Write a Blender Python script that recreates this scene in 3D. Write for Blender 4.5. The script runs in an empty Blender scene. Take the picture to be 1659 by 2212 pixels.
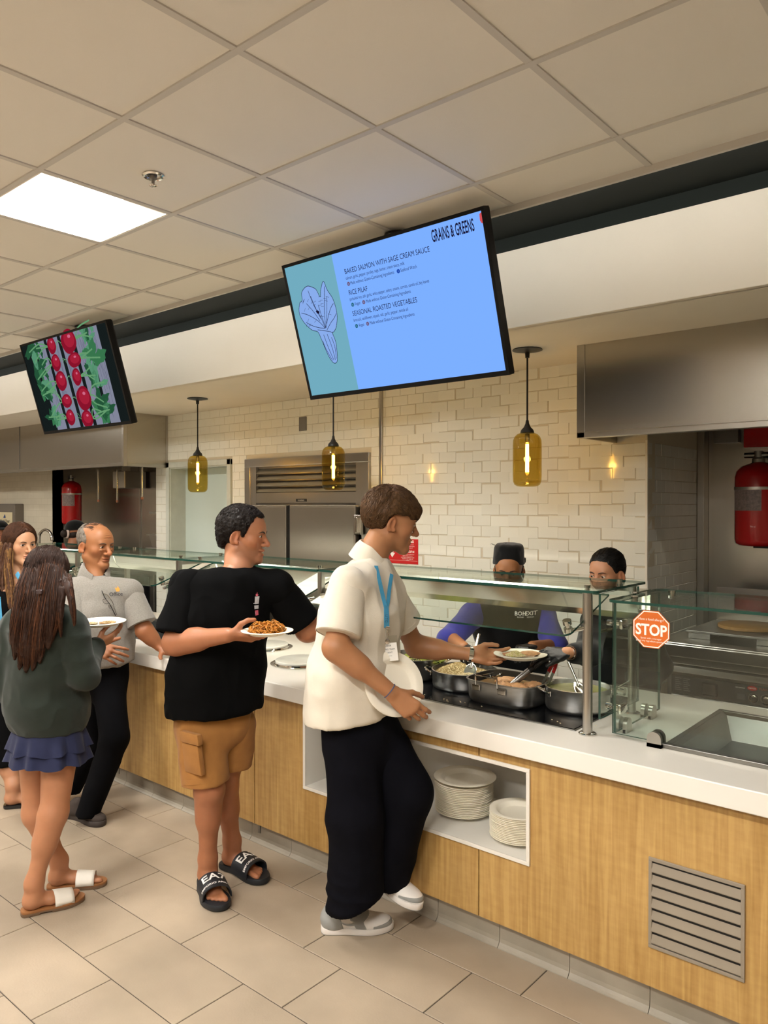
import bpy, bmesh, math, random
import numpy as np
from mathutils import Vector, Matrix
from mathutils.bvhtree import BVHTree
random.seed(7); np.random.seed(7)
SC = bpy.context.scene
COL = SC.collection
PI = math.pi
# ------------------------------------------------------------------ camera, world, exposure
EYE = 1.74
cam_d = bpy.data.cameras.new('camera'); cam = bpy.data.objects.new('camera', cam_d); COL.objects.link(cam)
cam_d.sensor_fit = 'HORIZONTAL'; cam_d.sensor_width = 36.0; cam_d.lens = 1665.0/1659.0*36.0
cam_d.clip_start = 0.02; cam_d.clip_end = 100
cam.location = (0, 0, EYE)
YAW = math.radians(40.5); PIT = math.atan(16/1665.0)
cam.rotation_euler = (PI/2-PIT, 0, YAW)
SC.camera = cam
wd = bpy.data.worlds.new('world'); SC.world = wd; wd.use_nodes = True
wd.node_tree.nodes['Background'].inputs[0].default_value = (1.0, 0.96, 0.9, 1)
wd.node_tree.nodes['Background'].inputs[1].default_value = 0.3
SC.view_settings.view_transform = 'Standard'; SC.view_settings.look = 'None'
SC.view_settings.exposure = 0.0; SC.view_settings.gamma = 1.0
SC.view_settings.use_curve_mapping = False
LAMP = 112.0          # strength of the ceiling troffers
LAMP_COL = (1.0, 0.975, 0.92, 1)

# ------------------------------------------------------------------ pixel helper: a point of the photograph at a known depth
_F = np.array([-math.sin(YAW)*math.cos(PIT), math.cos(YAW)*math.cos(PIT), -math.sin(PIT)])
_R = np.array([math.cos(YAW), math.sin(YAW), 0.0]); _U = np.cross(_R, _F)
def at(px, py, **k):
    d = _F+_R*(px-829.5)/1665.0-_U*(py-1106.0)/1665.0
    (a, v), = k.items()
    if a == 'D': return np.array([0, 0, EYE])+d*v            # depth along the view axis
    i = 'XYZ'.index(a); o = (0, 0, EYE)[i]
    return np.array([0, 0, EYE])+d*(v-o)/d[i]

# ------------------------------------------------------------------ materials
def _n(nt, t, **k):
    n = nt.nodes.new(t)
    for a, v in k.items(): setattr(n, a, v)
    return n
MATS = {}
def mat(name, col=(.8, .8, .8), rough=.5, metal=0.0, spec=.5, var=0.0, vscale=8.0, vcol=None, bump=0.0, bscale=60.0, stretch=(1, 1, 1),
        orand=0.0, coat=0.0, sss=0.0, emit=None, estr=0.0, trans=0.0, ior=1.45, attr=None, sheen=0.0, aniso=0.0, rvar=0.0):
    if name in MATS: return MATS[name]
    m = bpy.data.materials.new(name); m.use_nodes = True; nt = m.node_tree; b = nt.nodes['Principled BSDF']
    I = b.inputs
    I['Base Color'].default_value = (*col, 1); I['Roughness'].default_value = rough; I['Metallic'].default_value = metal
    I['Specular IOR Level'].default_value = spec; I['Coat Weight'].default_value = coat; I['IOR'].default_value = ior
    I['Transmission Weight'].default_value = trans; I['Sheen Weight'].default_value = sheen
    I['Anisotropic'].default_value = aniso
    if sss:
        I['Subsurface Weight'].default_value = sss; I['Subsurface Radius'].default_value = (1, .35, .2); I['Subsurface Scale'].default_value = .008
    if emit:
        I['Emission Color'].default_value = (*emit, 1); I['Emission Strength'].default_value = estr
    src = None
    if var or bump or rvar:
        tc = _n(nt, 'ShaderNodeNewGeometry'); mp = _n(nt, 'ShaderNodeMapping'); mp.inputs['Scale'].default_value = stretch
        nt.links.new(tc.outputs['Position'], mp.inputs['Vector'])
    if attr:
        a = _n(nt, 'ShaderNodeAttribute'); a.attribute_name = attr; src = a.outputs['Color']
    if var:
        no = _n(nt, 'ShaderNodeTexNoise'); no.inputs['Scale'].default_value = vscale; no.inputs['Detail'].default_value = 5
        nt.links.new(mp.outputs['Vector'], no.inputs['Vector'])
        cr = _n(nt, 'ShaderNodeValToRGB'); cr.color_ramp.elements[0].position = .3; cr.color_ramp.elements[1].position = .7
        c2 = vcol or tuple(max(0, c*(1-var)) for c in col)
        cr.color_ramp.elements[0].color = (*c2, 1); cr.color_ramp.elements[1].color = (*col, 1)
        nt.links.new(no.outputs['Fac'], cr.inputs['Fac'])
        if src is None: src = cr.outputs['Color']
        else:
            mx = _n(nt, 'ShaderNodeMix', data_type='RGBA', blend_type='MULTIPLY'); mx.inputs[0].default_value = 1
            cr.color_ramp.elements[0].color = (1-var, 1-var, 1-var, 1); cr.color_ramp.elements[1].color = (1, 1, 1, 1)
            nt.links.new(src, mx.inputs[6]); nt.links.new(cr.outputs['Color'], mx.inputs[7]); src = mx.outputs[2]
    if orand:
        oi = _n(nt, 'ShaderNodeObjectInfo'); r2 = _n(nt, 'ShaderNodeMapRange'); r2.inputs[3].default_value = 1-orand; r2.inputs[4].default_value = 1+orand*.4
        nt.links.new(oi.outputs['Random'], r2.inputs[0])
        hv = _n(nt, 'ShaderNodeHueSaturation'); nt.links.new(r2.outputs[0], hv.inputs['Value']); hv.inputs['Color'].default_value = (*col, 1)
        if src is not None: nt.links.new(src, hv.inputs['Color'])
        src = hv.outputs[0]
    if src is not None: nt.links.new(src, I['Base Color'])
    if rvar:
        n3 = _n(nt, 'ShaderNodeTexNoise'); n3.inputs['Scale'].default_value = vscale*1.7
        nt.links.new(mp.outputs['Vector'], n3.inputs['Vector'])
        mr = _n(nt, 'ShaderNodeMapRange'); mr.inputs[3].default_value = max(0.02, rough-rvar); mr.inputs[4].default_value = min(1, rough+rvar)
        nt.links.new(n3.outputs['Fac'], mr.inputs[0]); nt.links.new(mr.outputs[0], I['Roughness'])
    if bump:
        n2 = _n(nt, 'ShaderNodeTexNoise'); n2.inputs['Scale'].default_value = bscale; n2.inputs['Detail'].default_value = 4
        nt.links.new(mp.outputs['Vector'], n2.inputs['Vector'])
        bp = _n(nt, 'ShaderNodeBump'); bp.inputs['Strength'].default_value = bump; bp.inputs['Distance'].default_value = .004
        nt.links.new(n2.outputs['Fac'], bp.inputs['Height']); nt.links.new(bp.outputs['Normal'], I['Normal'])
    MATS[name] = m
    return m
def glow(name, col, s):
    if name in MATS: return MATS[name]
    m = bpy.data.materials.new(name); m.use_nodes = True; nt = m.node_tree; nt.nodes.clear()
    e = _n(nt, 'ShaderNodeEmission'); e.inputs[0].default_value = (*col, 1); e.inputs[1].default_value = s
    o = _n(nt, 'ShaderNodeOutputMaterial'); nt.links.new(e.outputs[0], o.inputs[0]); MATS[name] = m
    return m
def thin_glass(name, tint, rough=0.0, ior=1.5):
    if name in MATS: return MATS[name]
    m = bpy.data.materials.new(name); m.use_nodes = True; nt = m.node_tree; nt.nodes.clear()
    t = _n(nt, 'ShaderNodeBsdfTransparent'); t.inputs[0].default_value = (*tint, 1)
    g = _n(nt, 'ShaderNodeBsdfGlossy'); g.inputs['Roughness'].default_value = rough; g.inputs['Color'].default_value = (.95, 1, .97, 1)
    lw = _n(nt, 'ShaderNodeLayerWeight'); pw = _n(nt, 'ShaderNodeMath', operation='POWER'); pw.inputs[1].default_value = 5; f = _n(nt, 'ShaderNodeMath', operation='MULTIPLY_ADD'); f.inputs[1].default_value = .6; f.inputs[2].default_value = ((ior-1)/(ior+1))**2
    nt.links.new(lw.outputs['Facing'], pw.inputs[0]); nt.links.new(pw.outputs[0], f.inputs[0])
    x = _n(nt, 'ShaderNodeMixShader'); o = _n(nt, 'ShaderNodeOutputMaterial')
    nt.links.new(f.outputs[0], x.inputs[0]); nt.links.new(t.outputs[0], x.inputs[1]); nt.links.new(g.outputs[0], x.inputs[2]); nt.links.new(x.outputs[0], o.inputs[0])
    MATS[name] = m
    return m
def s2l(*c):  # sRGB 0-255 -> linear
    return tuple(((v/255)/12.92 if v/255 <= .04045 else ((v/255+.055)/1.055)**2.4) for v in c)
def wood_mat(name, a, b):
    m = bpy.data.materials.new(name); m.use_nodes = True; nt = m.node_tree; p = nt.nodes['Principled BSDF']
    tc = _n(nt, 'ShaderNodeTexCoord'); mp = _n(nt, 'ShaderNodeMapping'); mp.inputs['Scale'].default_value = (26, 26, 1.3)
    nt.links.new(tc.outputs['Object'], mp.inputs[0])
    no = _n(nt, 'ShaderNodeTexNoise'); no.inputs['Scale'].default_value = 2.2; no.inputs['Detail'].default_value = 8; no.inputs['Distortion'].default_value = .6
    nt.links.new(mp.outputs[0], no.inputs['Vector'])
    mp2 = _n(nt, 'ShaderNodeMapping'); mp2.inputs['Scale'].default_value = (9, 9, 26); mp2.inputs['Rotation'].default_value = (0, .25, 0)
    nt.links.new(tc.outputs['Object'], mp2.inputs[0])
    n2 = _n(nt, 'ShaderNodeTexNoise'); n2.inputs['Scale'].default_value = 1.6; n2.inputs['Detail'].default_value = 4
    nt.links.new(mp2.outputs[0], n2.inputs['Vector'])
    n4 = _n(nt, 'ShaderNodeTexNoise'); n4.inputs['Scale'].default_value = 2.0; nt.links.new(tc.outputs['Object'], n4.inputs['Vector'])
    ad = _n(nt, 'ShaderNodeMath', operation='MULTIPLY_ADD'); ad.inputs[1].default_value = .35
    nt.links.new(n2.outputs['Fac'], ad.inputs[0]); nt.links.new(no.outputs['Fac'], ad.inputs[2])
    ad2 = _n(nt, 'ShaderNodeMath', operation='MULTIPLY_ADD'); ad2.inputs[1].default_value = .3
    nt.links.new(n4.outputs['Fac'], ad2.inputs[0]); nt.links.new(ad.outputs[0], ad2.inputs[2])
    cr = _n(nt, 'ShaderNodeValToRGB'); cr.color_ramp.elements[0].position = .58; cr.color_ramp.elements[1].position = 1.05
    cr.color_ramp.elements[0].color = (*a, 1); cr.color_ramp.elements[1].color = (*b, 1)
    nt.links.new(ad2.outputs[0], cr.inputs[0]); nt.links.new(cr.outputs[0], p.inputs['Base Color'])
    p.inputs['Roughness'].default_value = .42
    MATS[name] = m
    return m
M_FLOOR = mat('floor_stone', s2l(170, 153, 132), .5, orand=.1, var=.22, vscale=3.0, bump=.12, bscale=120, rvar=.12)
M_GROUT = mat('grout_dark', s2l(66, 58, 50), .9)
M_COVE = mat('cove_stone', s2l(158, 148, 132), .45, var=.25, vscale=5, bump=.1, bscale=100)
M_CTILE = mat('ceiling_fissured', s2l(236, 232, 224), .95, orand=.03, bump=.12, bscale=260)
M_GRID = mat('ceiling_grid_metal', s2l(206, 202, 196), .6)
M_GREEN = mat('dark_green_paint', s2l(5, 17, 11), .8, var=.15, vscale=2)
M_SOFFIT = mat('cream_paint', s2l(232, 224, 208), .85, bump=.06, bscale=40, var=.03, vscale=3)
M_TILE = mat('subway_glaze', s2l(238, 236, 222), .12, orand=.05, coat=.3, var=.05, vscale=1.3, bump=.05, bscale=9)
M_TGROUT = mat('subway_grout', s2l(206, 196, 172), .9)
M_WOOD = wood_mat('maple_laminate', s2l(168, 128, 70), s2l(198, 160, 98))
M_WHITE = mat('white_solid_surface', s2l(236, 230, 220), .22, coat=.2, var=.03, vscale=4)
M_NICHE = mat('white_laminate', s2l(228, 224, 216), .4)
M_STEEL = mat('brushed_steel', (.50, .48, .44), .28, 1.0, aniso=.4)
M_STEELH = mat('brushed_steel_sheet', (.52, .49, .44), .27, 1.0, aniso=.5, var=.05, vscale=.7, stretch=(.8, .8, 2))
M_STEELD = mat('dull_steel', (.30, .29, .27), .38, 1.0, var=.25, vscale=4)
M_CHROME = mat('polished_steel', (.72, .70, .66), .09, 1.0)
M_BLACK = mat('black_plastic', (.012, .012, .012), .38)
M_BLKGL = mat('black_ceramic_glass', (.006, .006, .007), .07, coat=.3)
M_GLASS = thin_glass('clear_glass', (.93, .97, .95))
M_GEDGE = mat('green_glass_edge', (.01, .055, .04), .08, coat=.4)
M_PAPER = mat('moulded_fibre', s2l(238, 230, 212), .75, bump=.05, bscale=300)
M_RED = mat('red_enamel', s2l(178, 20, 22), .25, coat=.4)
M_VENT = mat('vent_paint', s2l(150, 138, 122), .45, var=.1, vscale=10)
M_GREYP = mat('grey_plastic', s2l(120, 118, 114), .5)

# ------------------------------------------------------------------ mesh building
class MB:
    def __init__(s): s.v = []; s.f = []; s.m = []
    def add(s, v, f, mi=0):
        o = len(s.v); s.v += [tuple(map(float, p)) for p in v]; s.f += [tuple(i+o for i in q) for q in f]; s.m += [mi]*len(f); return s
    def box(s, x0, x1, y0, y1, z0, z1, b=0.0, mi=0):
        if b <= 0:
            v = [(x, y, z) for x in (x0, x1) for y in (y0, y1) for z in (z0, z1)]
            return s.add(v, [(0, 1, 3, 2), (4, 6, 7, 5), (0, 4, 5, 1), (2, 3, 7, 6), (0, 2, 6, 4), (1, 5, 7, 3)], mi)
        bm = bmesh.new(); bmesh.ops.create_cube(bm, size=1)
        for q in bm.verts: q.co = Vector((x0+(q.co.x+.5)*(x1-x0), y0+(q.co.y+.5)*(y1-y0), z0+(q.co.z+.5)*(z1-z0)))
        bmesh.ops.bevel(bm, geom=bm.edges[:], offset=b, segments=2, affect='EDGES', profile=.5)
        return s.bm(bm, mi)
    def bm(s, bm, mi=0):
        bm.verts.index_update()
        s.add([q.co for q in bm.verts], [[w.index for w in f.verts] for f in bm.faces], mi); bm.free(); return s
    def obox(s, c, ax, ay, az, hx, hy, hz, b=0.0, mi=0):   # oriented box
        t = MB().box(-hx, hx, -hy, hy, -hz, hz, b); c, ax, ay, az = map(np.array, (c, ax, ay, az))
        return s.add([c+ax*p[0]+ay*p[1]+az*p[2] for p in t.v], t.f, mi)
    def cyl(s, a, b, r0, r1=None, n=16, cap=True, mi=0):
        return s.tube([a, b], [r0, r0 if r1 is None else r1], n, cap, mi)
    def tube(s, path, r, n=8, cap=True, mi=0, flat=1.0, up=None):
        P = [np.array(p, float) for p in path]; R = r if isinstance(r, (list, tuple, np.ndarray)) else [r]*len(P)
        rings = []; prev = None
        for i, p in enumerate(P):
            t = P[min(i+1, len(P)-1)]-P[max(i-1, 0)]; t = t/(np.linalg.norm(t)+1e-12)
            if prev is None:
                u = np.array(up, float) if up is not None else (np.array([0, 0, 1.]) if abs(t[2]) < .9 else np.array([1., 0, 0]))
            else: u = prev
            u = u-t*(u@t); u /= np.linalg.norm(u)+1e-12; prev = u; w = np.cross(t, u)
            rings.append([p+(u*math.cos(2*PI*k/n)*flat+w*math.sin(2*PI*k/n))*R[i] for k in range(n)])
        v = [q for g in rings for q in g]; f = []
        for i in range(len(P)-1):
            for k in range(n): f.append((i*n+k, i*n+(k+1) % n, (i+1)*n+(k+1) % n, (i+1)*n+k))
        if cap: f.append(tuple(range(n-1, -1, -1))); f.append(tuple((len(P)-1)*n+k for k in range(n)))
        return s.add(v, f, mi)
    def lathe(s, prof, c=(0, 0, 0), n=32, mi=0, sx=1.0, sy=1.0, rot=0.0, M=None, sup=None, cap=True):
        v = []; f = []
        for r, z in prof:
            for k in range(n):
                a = 2*PI*k/n+rot; ca, sa = math.cos(a), math.sin(a)
                if sup: q = (abs(ca)**sup+abs(sa)**sup)**(-1/sup); ca *= q; sa *= q
                p = np.array([r*ca*sx, r*sa*sy, z])
                p = np.array(M[0])+np.array(M[1])*p[0]+np.array(M[2])*p[1]+np.array(M[3])*p[2] if M else p+np.array(c)
                v.append(p)
        for i in range(len(prof)-1):
            for k in range(n): f.append((i*n+k, i*n+(k+1) % n, (i+1)*n+(k+1) % n, (i+1)*n+k))
        if cap and prof[0][0] > 1e-6: f.append(tuple(range(n-1, -1, -1)))
        if cap and prof[-1][0] > 1e-6: f.append(tuple((len(prof)-1)*n+k for k in range(n)))
        return s.add(v, f, mi)
    def prism(s, pts, d, mi=0):     # polygon (3D points) extruded along vector d
        n = len(pts); d = np.array(d, float); v = [np.array(p, float) for p in pts]; v += [p+d for p in v]
        f = [tuple(range(n-1, -1, -1)), tuple(range(n, 2*n))]+[(k, (k+1) % n, n+(k+1) % n, n+k) for k in range(n)]
        return s.add(v, f, mi)
    def poly(s, pts, mi=0): return s.add(pts, [tuple(range(len(pts)))], mi)
    def build(s, name, m, parent=None, smooth=False, kind=None, sharp=None):
        me = bpy.data.meshes.new(name); me.from_pydata(s.v, [], s.f)
        for x in (m if isinstance(m, (list, tuple)) else [m]): me.materials.append(x)
        if any(s.m): me.polygons.foreach_set('material_index', s.m)
        bm = bmesh.new(); bm.from_mesh(me); bmesh.ops.remove_doubles(bm, verts=bm.verts, dist=1e-6)
        bmesh.ops.recalc_face_normals(bm, faces=bm.faces); bm.to_mesh(me); bm.free()
        if smooth:
            me.polygons.foreach_set('use_smooth', [True]*len(me.polygons))
            me.set_sharp_from_angle(angle=math.radians(sharp or 38))
        me.update()
        return link(name, me, parent, kind)
def link(name, me, parent=None, kind=None):
    o = bpy.data.objects.new(name, me); COL.objects.link(o)
    if parent is not None: adopt(o, parent)
    if kind: o['kind'] = kind
    return o
WLOC = {}
def adopt(o, parent):
    o.parent = parent
    l = WLOC.get(parent.name, None)
    if l is None:
        l = Vector(parent.location)
        pp = parent.parent
        if pp is not None: l = Vector((0, 0, 0))      # parts of parts share world coordinates
    o.matrix_parent_inverse = Matrix.Translation(-l) if parent.parent is None else Matrix.Identity(4)
def tag(o, label, cat, group=None):
    o['label'] = label; o['category'] = cat
    if group: o['group'] = group
    return o
def thing(name, label, cat, loc=(0, 0, 0), group=None):
    o = bpy.data.objects.new(name, None); COL.objects.link(o); o.location = loc; o.empty_display_size = .05
    return tag(o, label, cat, group)
def struct(o):
    o['kind'] = 'structure'; return o
def copy_tree(o, loc, parent=None, label=None):
    c = o.copy(); COL.objects.link(c); c.parent = parent
    if parent is None: c.location = loc
    if label: c['label'] = label
    for ch in o.children: copy_tree(ch, None, c)
    return c
TEXTS = []
def text(body, size, m, O, ux, uy, parent, name='lettering', align='LEFT', xs=1.0, bold=0.0, ext=0.0, spacing=1.0, lift=0.0):
    c = bpy.data.curves.new(name, 'FONT'); c.body = body; c.size = size; c.align_x = align; c.offset = bold; c.extrude = ext
    c.space_character = spacing; c.resolution_u = 3
    o = bpy.data.objects.new(name, c); COL.objects.link(o); c.materials.append(m)
    TEXTS.append((o, np.array(O, float), np.array(ux, float), np.array(uy, float), xs, lift, parent, m, None))
    return o
def flush_text():
    bpy.context.view_layer.update(); dg = bpy.context.evaluated_depsgraph_get()
    todo = list(TEXTS); TEXTS.clear()
    for o, O, ux, uy, xs, lift, parent, m, fn in todo:
        me = bpy.data.meshes.new_from_object(o.evaluated_get(dg)); n = o.name
        un = np.cross(ux, uy)
        for q in me.vertices:
            p = O+ux*q.co.x*xs+uy*q.co.y+un*(q.co.z+lift); q.co = p
        me.materials.clear(); me.materials.append(m)
        bpy.data.objects.remove(o)
        link('lettering', me, parent)
def text_mesh(body, size, bold=0.0, align='CENTER', xs=1.0):
    c = bpy.data.curves.new('t', 'FONT'); c.body = body; c.size = size; c.align_x = align; c.offset = bold; c.resolution_u = 2
    o = bpy.data.objects.new('t', c); COL.objects.link(o); bpy.context.view_layer.update()
    me = bpy.data.meshes.new_from_object(o.evaluated_get(bpy.context.evaluated_depsgraph_get())); bpy.data.objects.remove(o)
    bm = bmesh.new(); bm.from_mesh(me); bmesh.ops.triangulate(bm, faces=bm.faces)
    bmesh.ops.subdivide_edges(bm, edges=[e for e in bm.edges if e.calc_length() > size*.25], cuts=2, use_grid_fill=True)
    v = [(q.co.x*xs, q.co.y) for q in bm.verts]; bm.verts.index_update(); f = [[w.index for w in q.verts] for q in bm.faces]; bm.free()
    bpy.data.meshes.remove(me)
    return v, f
# ================================================================== THE SETTING
XL, XR, YB, YW = -12.0, 3.2, -4.5, 4.58       # room extents; YW = face of the tiled kitchen wall
ZC, ZS = 3.05, 2.65                            # ceiling height, underside of the soffit
floor = struct(MB().box(XL, XR, YB, 6.0, -.06, -.003).build('floor', M_GROUT))
TX, TY = .594, .297
_ft = {}
def floor_tile(x0, x1, y0, y1):
    w, d = round(x1-x0, 3), round(y1-y0, 3)
    if (w, d) not in _ft:
        g = .0021; b = .0015
        t = MB(); v = [(g, g, -.003), (w-g, g, -.003), (w-g, d-g, -.003), (g, d-g, -.003), (g, g, -b), (w-g, g, -b), (w-g, d-g, -b), (g, d-g, -b),
                      (g+b, g+b, 0), (w-g-b, g+b, 0), (w-g-b, d-g-b, 0), (g+b, d-g-b, 0)]
        f = [(8, 9, 10, 11)]+[(a, (a+1) % 4, 4+(a+1) % 4, 4+a) for a in range(4)]+[(4+a, 4+(a+1) % 4, 8+(a+1) % 4, 8+a) for a in range(4)]
        me = bpy.data.meshes.new('floor_tile'); me.from_pydata(v, [], f); me.materials.append(M_FLOOR); _ft[(w, d)] = me
    o = link('floor_tile', _ft[(w, d)], floor); o.location = (x0, y0, 0)
for r in range(-7, 1):
    y1 = 2.38+r*TY+TY if r < 0 else 2.60
    y0 = 2.38+r*TY
    off = -2.585 if (r % 2 == 0) else -2.79
    k0 = int(math.floor((-8.6-off)/TX)); k1 = int(math.ceil((0.4-off)/TX))
    for k in range(k0, k1): floor_tile(off+k*TX, off+(k+1)*TX, y0, y1)
bg = MB()
for x0, x1, y0, y1 in ((XL, XR, YB, .297), (XL, -8.7, .297, 2.6), (.45, XR, .297, 2.6), (XL, XR, 2.7, 6.0)): bg.box(x0, x1, y0, y1, -.003, -.0002)
bg.build('floor_margin', M_FLOOR, floor)
# ceiling: lay-in panels in an exposed grid
CX0, CY0, CM = -1.776, 1.427, .61
ceiling = struct(MB().box(XL, XR, YB, 2.957, ZC+.10, ZC+.15).build('ceiling', M_CTILE))
pm = MB().box(.011, CM-.011, .011, CM-.011, ZC+.005, ZC+.02).build('ceiling_panel', M_CTILE, ceiling); pm_me = pm.data; bpy.data.objects.remove(pm)
LIGHT_CELLS = [(-3, 0), (-8, 0), (-14, 0), (0, -3), (-4, -3), (-9, -3), (-1, -6), (-5, -6), (-11, -6), (2, -6), (2, -3)]
last = MB().box(.011, CM-.011, .011, .30, ZC+.005, ZC+.02).build('ceiling_panel', M_CTILE, ceiling); last_me = last.data; bpy.data.objects.remove(last)
for i in range(-17, 8):
    for j in range(-10, 3):
        if (i, j) in LIGHT_CELLS: continue
        o = link('ceiling_panel', pm_me if j < 2 else last_me, ceiling); o.location = (CX0+i*CM, CY0+j*CM, 0)
for i in range(-17, 9):
    MB().box(CX0+i*CM-.012, CX0+i*CM+.012, YB, 2.957, ZC, ZC+.03).build('grid_bar', M_GRID, ceiling)
for j in range(-9, 3):
    MB().box(XL, XR, CY0+j*CM-.012, CY0+j*CM+.012, ZC-.0006, ZC+.03).build('grid_bar', M_GRID, ceiling)
MB().box(XL, XR, 2.945, 2.962, ZC-.022, ZC+.10).build('edge_trim', M_GRID, ceiling)
struct(MB().box(XL, XR, 2.962, 3.49, ZC+.07, ZC+.1).box(XL, XR, 3.458, 3.49, ZC-.01, ZC+.08).build('ceiling_strip', M_GREEN))
t = thing('cove_lamp', 'hidden strip lamp behind the ceiling edge washing the soffit', 'light', (-4, 2.97, ZC))
MB().box(XL+.2, XR-.2, 2.9625, 2.970, ZC+.0, ZC+.03).build('channel', M_GRID, t); MB().box(XL+.2, XR-.2, 2.970, 2.973, ZC+.002, ZC+.028).build('led_strip', glow('cove_light', (1.0, .97, .92), 26), t)
soffit = struct(MB().box(XL, XR, 3.457, 3.50, ZS, ZC, .003).box(XL, XR, 3.49, 5.6, ZS, ZS+.03).build('trim_1', M_SOFFIT))
# room shell around the visitor side
M_WALLP = mat('wall_paint', s2l(168, 158, 142), .85)
struct(MB().box(XL, XR, YB-.1, YB, 0, 3.1).build('wall_front', M_WALLP))
struct(MB().box(XL-.1, XL, YB, 6, 0, 3.1).build('wall_left', M_WALLP))
struct(MB().box(XR, XR+.1, YB, 6, 0, 3.1).build('wall_right', M_WALLP))
# tiled kitchen wall with openings for the door and the refrigerator
DX0, DX1, DZ = -6.79, -5.84, 2.12
FX0, FX1, FZ = -5.55, -4.08, 2.135
WX0, WX1 = -7.046, -1.818
b = MB()
for x0, x1, z0, z1 in ((WX0, DX0, 0, ZS+.01), (DX0, DX1, DZ, ZS+.01), (DX1, FX0, 0, ZS+.01), (FX0, FX1, FZ, ZS+.01), (FX1, WX1, 0, ZS+.01)):
    b.box(x0, x1, YW+.0035, YW+.12, z0, z1)
b.box(WX1-.12, WX1-.004, YW+.1, 5.56, 0, ZS)
wall_back = struct(b.build('wall_back', M_TGROUT))
TW, TH = .1485, .0757
def tile_geo(x0, x1, z0, z1):
    g = .0013; c = .0016; y0 = YW+.0036; y1 = YW
    x0 += g; x1 -= g; z0 += g; z1 -= g
    v = [(x0, y0, z0), (x1, y0, z0), (x1, y0, z1), (x0, y0, z1), (x0, y1+c, z0), (x1, y1+c, z0), (x1, y1+c, z1), (x0, y1+c, z1),
         (x0+c, y1, z0+c), (x1-c, y1, z0+c), (x1-c, y1, z1-c), (x0+c, y1, z1-c)]
    f = [(8, 9, 10, 11)]+[(a, (a+1) % 4, 4+(a+1) % 4, 4+a) for a in range(4)]+[(4+a, 4+(a+1) % 4, 8+(a+1) % 4, 8+a) for a in range(4)]
    return v, f
rects = []
for r in range(8, 35):
    z0, z1 = r*TH, min((r+1)*TH, ZS)
    x = WX1-(TW/2 if r % 2 else 0)-TW*60
    while x < WX1-.003:
        a, bb = max(x, WX0), min(x+TW, WX1); x += TW
        if bb-a < .01: continue
        segs = [(a, bb)]
        for (h0, h1, hz0, hz1) in ((DX0-.055, DX1+.055, 0, DZ+.055), (FX0-.03, FX1+.03, 0, FZ+.02), (-2.03, 0, 2.13, 3)):
            if z0 < hz1-.02 and z1 > hz0+.02:
                ns = []
                for (p, q) in segs:
                    if q <= h0 or p >= h1: ns.append((p, q)); continue
                    if p < h0: ns.append((p, h0))
                    if q > h1: ns.append((h1, q))
                segs = ns
        for p, q in segs:
            if q-p > .012: rects.append((p, q, z0, z1))
rects.sort(key=lambda t: -t[1])
near = [t for t in rects if t[2] > .8][:300]; ns_ = set(near); rest = [t for t in rects if t not in ns_]
_tc = {}
for (p, q, z0, z1) in near:
    k = (round(q-p, 3), round(z1-z0, 3))
    if k not in _tc:
        me = bpy.data.meshes.new('wall_tile'); v, f = tile_geo(0, q-p, 0, z1-z0); me.from_pydata(v, [], f); me.materials.append(M_TILE); _tc[k] = me
    o = link('wall_tile', _tc[k], wall_back); o.location = (p, random.uniform(-.0002, .0002), z0)
    o.rotation_euler = (random.gauss(0, .0008), 0, random.gauss(0, .0008))
b = MB()
for t in rest: b.add(*tile_geo(*t))
b.build('wall_tiles', M_TILE, wall_back, kind='stuff')
# tiled return of the right-hand alcove (faces +X)
wr = struct(MB().box(WX1-.02, WX1-.0035, YW+.002, 5.5, 0, ZS).build('wall_return', M_TGROUT))
for r in range(8, 28):
    y = YW+.004-(TW/2 if r % 2 else 0)
    while y < 5.46:
        a, bb = max(y, YW+.004), min(y+TW, 5.46); y += TW
        if bb-a < .012: continue
        k = ('r', round(bb-a, 3))
        if k not in _tc:
            v, f = tile_geo(0, bb-a, 0, TH); me = bpy.data.meshes.new('return_tile')
            me.from_pydata([(-(p[1]-YW), p[0], p[2]) for p in v], [], f); me.materials.append(M_TILE); _tc[k] = me
        o = link('return_tile', _tc[k], wr); o.location = (WX1, a, r*TH); o.rotation_euler = (0, random.gauss(0, .002), random.gauss(0, .002))
MB().box(WX1-.012, WX1+.003, YW-.003, YW+.012, .6, 2.13, .003).build('corner_trim', M_SOFFIT, wr)
# alcoves: steel-lined recesses behind the hoods
wa = struct(MB().box(WX1-.02, XR, 5.555, 5.6, 0, ZS).build('wall_alcove', M_STEELH))
MB().box(WX1, WX1+.05, 5.46, 5.553, .3, 2.5, .004).build('corner_post', M_STEEL, wa)
for x in (-1.05, -.2): MB().box(x, x+.03, 5.548, 5.556, .3, 2.5).build('seam_strip', M_STEEL, wa)
wl = struct(MB().box(-9.25, WX0+.1, 5.11, 5.15, 0, ZS).box(-9.3, -9.217, YW, 5.15, 0, ZS).box(WX0, WX0+.1, YW+.1, 5.15, 0, ZS).build('wall_recess', M_STEELH))
for x in (-8.2, -7.45): MB().box(x, x+.03, 5.10, 5.112, .3, 2.5).build('seam_strip', M_STEEL, wl)
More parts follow.
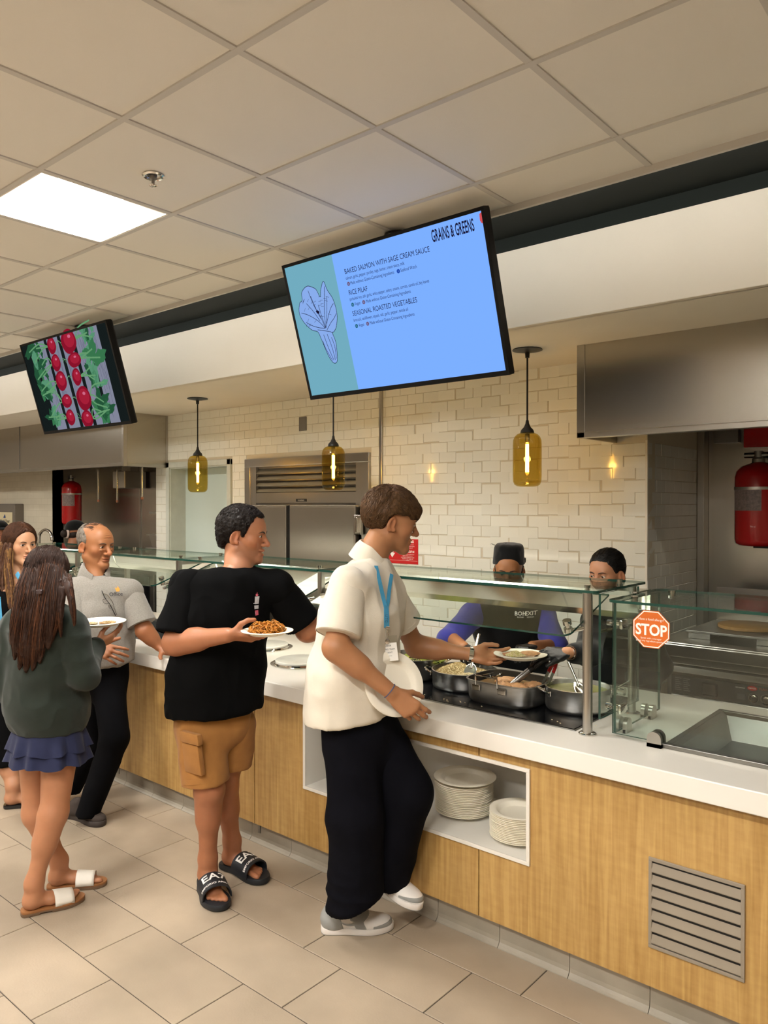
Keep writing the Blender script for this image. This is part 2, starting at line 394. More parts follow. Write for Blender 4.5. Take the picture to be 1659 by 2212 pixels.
# far tiled wall beside the recess (tiles too small to tell apart)
def brick_mat():
    m = bpy.data.materials.new('far_subway_tile'); m.use_nodes = True; nt = m.node_tree; p = nt.nodes['Principled BSDF']
    g = _n(nt, 'ShaderNodeNewGeometry'); mp = _n(nt, 'ShaderNodeMapping'); mp.inputs['Rotation'].default_value = (PI/2, 0, 0)
    br = _n(nt, 'ShaderNodeTexBrick'); br.inputs['Scale'].default_value = 1; br.inputs['Brick Width'].default_value = TW; br.inputs['Row Height'].default_value = TH
    br.inputs['Mortar Size'].default_value = .0015; br.inputs['Color1'].default_value = (*s2l(222, 212, 190), 1); br.inputs['Color2'].default_value = (*s2l(216, 206, 184), 1); br.inputs['Mortar'].default_value = (*s2l(200, 188, 164), 1)
    nt.links.new(g.outputs['Position'], mp.inputs[0]); nt.links.new(mp.outputs[0], br.inputs[0]); nt.links.new(br.outputs[0], p.inputs['Base Color'])
    p.inputs['Roughness'].default_value = .2
    return m
struct(MB().box(XL, -9.217, YW, YW+.1, 0, ZS).build('wall_far', brick_mat()))
# door in the kitchen wall
d1 = struct(MB().box(DX0-.0, DX0+.015, YW-.004, 4.80, 0, DZ).box(DX1-.015, DX1, YW-.004, 4.80, 0, DZ).box(DX0, DX1, YW-.004, 4.80, DZ-.015, DZ).build('door_1', mat('door_frame_paint', s2l(204, 206, 192), .5, var=.1, vscale=12)))
MB().box(DX0-.05, DX0+.005, YW-.02, YW+.01, 0, DZ+.05, .004).box(DX1-.005, DX1+.05, YW-.02, YW+.01, 0, DZ+.05, .004).box(DX0-.05, DX1+.05, YW-.02, YW+.01, DZ-.005, DZ+.05, .004).build('door_casing', MATS['door_frame_paint'], d1)
MB().box(DX0+.012, DX1-.012, 4.755, 4.80, .01, DZ-.012, .003).build('door_leaf', mat('pale_door_paint', s2l(206, 218, 208), .45, var=.04, vscale=3), d1)
MB().box(DX1-.16, DX1-.03, 4.70, 4.755, DZ-.10, DZ-.05, .005).tube([(DX1-.06, 4.71, DZ-.10), (DX1-.04, 4.66, DZ-.14), (DX1-.02, 4.62, DZ-.2)], .006, 6).build('door_closer', M_GREYP, d1)

# ================================================================== CEILING FITTINGS
M_DIFF = glow('diffuser_light', LAMP_COL[:3], LAMP)
M_TROF = mat('troffer_white', s2l(245, 238, 226), .5)
def troffer(i, j, label):
    x, y = CX0+i*CM, CY0+j*CM; t = thing('ceiling_light', label, 'light', (x+CM/2, y+CM/2, ZC), 'ceiling lights')
    a = .014; z = ZC+.004
    X0, X1, Y0, Y1 = x+a, x+CM-a, y+a, y+CM-a; q = .14; zz = z+.055
    # sloped reflector pan around a dropped glowing lens
    p = MB(); o = [(X0, Y0, z), (X1, Y0, z), (X1, Y1, z), (X0, Y1, z)]; n = [(X0+.02, Y0+q, zz), (X1-.02, Y0+q, zz), (X1-.02, Y1-q, zz), (X0+.02, Y1-q, zz)]
    p.add(o+n, [(0, 1, 5, 4), (1, 2, 6, 5), (2, 3, 7, 6), (3, 0, 4, 7)]); p.build('reflector', M_TROF, t)
    MB().box(X0+.02, X1-.02, Y0+q, Y1-q, zz-.001, zz+.03).build('lens', M_DIFF, t)
    MB().box(X0-.003, X1+.003, Y0-.003, Y0+.006, z-.003, z+.02).box(X0-.003, X1+.003, Y1-.006, Y1+.003, z-.003, z+.02).box(X0-.003, X0+.006, Y0, Y1, z-.003, z+.02).box(X1-.006, X1+.003, Y0, Y1, z-.003, z+.02).build('frame', M_TROF, t)
for n_, (i, j) in enumerate(LIGHT_CELLS):
    troffer(i, j, 'square recessed ceiling light glowing white among the ceiling panels' if n_ == 0 else 'square recessed ceiling light outside the picture')
t = thing('fire_sprinkler', 'small chrome fire sprinkler head hanging from a ceiling panel', 'sprinkler', (-2.703, 1.748, ZC))
c = (-2.703, 1.748, 0)
MB().lathe([(.0, ZC+.006), (.040, ZC+.006), (.044, ZC-.001), (.038, ZC-.006), (.030, ZC-.004), (.028, ZC+.002), (0, ZC+.002)], c, 28).build('escutcheon', M_CHROME, t, True)
MB().lathe([(.016, ZC), (.014, ZC-.014), (.007, ZC-.018), (.006, ZC-.036), (.0, ZC-.036)], c, 14).build('stem', M_STEELD, t, True)
MB().lathe([(0, ZC-.036), (.014, ZC-.036), (.016, ZC-.039), (.010, ZC-.043), (0, ZC-.044)], c, 18).build('deflector', M_CHROME, t, True)

# pendants
def pendant(x, label):
    y = 3.99; t = thing('pendant_lamp', label, 'lamp', (x, y, ZS), 'amber glass pendant lamps'); c = (x, y, 0)
    MB().lathe([(0, ZS), (.085, ZS), (.088, ZS-.006), (.05, ZS-.014), (.014, ZS-.02), (.012, ZS-.05), (0, ZS-.05)], c, 32).build('canopy', M_BLACK, t, True)
    MB().cyl((x, y, ZS-.04), (x, y, 2.20), .0055, n=8).build('cord', M_BLACK, t, True)
    MB().lathe([(0, 2.235), (.008, 2.235), (.011, 2.215), (.02, 2.195), (.036, 2.178), (.040, 2.165), (.040, 2.158), (0, 2.158)], c, 24).build('cap', M_BLACK, t, True)
    pr = [(.034, 2.165), (.042, 2.160), (.060, 2.152), (.074, 2.138), (.082, 2.118), (.084, 2.09), (.084, 1.91), (.082, 1.875), (.074, 1.857), (.06, 1.848), (.04, 1.845), (0, 1.844)]
    MB().lathe(pr, c, 36).build('glass_shade', M_AMBER, t, True, sharp=80)
    MB().lathe([(0, 2.158), (.013, 2.155), (.014, 2.12), (.011, 2.105), (0, 2.10)], c, 14).build('socket', M_STEELD, t, True)
    MB().lathe([(0, 2.115), (.010, 2.11), (.0165, 2.10), (.0165, 1.925), (.012, 1.912), (0, 1.908)], c, 18).build('bulb', M_BULBG, t, True, sharp=80)
    for k in range(6):
        a = k*PI/3; MB().cyl((x+.008*math.cos(a), y+.008*math.sin(a), 2.095), (x+.008*math.cos(a+.5), y+.008*math.sin(a+.5), 1.93), .0026, n=5).build('filament', M_FIL, t)
    l = bpy.data.lights.new('bulb_light', 'POINT'); l.energy = 3.5; l.color = (1, .72, .36); l.shadow_soft_size = .02
    lo = bpy.data.objects.new('bulb_light', l); COL.objects.link(lo); lo.location = (0, 0, 2.015-ZS); lo.parent = t
M_AMBER = thin_glass('amber_glass', (.74, .60, .22), .02, 1.45)
M_BULBG = thin_glass('warm_bulb_glass', (1, .92, .75), 0, 1.3)
M_FIL = glow('filament_glow', (1.0, .62, .22), 60)
pendant(-2.302, 'amber glass pendant lamp hanging nearest the big steel hood on the right')
pendant(-3.888, 'amber glass pendant lamp hanging in front of the steel refrigerator')
pendant(-5.508, 'amber glass pendant lamp hanging in front of the pale door')

# ================================================================== MENU SCREENS
M_TVB = mat('screen_bezel', (.003, .003, .003), .45, spec=.2)
def tv(name, label, xc, yc, zc, upv, W, Hh, draw):
    up = np.array(upv, float); up /= np.linalg.norm(up); ux = np.array([1., 0, 0]); nn = np.array([0, -up[2], up[1]])
    t = thing(name, label, 'screen', (xc, yc, zc)); O = np.array([xc, yc, zc])
    P = lambda u, v, d=0.0: O+ux*u+up*v+nn*d
    w, h, bz, bb = W/2, Hh/2, .016, .022
    m = MB()
    for (u0, u1, v0, v1) in ((-w, w, h-bz, h), (-w, w, -h, -h+bb), (-w, -w+bz, -h+bb, h-bz), (w-bz, w, -h+bb, h-bz)):
        m.prism([P(u0, v0, -.035), P(u1, v0, -.035), P(u1, v1, -.035), P(u0, v1, -.035)], nn*.041)
    m.build('bezel', M_TVB, t)
    MB().prism([P(-w+.004, -h+.004, -.045), P(w-.004, -h+.004, -.045), P(w-.004, h-.004, -.045), P(-w+.004, h-.004, -.045)], nn*.04).build('back_panel', M_BLACK, t)
    MB().obox(P(0, .05, -.09), ux, up, nn, .13, .10, .045).build('wall_mount', M_BLACK, t)
    MB().cyl(P(0, .08, -.12), (xc, P(0, .08, -.12)[1], ZC), .02, n=12).lathe([(.07, ZC-.0), (.07, ZC-.012), (.0, ZC-.012)], (xc, P(0, .08, -.12)[1], 0), 20).build('ceiling_pole', M_BLACK, t)
    draw(t, P, ux, up, w-bz, h, bz, bb)
def quad(P, u0, u1, v0, v1, d): return [P(u0, v0, d), P(u1, v0, d), P(u1, v1, d), P(u0, v1, d)]
E_BLUE = glow('screen_blue', s2l(122, 172, 255), 1.05); E_TEAL = glow('screen_teal', s2l(116, 176, 196), .95)
E_INK = glow('screen_ink', s2l(24, 20, 48), 1.0); E_LEAF = glow('screen_leaf', s2l(136, 172, 236), 1.0)
E_REDT = glow('screen_red', s2l(210, 80, 84), 1); E_ICO1 = glow('screen_icon_brown', s2l(110, 84, 110), 1); E_ICO2 = glow('screen_icon_green', s2l(30, 98, 110), 1); E_ICO3 = glow('screen_icon_blue', s2l(28, 70, 170), 1)
def stroke(m, pts, P, w, d=.0058):
    pts = [np.array(p, float) for p in pts]
    for i in range(len(pts)-1):
        a, b = pts[i], pts[i+1]; t = b-a; L = np.linalg.norm(t)
        if L < 1e-6: continue
        n = np.array([-t[1], t[0]])/L*w/2
        m.poly([P(*(a-n), d), P(*(b-n*.8), d), P(*(b+n*.8), d), P(*(a+n), d)])
def sm(pts, n=6, closed=False):   # Catmull-Rom
    P = [np.array(p, float) for p in pts]; out = []; N = len(P)
    for i in range(N if closed else N-1):
        p0, p1, p2, p3 = (P[(i-1) % N] if closed or i > 0 else P[0]), P[i], P[(i+1) % N], (P[(i+2) % N] if closed or i+2 < N else P[-1])
        for k in range(n):
            t = k/n; out.append(.5*((2*p1)+(-p0+p2)*t+(2*p0-5*p1+4*p2-p3)*t*t+(-p0+3*p1-3*p2+p3)*t**3))
    if not closed: out.append(P[-1])
    return out
def draw_menu(t, P, ux, up, w, h, bz, bb):
    sc = MB().poly(quad(P, -w, w, -h+bb, h-bz, .0035)).build('display', E_BLUE, t)
    MB().poly(quad(P, -w, -.265, -h+bb, h-bz, .0042)).build('side_band', E_TEAL, sc)
    leaf = [(-.40, -.175), (-.425, -.13), (-.447, -.05), (-.462, -.01), (-.50, .005), (-.545, .05), (-.565, .10), (-.548, .148), (-.525, .16), (-.515, .20), (-.47, .222), (-.425, .205), (-.41, .19), (-.395, .155), (-.38, .19), (-.352, .225), (-.338, .18), (-.312, .13), (-.305, .06), (-.325, .0), (-.35, -.025), (-.362, -.03), (-.352, -.08), (-.362, -.15), (-.375, -.178)]
    ls = sm(leaf, 5, True)
    MB().poly([P(p[0], p[1], .005) for p in ls]).build('lettuce_drawing', E_LEAF, sc)
    m = MB(); stroke(m, ls+[ls[0]], P, .0032)
    for a in ([(-.405, .0), (-.42, .06), (-.45, .12), (-.47, .2)], [(-.405, 0), (-.44, .04), (-.5, .08), (-.55, .1)], [(-.405, 0), (-.45, .01), (-.5, .03), (-.53, .05)], [(-.40, 0), (-.39, .07), (-.37, .14), (-.352, .2)], [(-.4, 0), (-.37, .05), (-.34, .09), (-.315, .11)],
              [(-.395, -.01), (-.36, .02), (-.33, .04), (-.31, .06)], [(-.46, .0), (-.42, -.01), (-.38, -.02), (-.36, -.03)], [(-.44, -.06), (-.43, -.1), (-.40, -.165)], [(-.425, -.03), (-.41, -.1), (-.39, -.165)], [(-.40, -.03), (-.385, -.1), (-.38, -.165)], [(-.375, -.05), (-.365, -.1), (-.372, -.16)],
              [(-.42, .12), (-.41, .05), (-.40, 0)], [(-.46, .17), (-.44, .1), (-.42, .05)], [(-.50, .14), (-.46, .09), (-.43, .04)], [(-.35, .15), (-.37, .08), (-.39, .02)]): stroke(m, sm(a, 4), P, .003)
    for k in range(26):
        a = random.uniform(0, 1); u = -.54+.2*a; v = .02+.14*random.random(); stroke(m, [(u, v), (u+.012+.01*a, v+.018-.03*a)], P, .0016)
    stroke(m, [(-.44, .095), (-.432, .08), (-.425, .09)], P, .014)
    m.build('lettuce_lines', E_INK, sc)
    T = lambda s, x, y, sz, xs, b=0.0: text(s, sz, E_INK, P(x, y, .0052), ux, up, sc, xs=xs, bold=b)
    text('GRAINS & GREENS', .072, E_INK, P(.560, .266, .0052), ux, up, sc, xs=.375, bold=.0012, align='RIGHT')
    T('BAKED SALMON WITH SAGE CREAM SAUCE', -.203, .231, .034, .77)
    T('salmon, garlic, pepper, parsley, sage, butter, cream sauce, milk', -.203, .204, .0215, .68)
    T('Made without Gluten-Containing Ingredients', -.180, .177, .0215, .71); T('Seafood Watch', .135, .177, .0215, .71)
    T('RICE PILAF', -.203, .130, .034, .77)
    T('parboiled rice, salt, garlic, white pepper, celery, onions, carrots, canola oil, bay leaves', -.205, .104, .0215, .66)
    T('Vegan', -.178, .077, .0215, .71); T('Made without Gluten-Containing Ingredients', -.105, .077, .0215, .71)
    T('SEASONAL ROASTED VEGETABLES', -.205, .030, .034, .77)
    T('broccoli, cauliflower, squash, salt, garlic, pepper, canola oil', -.206, .002, .0215, .68)
    T('Vegan', -.180, -.026, .0215, .71); T('Made without Gluten-Containing Ingredients', -.107, -.026, .0215, .71)
    for (u, v, m_, s) in ((-.192, .183, E_ICO1, 'IG'), (.122, .183, E_ICO3, 'S'), (-.192, .083, E_ICO2, 'VG'), (-.119, .083, E_ICO1, 'IG'), (-.194, -.020, E_ICO2, 'VG'), (-.121, -.020, E_ICO1, 'IG')):
        MB().poly([P(u+.0095*math.cos(a*PI/10), v+.0095*math.sin(a*PI/10), .005) for a in range(20)]).build('menu_icon', m_, sc)
        text(s, .011, E_BLUE, P(u, v-.004, .0056), ux, up, sc, align='CENTER', xs=.9)
    MB().poly([P(w-.0005, .33, .0046), P(w-.011, .325, .0046), P(w-.013, .30, .0046), P(w-.007, .288, .0046), P(w-.0005, .285, .0046)]).build('corner_mark', E_REDT, sc)
def draw_radish(t, P, ux, up, w, h, bz, bb):
    E = lambda n, c, s=.75: glow('picture_'+n, s2l(*c), s)
    sc = MB().poly(quad(P, -w, w, -h+bb, h-bz, .0035)).build('display', E('dark', (26, 34, 34)), t)
    m = MB(); m2 = MB()
    xs = [-.42, -.235, -.03, .16, .35]
    for k, (a, b) in enumerate(((-.40, -.255), (-.215, -.052), (-.008, .138), (.182, .335), (.372, .5))):
        m.poly(quad(P, a, b, -h+bb, h-bz, .0040))
        for q in range(14):
            u = random.uniform(a+.005, b-.008); v = random.uniform(-.3, .2); m2.poly(quad(P, u, u+.003, v, min(v+random.uniform(.08, .3), h-bz-.01), .0044))
    m.build('plank_picture', E('plank', (146, 150, 172)), sc); m2.build('plank_grain_picture', E('grain', (104, 106, 132)), sc)
    R = [(-.155, .285, .062, .062), (.095, .281, .105, .085), (-.158, .159, .066, .062), (.108, .148, .092, .052), (-.153, .024, .078, .072), (.079, .029, .062, .062), (-.151, -.126, .074, .05), (.098, -.129, .10, .088), (-.159, -.249, .064, .06), (.071, -.278, .08, .064)]
    st = MB(); lf = [[], [], []]; rnd = random.Random(3)
    for (u, v, a, b) in R:
        s = -1 if u < 0 else 1
        for k in range(3):
            e = (u+s*rnd.uniform(.20, .36), v+rnd.uniform(-.10, .10)); mid = ((u+e[0])/2, (v+e[1])/2+rnd.uniform(-.03, .05))
            stroke(st, sm([(u+s*a*.9, v), mid, e], 5), P, .012, .0047)
            for q in range(2):
                cx, cy = mid[0]+(e[0]-mid[0])*(q+1)/2.6+s*.03, mid[1]+(e[1]-mid[1])*(q+1)/2.6; A = rnd.uniform(0, PI); L = rnd.uniform(.04, .10); Wd = L*rnd.uniform(.3, .5)
                pts = []
                for i in range(14):
                    th = 2*PI*i/14; rr = 1+.18*math.sin(5*th+q); x = L*math.cos(th)*rr; y = Wd*math.sin(th)*rr
                    X = cx+x*math.cos(A)-y*math.sin(A); Y = cy+x*math.sin(A)+y*math.cos(A)
                    pts.append(P(max(-w, min(w, X)), max(-h+bb, min(h-bz, Y)), .0045+.0001*q))
                lf[rnd.randrange(3)].append(pts)
        stroke(st, sm([(u-s*a*.9, v), (u-s*(a+.05), v+.02), (u-s*(a+.09), v-.03)], 5), P, .004, .0047)
    for k, c in enumerate(((40, 92, 62), (62, 128, 84), (96, 160, 124))):
        for pts in lf[k]: MB().poly(pts).build('leaf_picture', E('leaf%d' % k, c, .8), sc)
    st.build('stem_picture', E('stem', (110, 170, 120), .8), sc, kind='stuff')
    for (u, v, a, b) in R:
        o = MB().poly([P(u+a*math.cos(k*PI/16), v+b*math.sin(k*PI/16)*(1+.1*math.sin(k*PI/8)), .0051) for k in range(32)]).build('radish_picture', E('radish', (150, 22, 48), .8), sc)
        MB().poly([P(u+.1*a+a*.7*math.cos(k*PI/10), v+.15*b+b*.65*math.sin(k*PI/10), .0053) for k in range(20)]).build('radish_tone', E('radish2', (176, 34, 60), .85), sc)
        MB().poly([P(u+.2*a+a*.2*math.cos(k*PI/8), v+.4*b+b*.14*math.sin(k*PI/8), .0056) for k in range(16)]).build('radish_gleam', E('gleam', (214, 110, 140), .9), sc)
tv('menu_screen', 'wide blue menu screen headed Grains & Greens tilted below the ceiling', -2.385, 2.81, 2.642, (0, -.295, .955), 1.24, .704, draw_menu)
tv('picture_screen', 'tilted screen showing red radishes and green leaves on planks', -5.385, 2.81, 2.635, (0, -.2735, .962), 1.265, .704, draw_radish)
flush_text()
# ================================================================== SERVING COUNTER
ZT = .864; YF = 2.52; YP = 2.565; YBK = 3.56
# cove base tiles
base = struct(MB().box(-9.2, 1.2, 2.602, 2.66, 0, .115).build('baseboard_front', M_GROUT))
cv = MB(); pr = [(0, 0), (.0, .006), (-.0, .10), (0, .105)]
prof = [(2.572, .0005), (2.573, .004), (2.580, .010), (2.587, .020), (2.590, .034), (2.591, .11), (2.604, .112), (2.604, .0005)]
v = []; f = []; n = len(prof)
for x in (.0012, .3003-.0012): v += [(x, y, z) for y, z in prof]
f = [(k, (k+1) % n, n+(k+1) % n, n+k) for k in range(n)]+[tuple(range(n-1, -1, -1)), tuple(range(n, 2*n))]
cme = bpy.data.meshes.new('cove_tile'); cme.from_pydata(v, [], f); cme.materials.append(M_COVE)
for k in range(-26, 7):
    o = link('cove_tile', cme, base); o.location = (-1.313+k*.3003, 0, 0)
# wooden counter units
UX = [-9.2, -7.134, -5.774, -4.414, -3.064, -1.695, -.335, 1.2]
NX0, NX1, NZ0, NZ1 = -2.695, -1.465, .376, .740
labels = ['maple-fronted counter unit at the far end of the serving line', 'maple-fronted counter unit beyond the people at the far end', 'maple-fronted counter unit hidden behind the older man and the girl', 'maple-fronted counter unit between the older man and the man in black',
          'maple-fronted counter unit behind the young man in white, holding most of the plate niche', 'maple-fronted counter unit with the grey louvred vent', 'maple-fronted counter unit at the right edge past the vent']
for i in range(7):
    x0, x1 = UX[i]+.0025, UX[i+1]-.0025; t = thing('counter_unit', labels[i], 'counter', ((x0+x1)/2, 2.8, 0), 'maple counter units')
    m = MB()
    if x1 > NX0 and x0 < NX1:
        a, b_ = max(x0, NX0), min(x1, NX1)
        if a > x0: m.box(x0, a, YP, YP+.02, .104, .80)
        if b_ < x1: m.box(b_, x1, YP, YP+.02, .104, .80)
        m.box(a, b_, YP, YP+.02, .104, NZ0); m.box(a, b_, YP, YP+.02, NZ1, .80)
    else: m.box(x0, x1, YP, YP+.02, .104, .80)
    m.build('front_panel', M_WOOD, t)
    MB().box(x0, x1, 3.44, 3.46, .05, .83).box(x0, x0+.016, 3.2 if (NX0-.1 < x0 < NX1+.1) else YP+.021, 3.44, .05, .80).build('carcass', M_STEELD, t)
# display niche with stacks of plates
t = thing('plate_niche', 'white open niche in the counter front holding stacked plates', 'shelf', ((NX0+NX1)/2, YP, NZ0))
yb = 3.02
MB().box(NX0+.012, NX1-.012, YP-.006, yb, NZ0+.0, NZ0+.012).build('niche_floor', M_NICHE, t)
MB().box(NX0+.012, NX1-.012, YP-.002, yb, NZ1-.012, NZ1).build('niche_top', M_NICHE, t)
MB().box(NX0, NX0+.012, YP-.006, yb, NZ0, NZ1).build('niche_side', M_NICHE, t); MB().box(NX1-.012, NX1, YP-.006, yb, NZ0, NZ1).build('niche_side', M_NICHE, t)
MB().box(NX0, NX1, yb, yb+.012, NZ0, NZ1).build('niche_back', M_NICHE, t)
fr = MB(); w_ = .013
for (a, b_, c, d) in ((NX0-.002, NX1+.002, NZ0-.002, NZ0+w_), (NX0-.002, NX1+.002, NZ1-w_, NZ1+.002), (NX0-.002, NX0+w_, NZ0+w_+.0003, NZ1-w_-.0003), (NX1-w_, NX1+.002, NZ0+w_+.0003, NZ1-w_-.0003)): fr.box(a, b_, YP-.009, YP-.0005, c, d, .0015)
fr.build('niche_frame', M_WHITE, t)
def plate_prof(r, z=0.0, h=.022): return [(0, z+.002), (r*.62, z+.002), (r*.66, z+.004), (r*.74, z+h*.8), (r*.80, z+h*.92), (r*.97, z+h), (r, z+h-.001), (r*.985, z+h-.004), (r*.80, z+h*.92-.004), (r*.73, z+h*.7-.003), (r*.65, z), (0, z)]
_pm = {}
def plate_mesh(r):
    if r not in _pm:
        o = MB().lathe(plate_prof(r), n=40).build('plate', M_PAPER, None, True, sharp=60); _pm[r] = o.data; bpy.data.objects.remove(o)
    return _pm[r]
def stack(x, y, z, r, n, dz, label, grp):
    for k in range(n):
        o = bpy.data.objects.new('paper_plate', plate_mesh(r)); COL.objects.link(o)
        o.location = (x+random.gauss(0, .0008), y+random.gauss(0, .0008), z+k*dz); o.rotation_euler = (0, 0, random.random()*6)
        tag(o, label, 'plate', grp)
    return z+n*dz
z1_ = stack(-1.925, 2.795, NZ0+.0125, .128, 18, .0072, 'off-white fibre plate in the taller stack inside the counter niche', 'taller stack of plates in the niche')
o = bpy.data.objects.new('paper_plate', plate_mesh(.137)); COL.objects.link(o); o.location = (-1.918, 2.792, z1_+.012); tag(o, 'wide plate lying on top of the taller stack in the niche', 'plate')
stack(-1.605, 2.72, NZ0+.0125, .118, 16, .0066, 'off-white fibre plate in the shorter stack at the right end of the niche', 'shorter stack of plates in the niche')
stack(-2.50, 2.80, NZ0+.0125, .118, 20, .0075, 'off-white fibre plate in the stack at the left end of the niche, mostly hidden', 'left stack of plates in the niche')
# louvred vent
t = thing('vent_grille', 'grey louvred vent set in the lower counter front', 'vent', (-.853, YP, .243))
x0, x1, z0, z1 = -1.007, -.70, .241, .548
m = MB()
for (a, b_, c, d) in ((x0, x1, z0, z0+.012), (x0, x1, z1-.012, z1), (x0, x0+.012, z0+.0123, z1-.0123), (x1-.012, x1, z0+.0123, z1-.0123)): m.box(a, b_, YP-.008, YP-.0005, c, d, .0015)
m.build('frame', M_VENT, t); MB().box(x0+.005, x1-.005, YP-.0008, YP-.0003, z0+.005, z1-.005).build('backing', M_BLACK, t)
for k in range(7):
    zz = z0+.016+k*.0402
    MB().prism([(x0+.011, YP-.010, zz+.004), (x0+.011, YP-.009, zz+.001), (x0+.011, YP-.001, zz+.029), (x0+.011, YP-.003, zz+.031)], (x1-x0-.022, 0, 0)).build('slat', M_VENT, t)
# framed notice on the far panel
t = thing('framed_notice', 'white framed notice on the counter front behind the older man', 'sign', (-4.37, YP, .40))
MB().box(-4.47, -4.29, YP-.012, YP-.0005, .40, .752, .003).build('frame', M_WHITE, t)
MB().box(-4.455, -4.305, YP-.014, YP-.011, .47, .735).build('notice_sheet', mat('grey_print', s2l(168, 160, 150), .5, var=.2, vscale=14), t)
MB().box(-4.45, -4.33, YP-.0145, YP-.0125, .44, .446).build('caption_line', M_BLACK, t)
# worktop (one continuous slab with a sunken well cut out at the right and a cold well at the left)
PX0, PX1, PY0, PY1 = -1.02, .35, 2.81, 3.40
CX_0, CX_1, CY_0, CY_1 = -5.15, -4.05, 2.79, 3.32
m = MB(); m.box(-9.2, 1.3, YF, YF+.02, .79, ZT, .004)
for (a, b_, c, d) in ((-9.2, CX_0, YF+.01, YBK), (CX_0, CX_1, YF+.01, CY_0), (CX_0, CX_1, CY_1, YBK), (CX_1, PX0, YF+.01, YBK), (PX0, PX1, YF+.01, PY0), (PX0, PX1, PY1, YBK), (PX1, 1.3, YF+.01, YBK)): m.box(a, b_, c, d, ZT-.03, ZT-.0004)
wt = m.build('worktop', M_WHITE); tag(wt, 'long white solid-surface worktop running the whole serving counter', 'worktop')
# sunken steel well at the right
t = thing('steam_well', 'empty rectangular steel food well sunk in the worktop at the right', 'food well', (-.3, 3.1, ZT))
def well(t, x0, x1, y0, y1, rim, dep, ms, name='pan'):
    m = MB()
    for (a, b_, c, d) in ((x0-rim, x1+rim, y0-rim, y0), (x0-rim, x1+rim, y1, y1+rim), (x0-rim, x0, y0, y1), (x1, x1+rim, y0, y1)): m.box(a, b_, c, d, ZT-.002, ZT+.006, .002)
    m.build('rim', ms, t)
    k = .05; z2 = ZT-dep
    lo = [(x0+k, y0+k, z2), (x1-k, y0+k, z2), (x1-k, y1-k, z2), (x0+k, y1-k, z2)]; mid = [(x0+.02, y0+.02, ZT-.006), (x1-.02, y0+.02, ZT-.006), (x1-.02, y1-.02, ZT-.006), (x0+.02, y1-.02, ZT-.006)]; hi = [(x0, y0, ZT+.004), (x1, y0, ZT+.004), (x1, y1, ZT+.004), (x0, y1, ZT+.004)]
    p = MB().add(lo+mid+hi, [(0, 1, 2, 3)]+[(a, (a+1) % 4, 4+(a+1) % 4, 4+a) for a in range(4)]+[(4+a, 4+(a+1) % 4, 8+(a+1) % 4, 8+a) for a in range(4)])
    p.build(name, ms, t)
well(t, PX0, PX1, PY0, PY1, .022, .10, M_STEELD)
t = thing('cold_well', 'dark rectangular cold well in the worktop beside the older man', 'food well', (-4.6, 3.0, ZT))
well(t, CX_0, CX_1, CY_0, CY_1, .02, .16, mat('dark_steel', (.10, .10, .10), .3, .8))
# plate dispensers
for x, y, lb in ((-3.11, 2.93, 'round lowered plate dispenser with marble-look lid nearest the young man in white'), (-3.62, 3.12, 'round plate dispenser in the worktop partly behind the man in black')):
    t = thing('plate_dispenser', lb, 'dispenser', (x, y, ZT), 'plate dispensers')
    MB().lathe([(0, ZT+.0005), (.165, ZT+.0005), (.165, ZT+.004), (.146, ZT+.005), (.143, ZT+.012), (.139, ZT+.012), (.137, ZT+.002)], (x, y, 0), 48).build('ring', M_CHROME, t, True)
    MB().lathe([(0, ZT+.003), (.135, ZT+.003), (.138, ZT+.009), (.138, ZT+.020), (.132, ZT+.024), (.128, ZT+.0245), (0, ZT+.0245)], (x, y, 0), 48).build('lid', mat('marble_lid', s2l(226, 222, 214), .15, var=.2, vscale=9, coat=.3), t, True)
# induction top
t = thing('induction_hob', 'long black glass induction hob set in the worktop under the pots', 'hob', (-1.95, 3.03, ZT))
HX0, HX1, HY0, HY1 = -2.62, -1.375, 2.745, 3.36
MB().box(HX0-.006, HX1+.006, HY0-.006, HY1+.006, ZT-.002, ZT+.0035, .0015).build('trim', M_STEELD, t)
MB().box(HX0, HX1, HY0, HY1, ZT, ZT+.006, .002).build('glass_top', M_BLKGL, t)
ZH = ZT+.0062
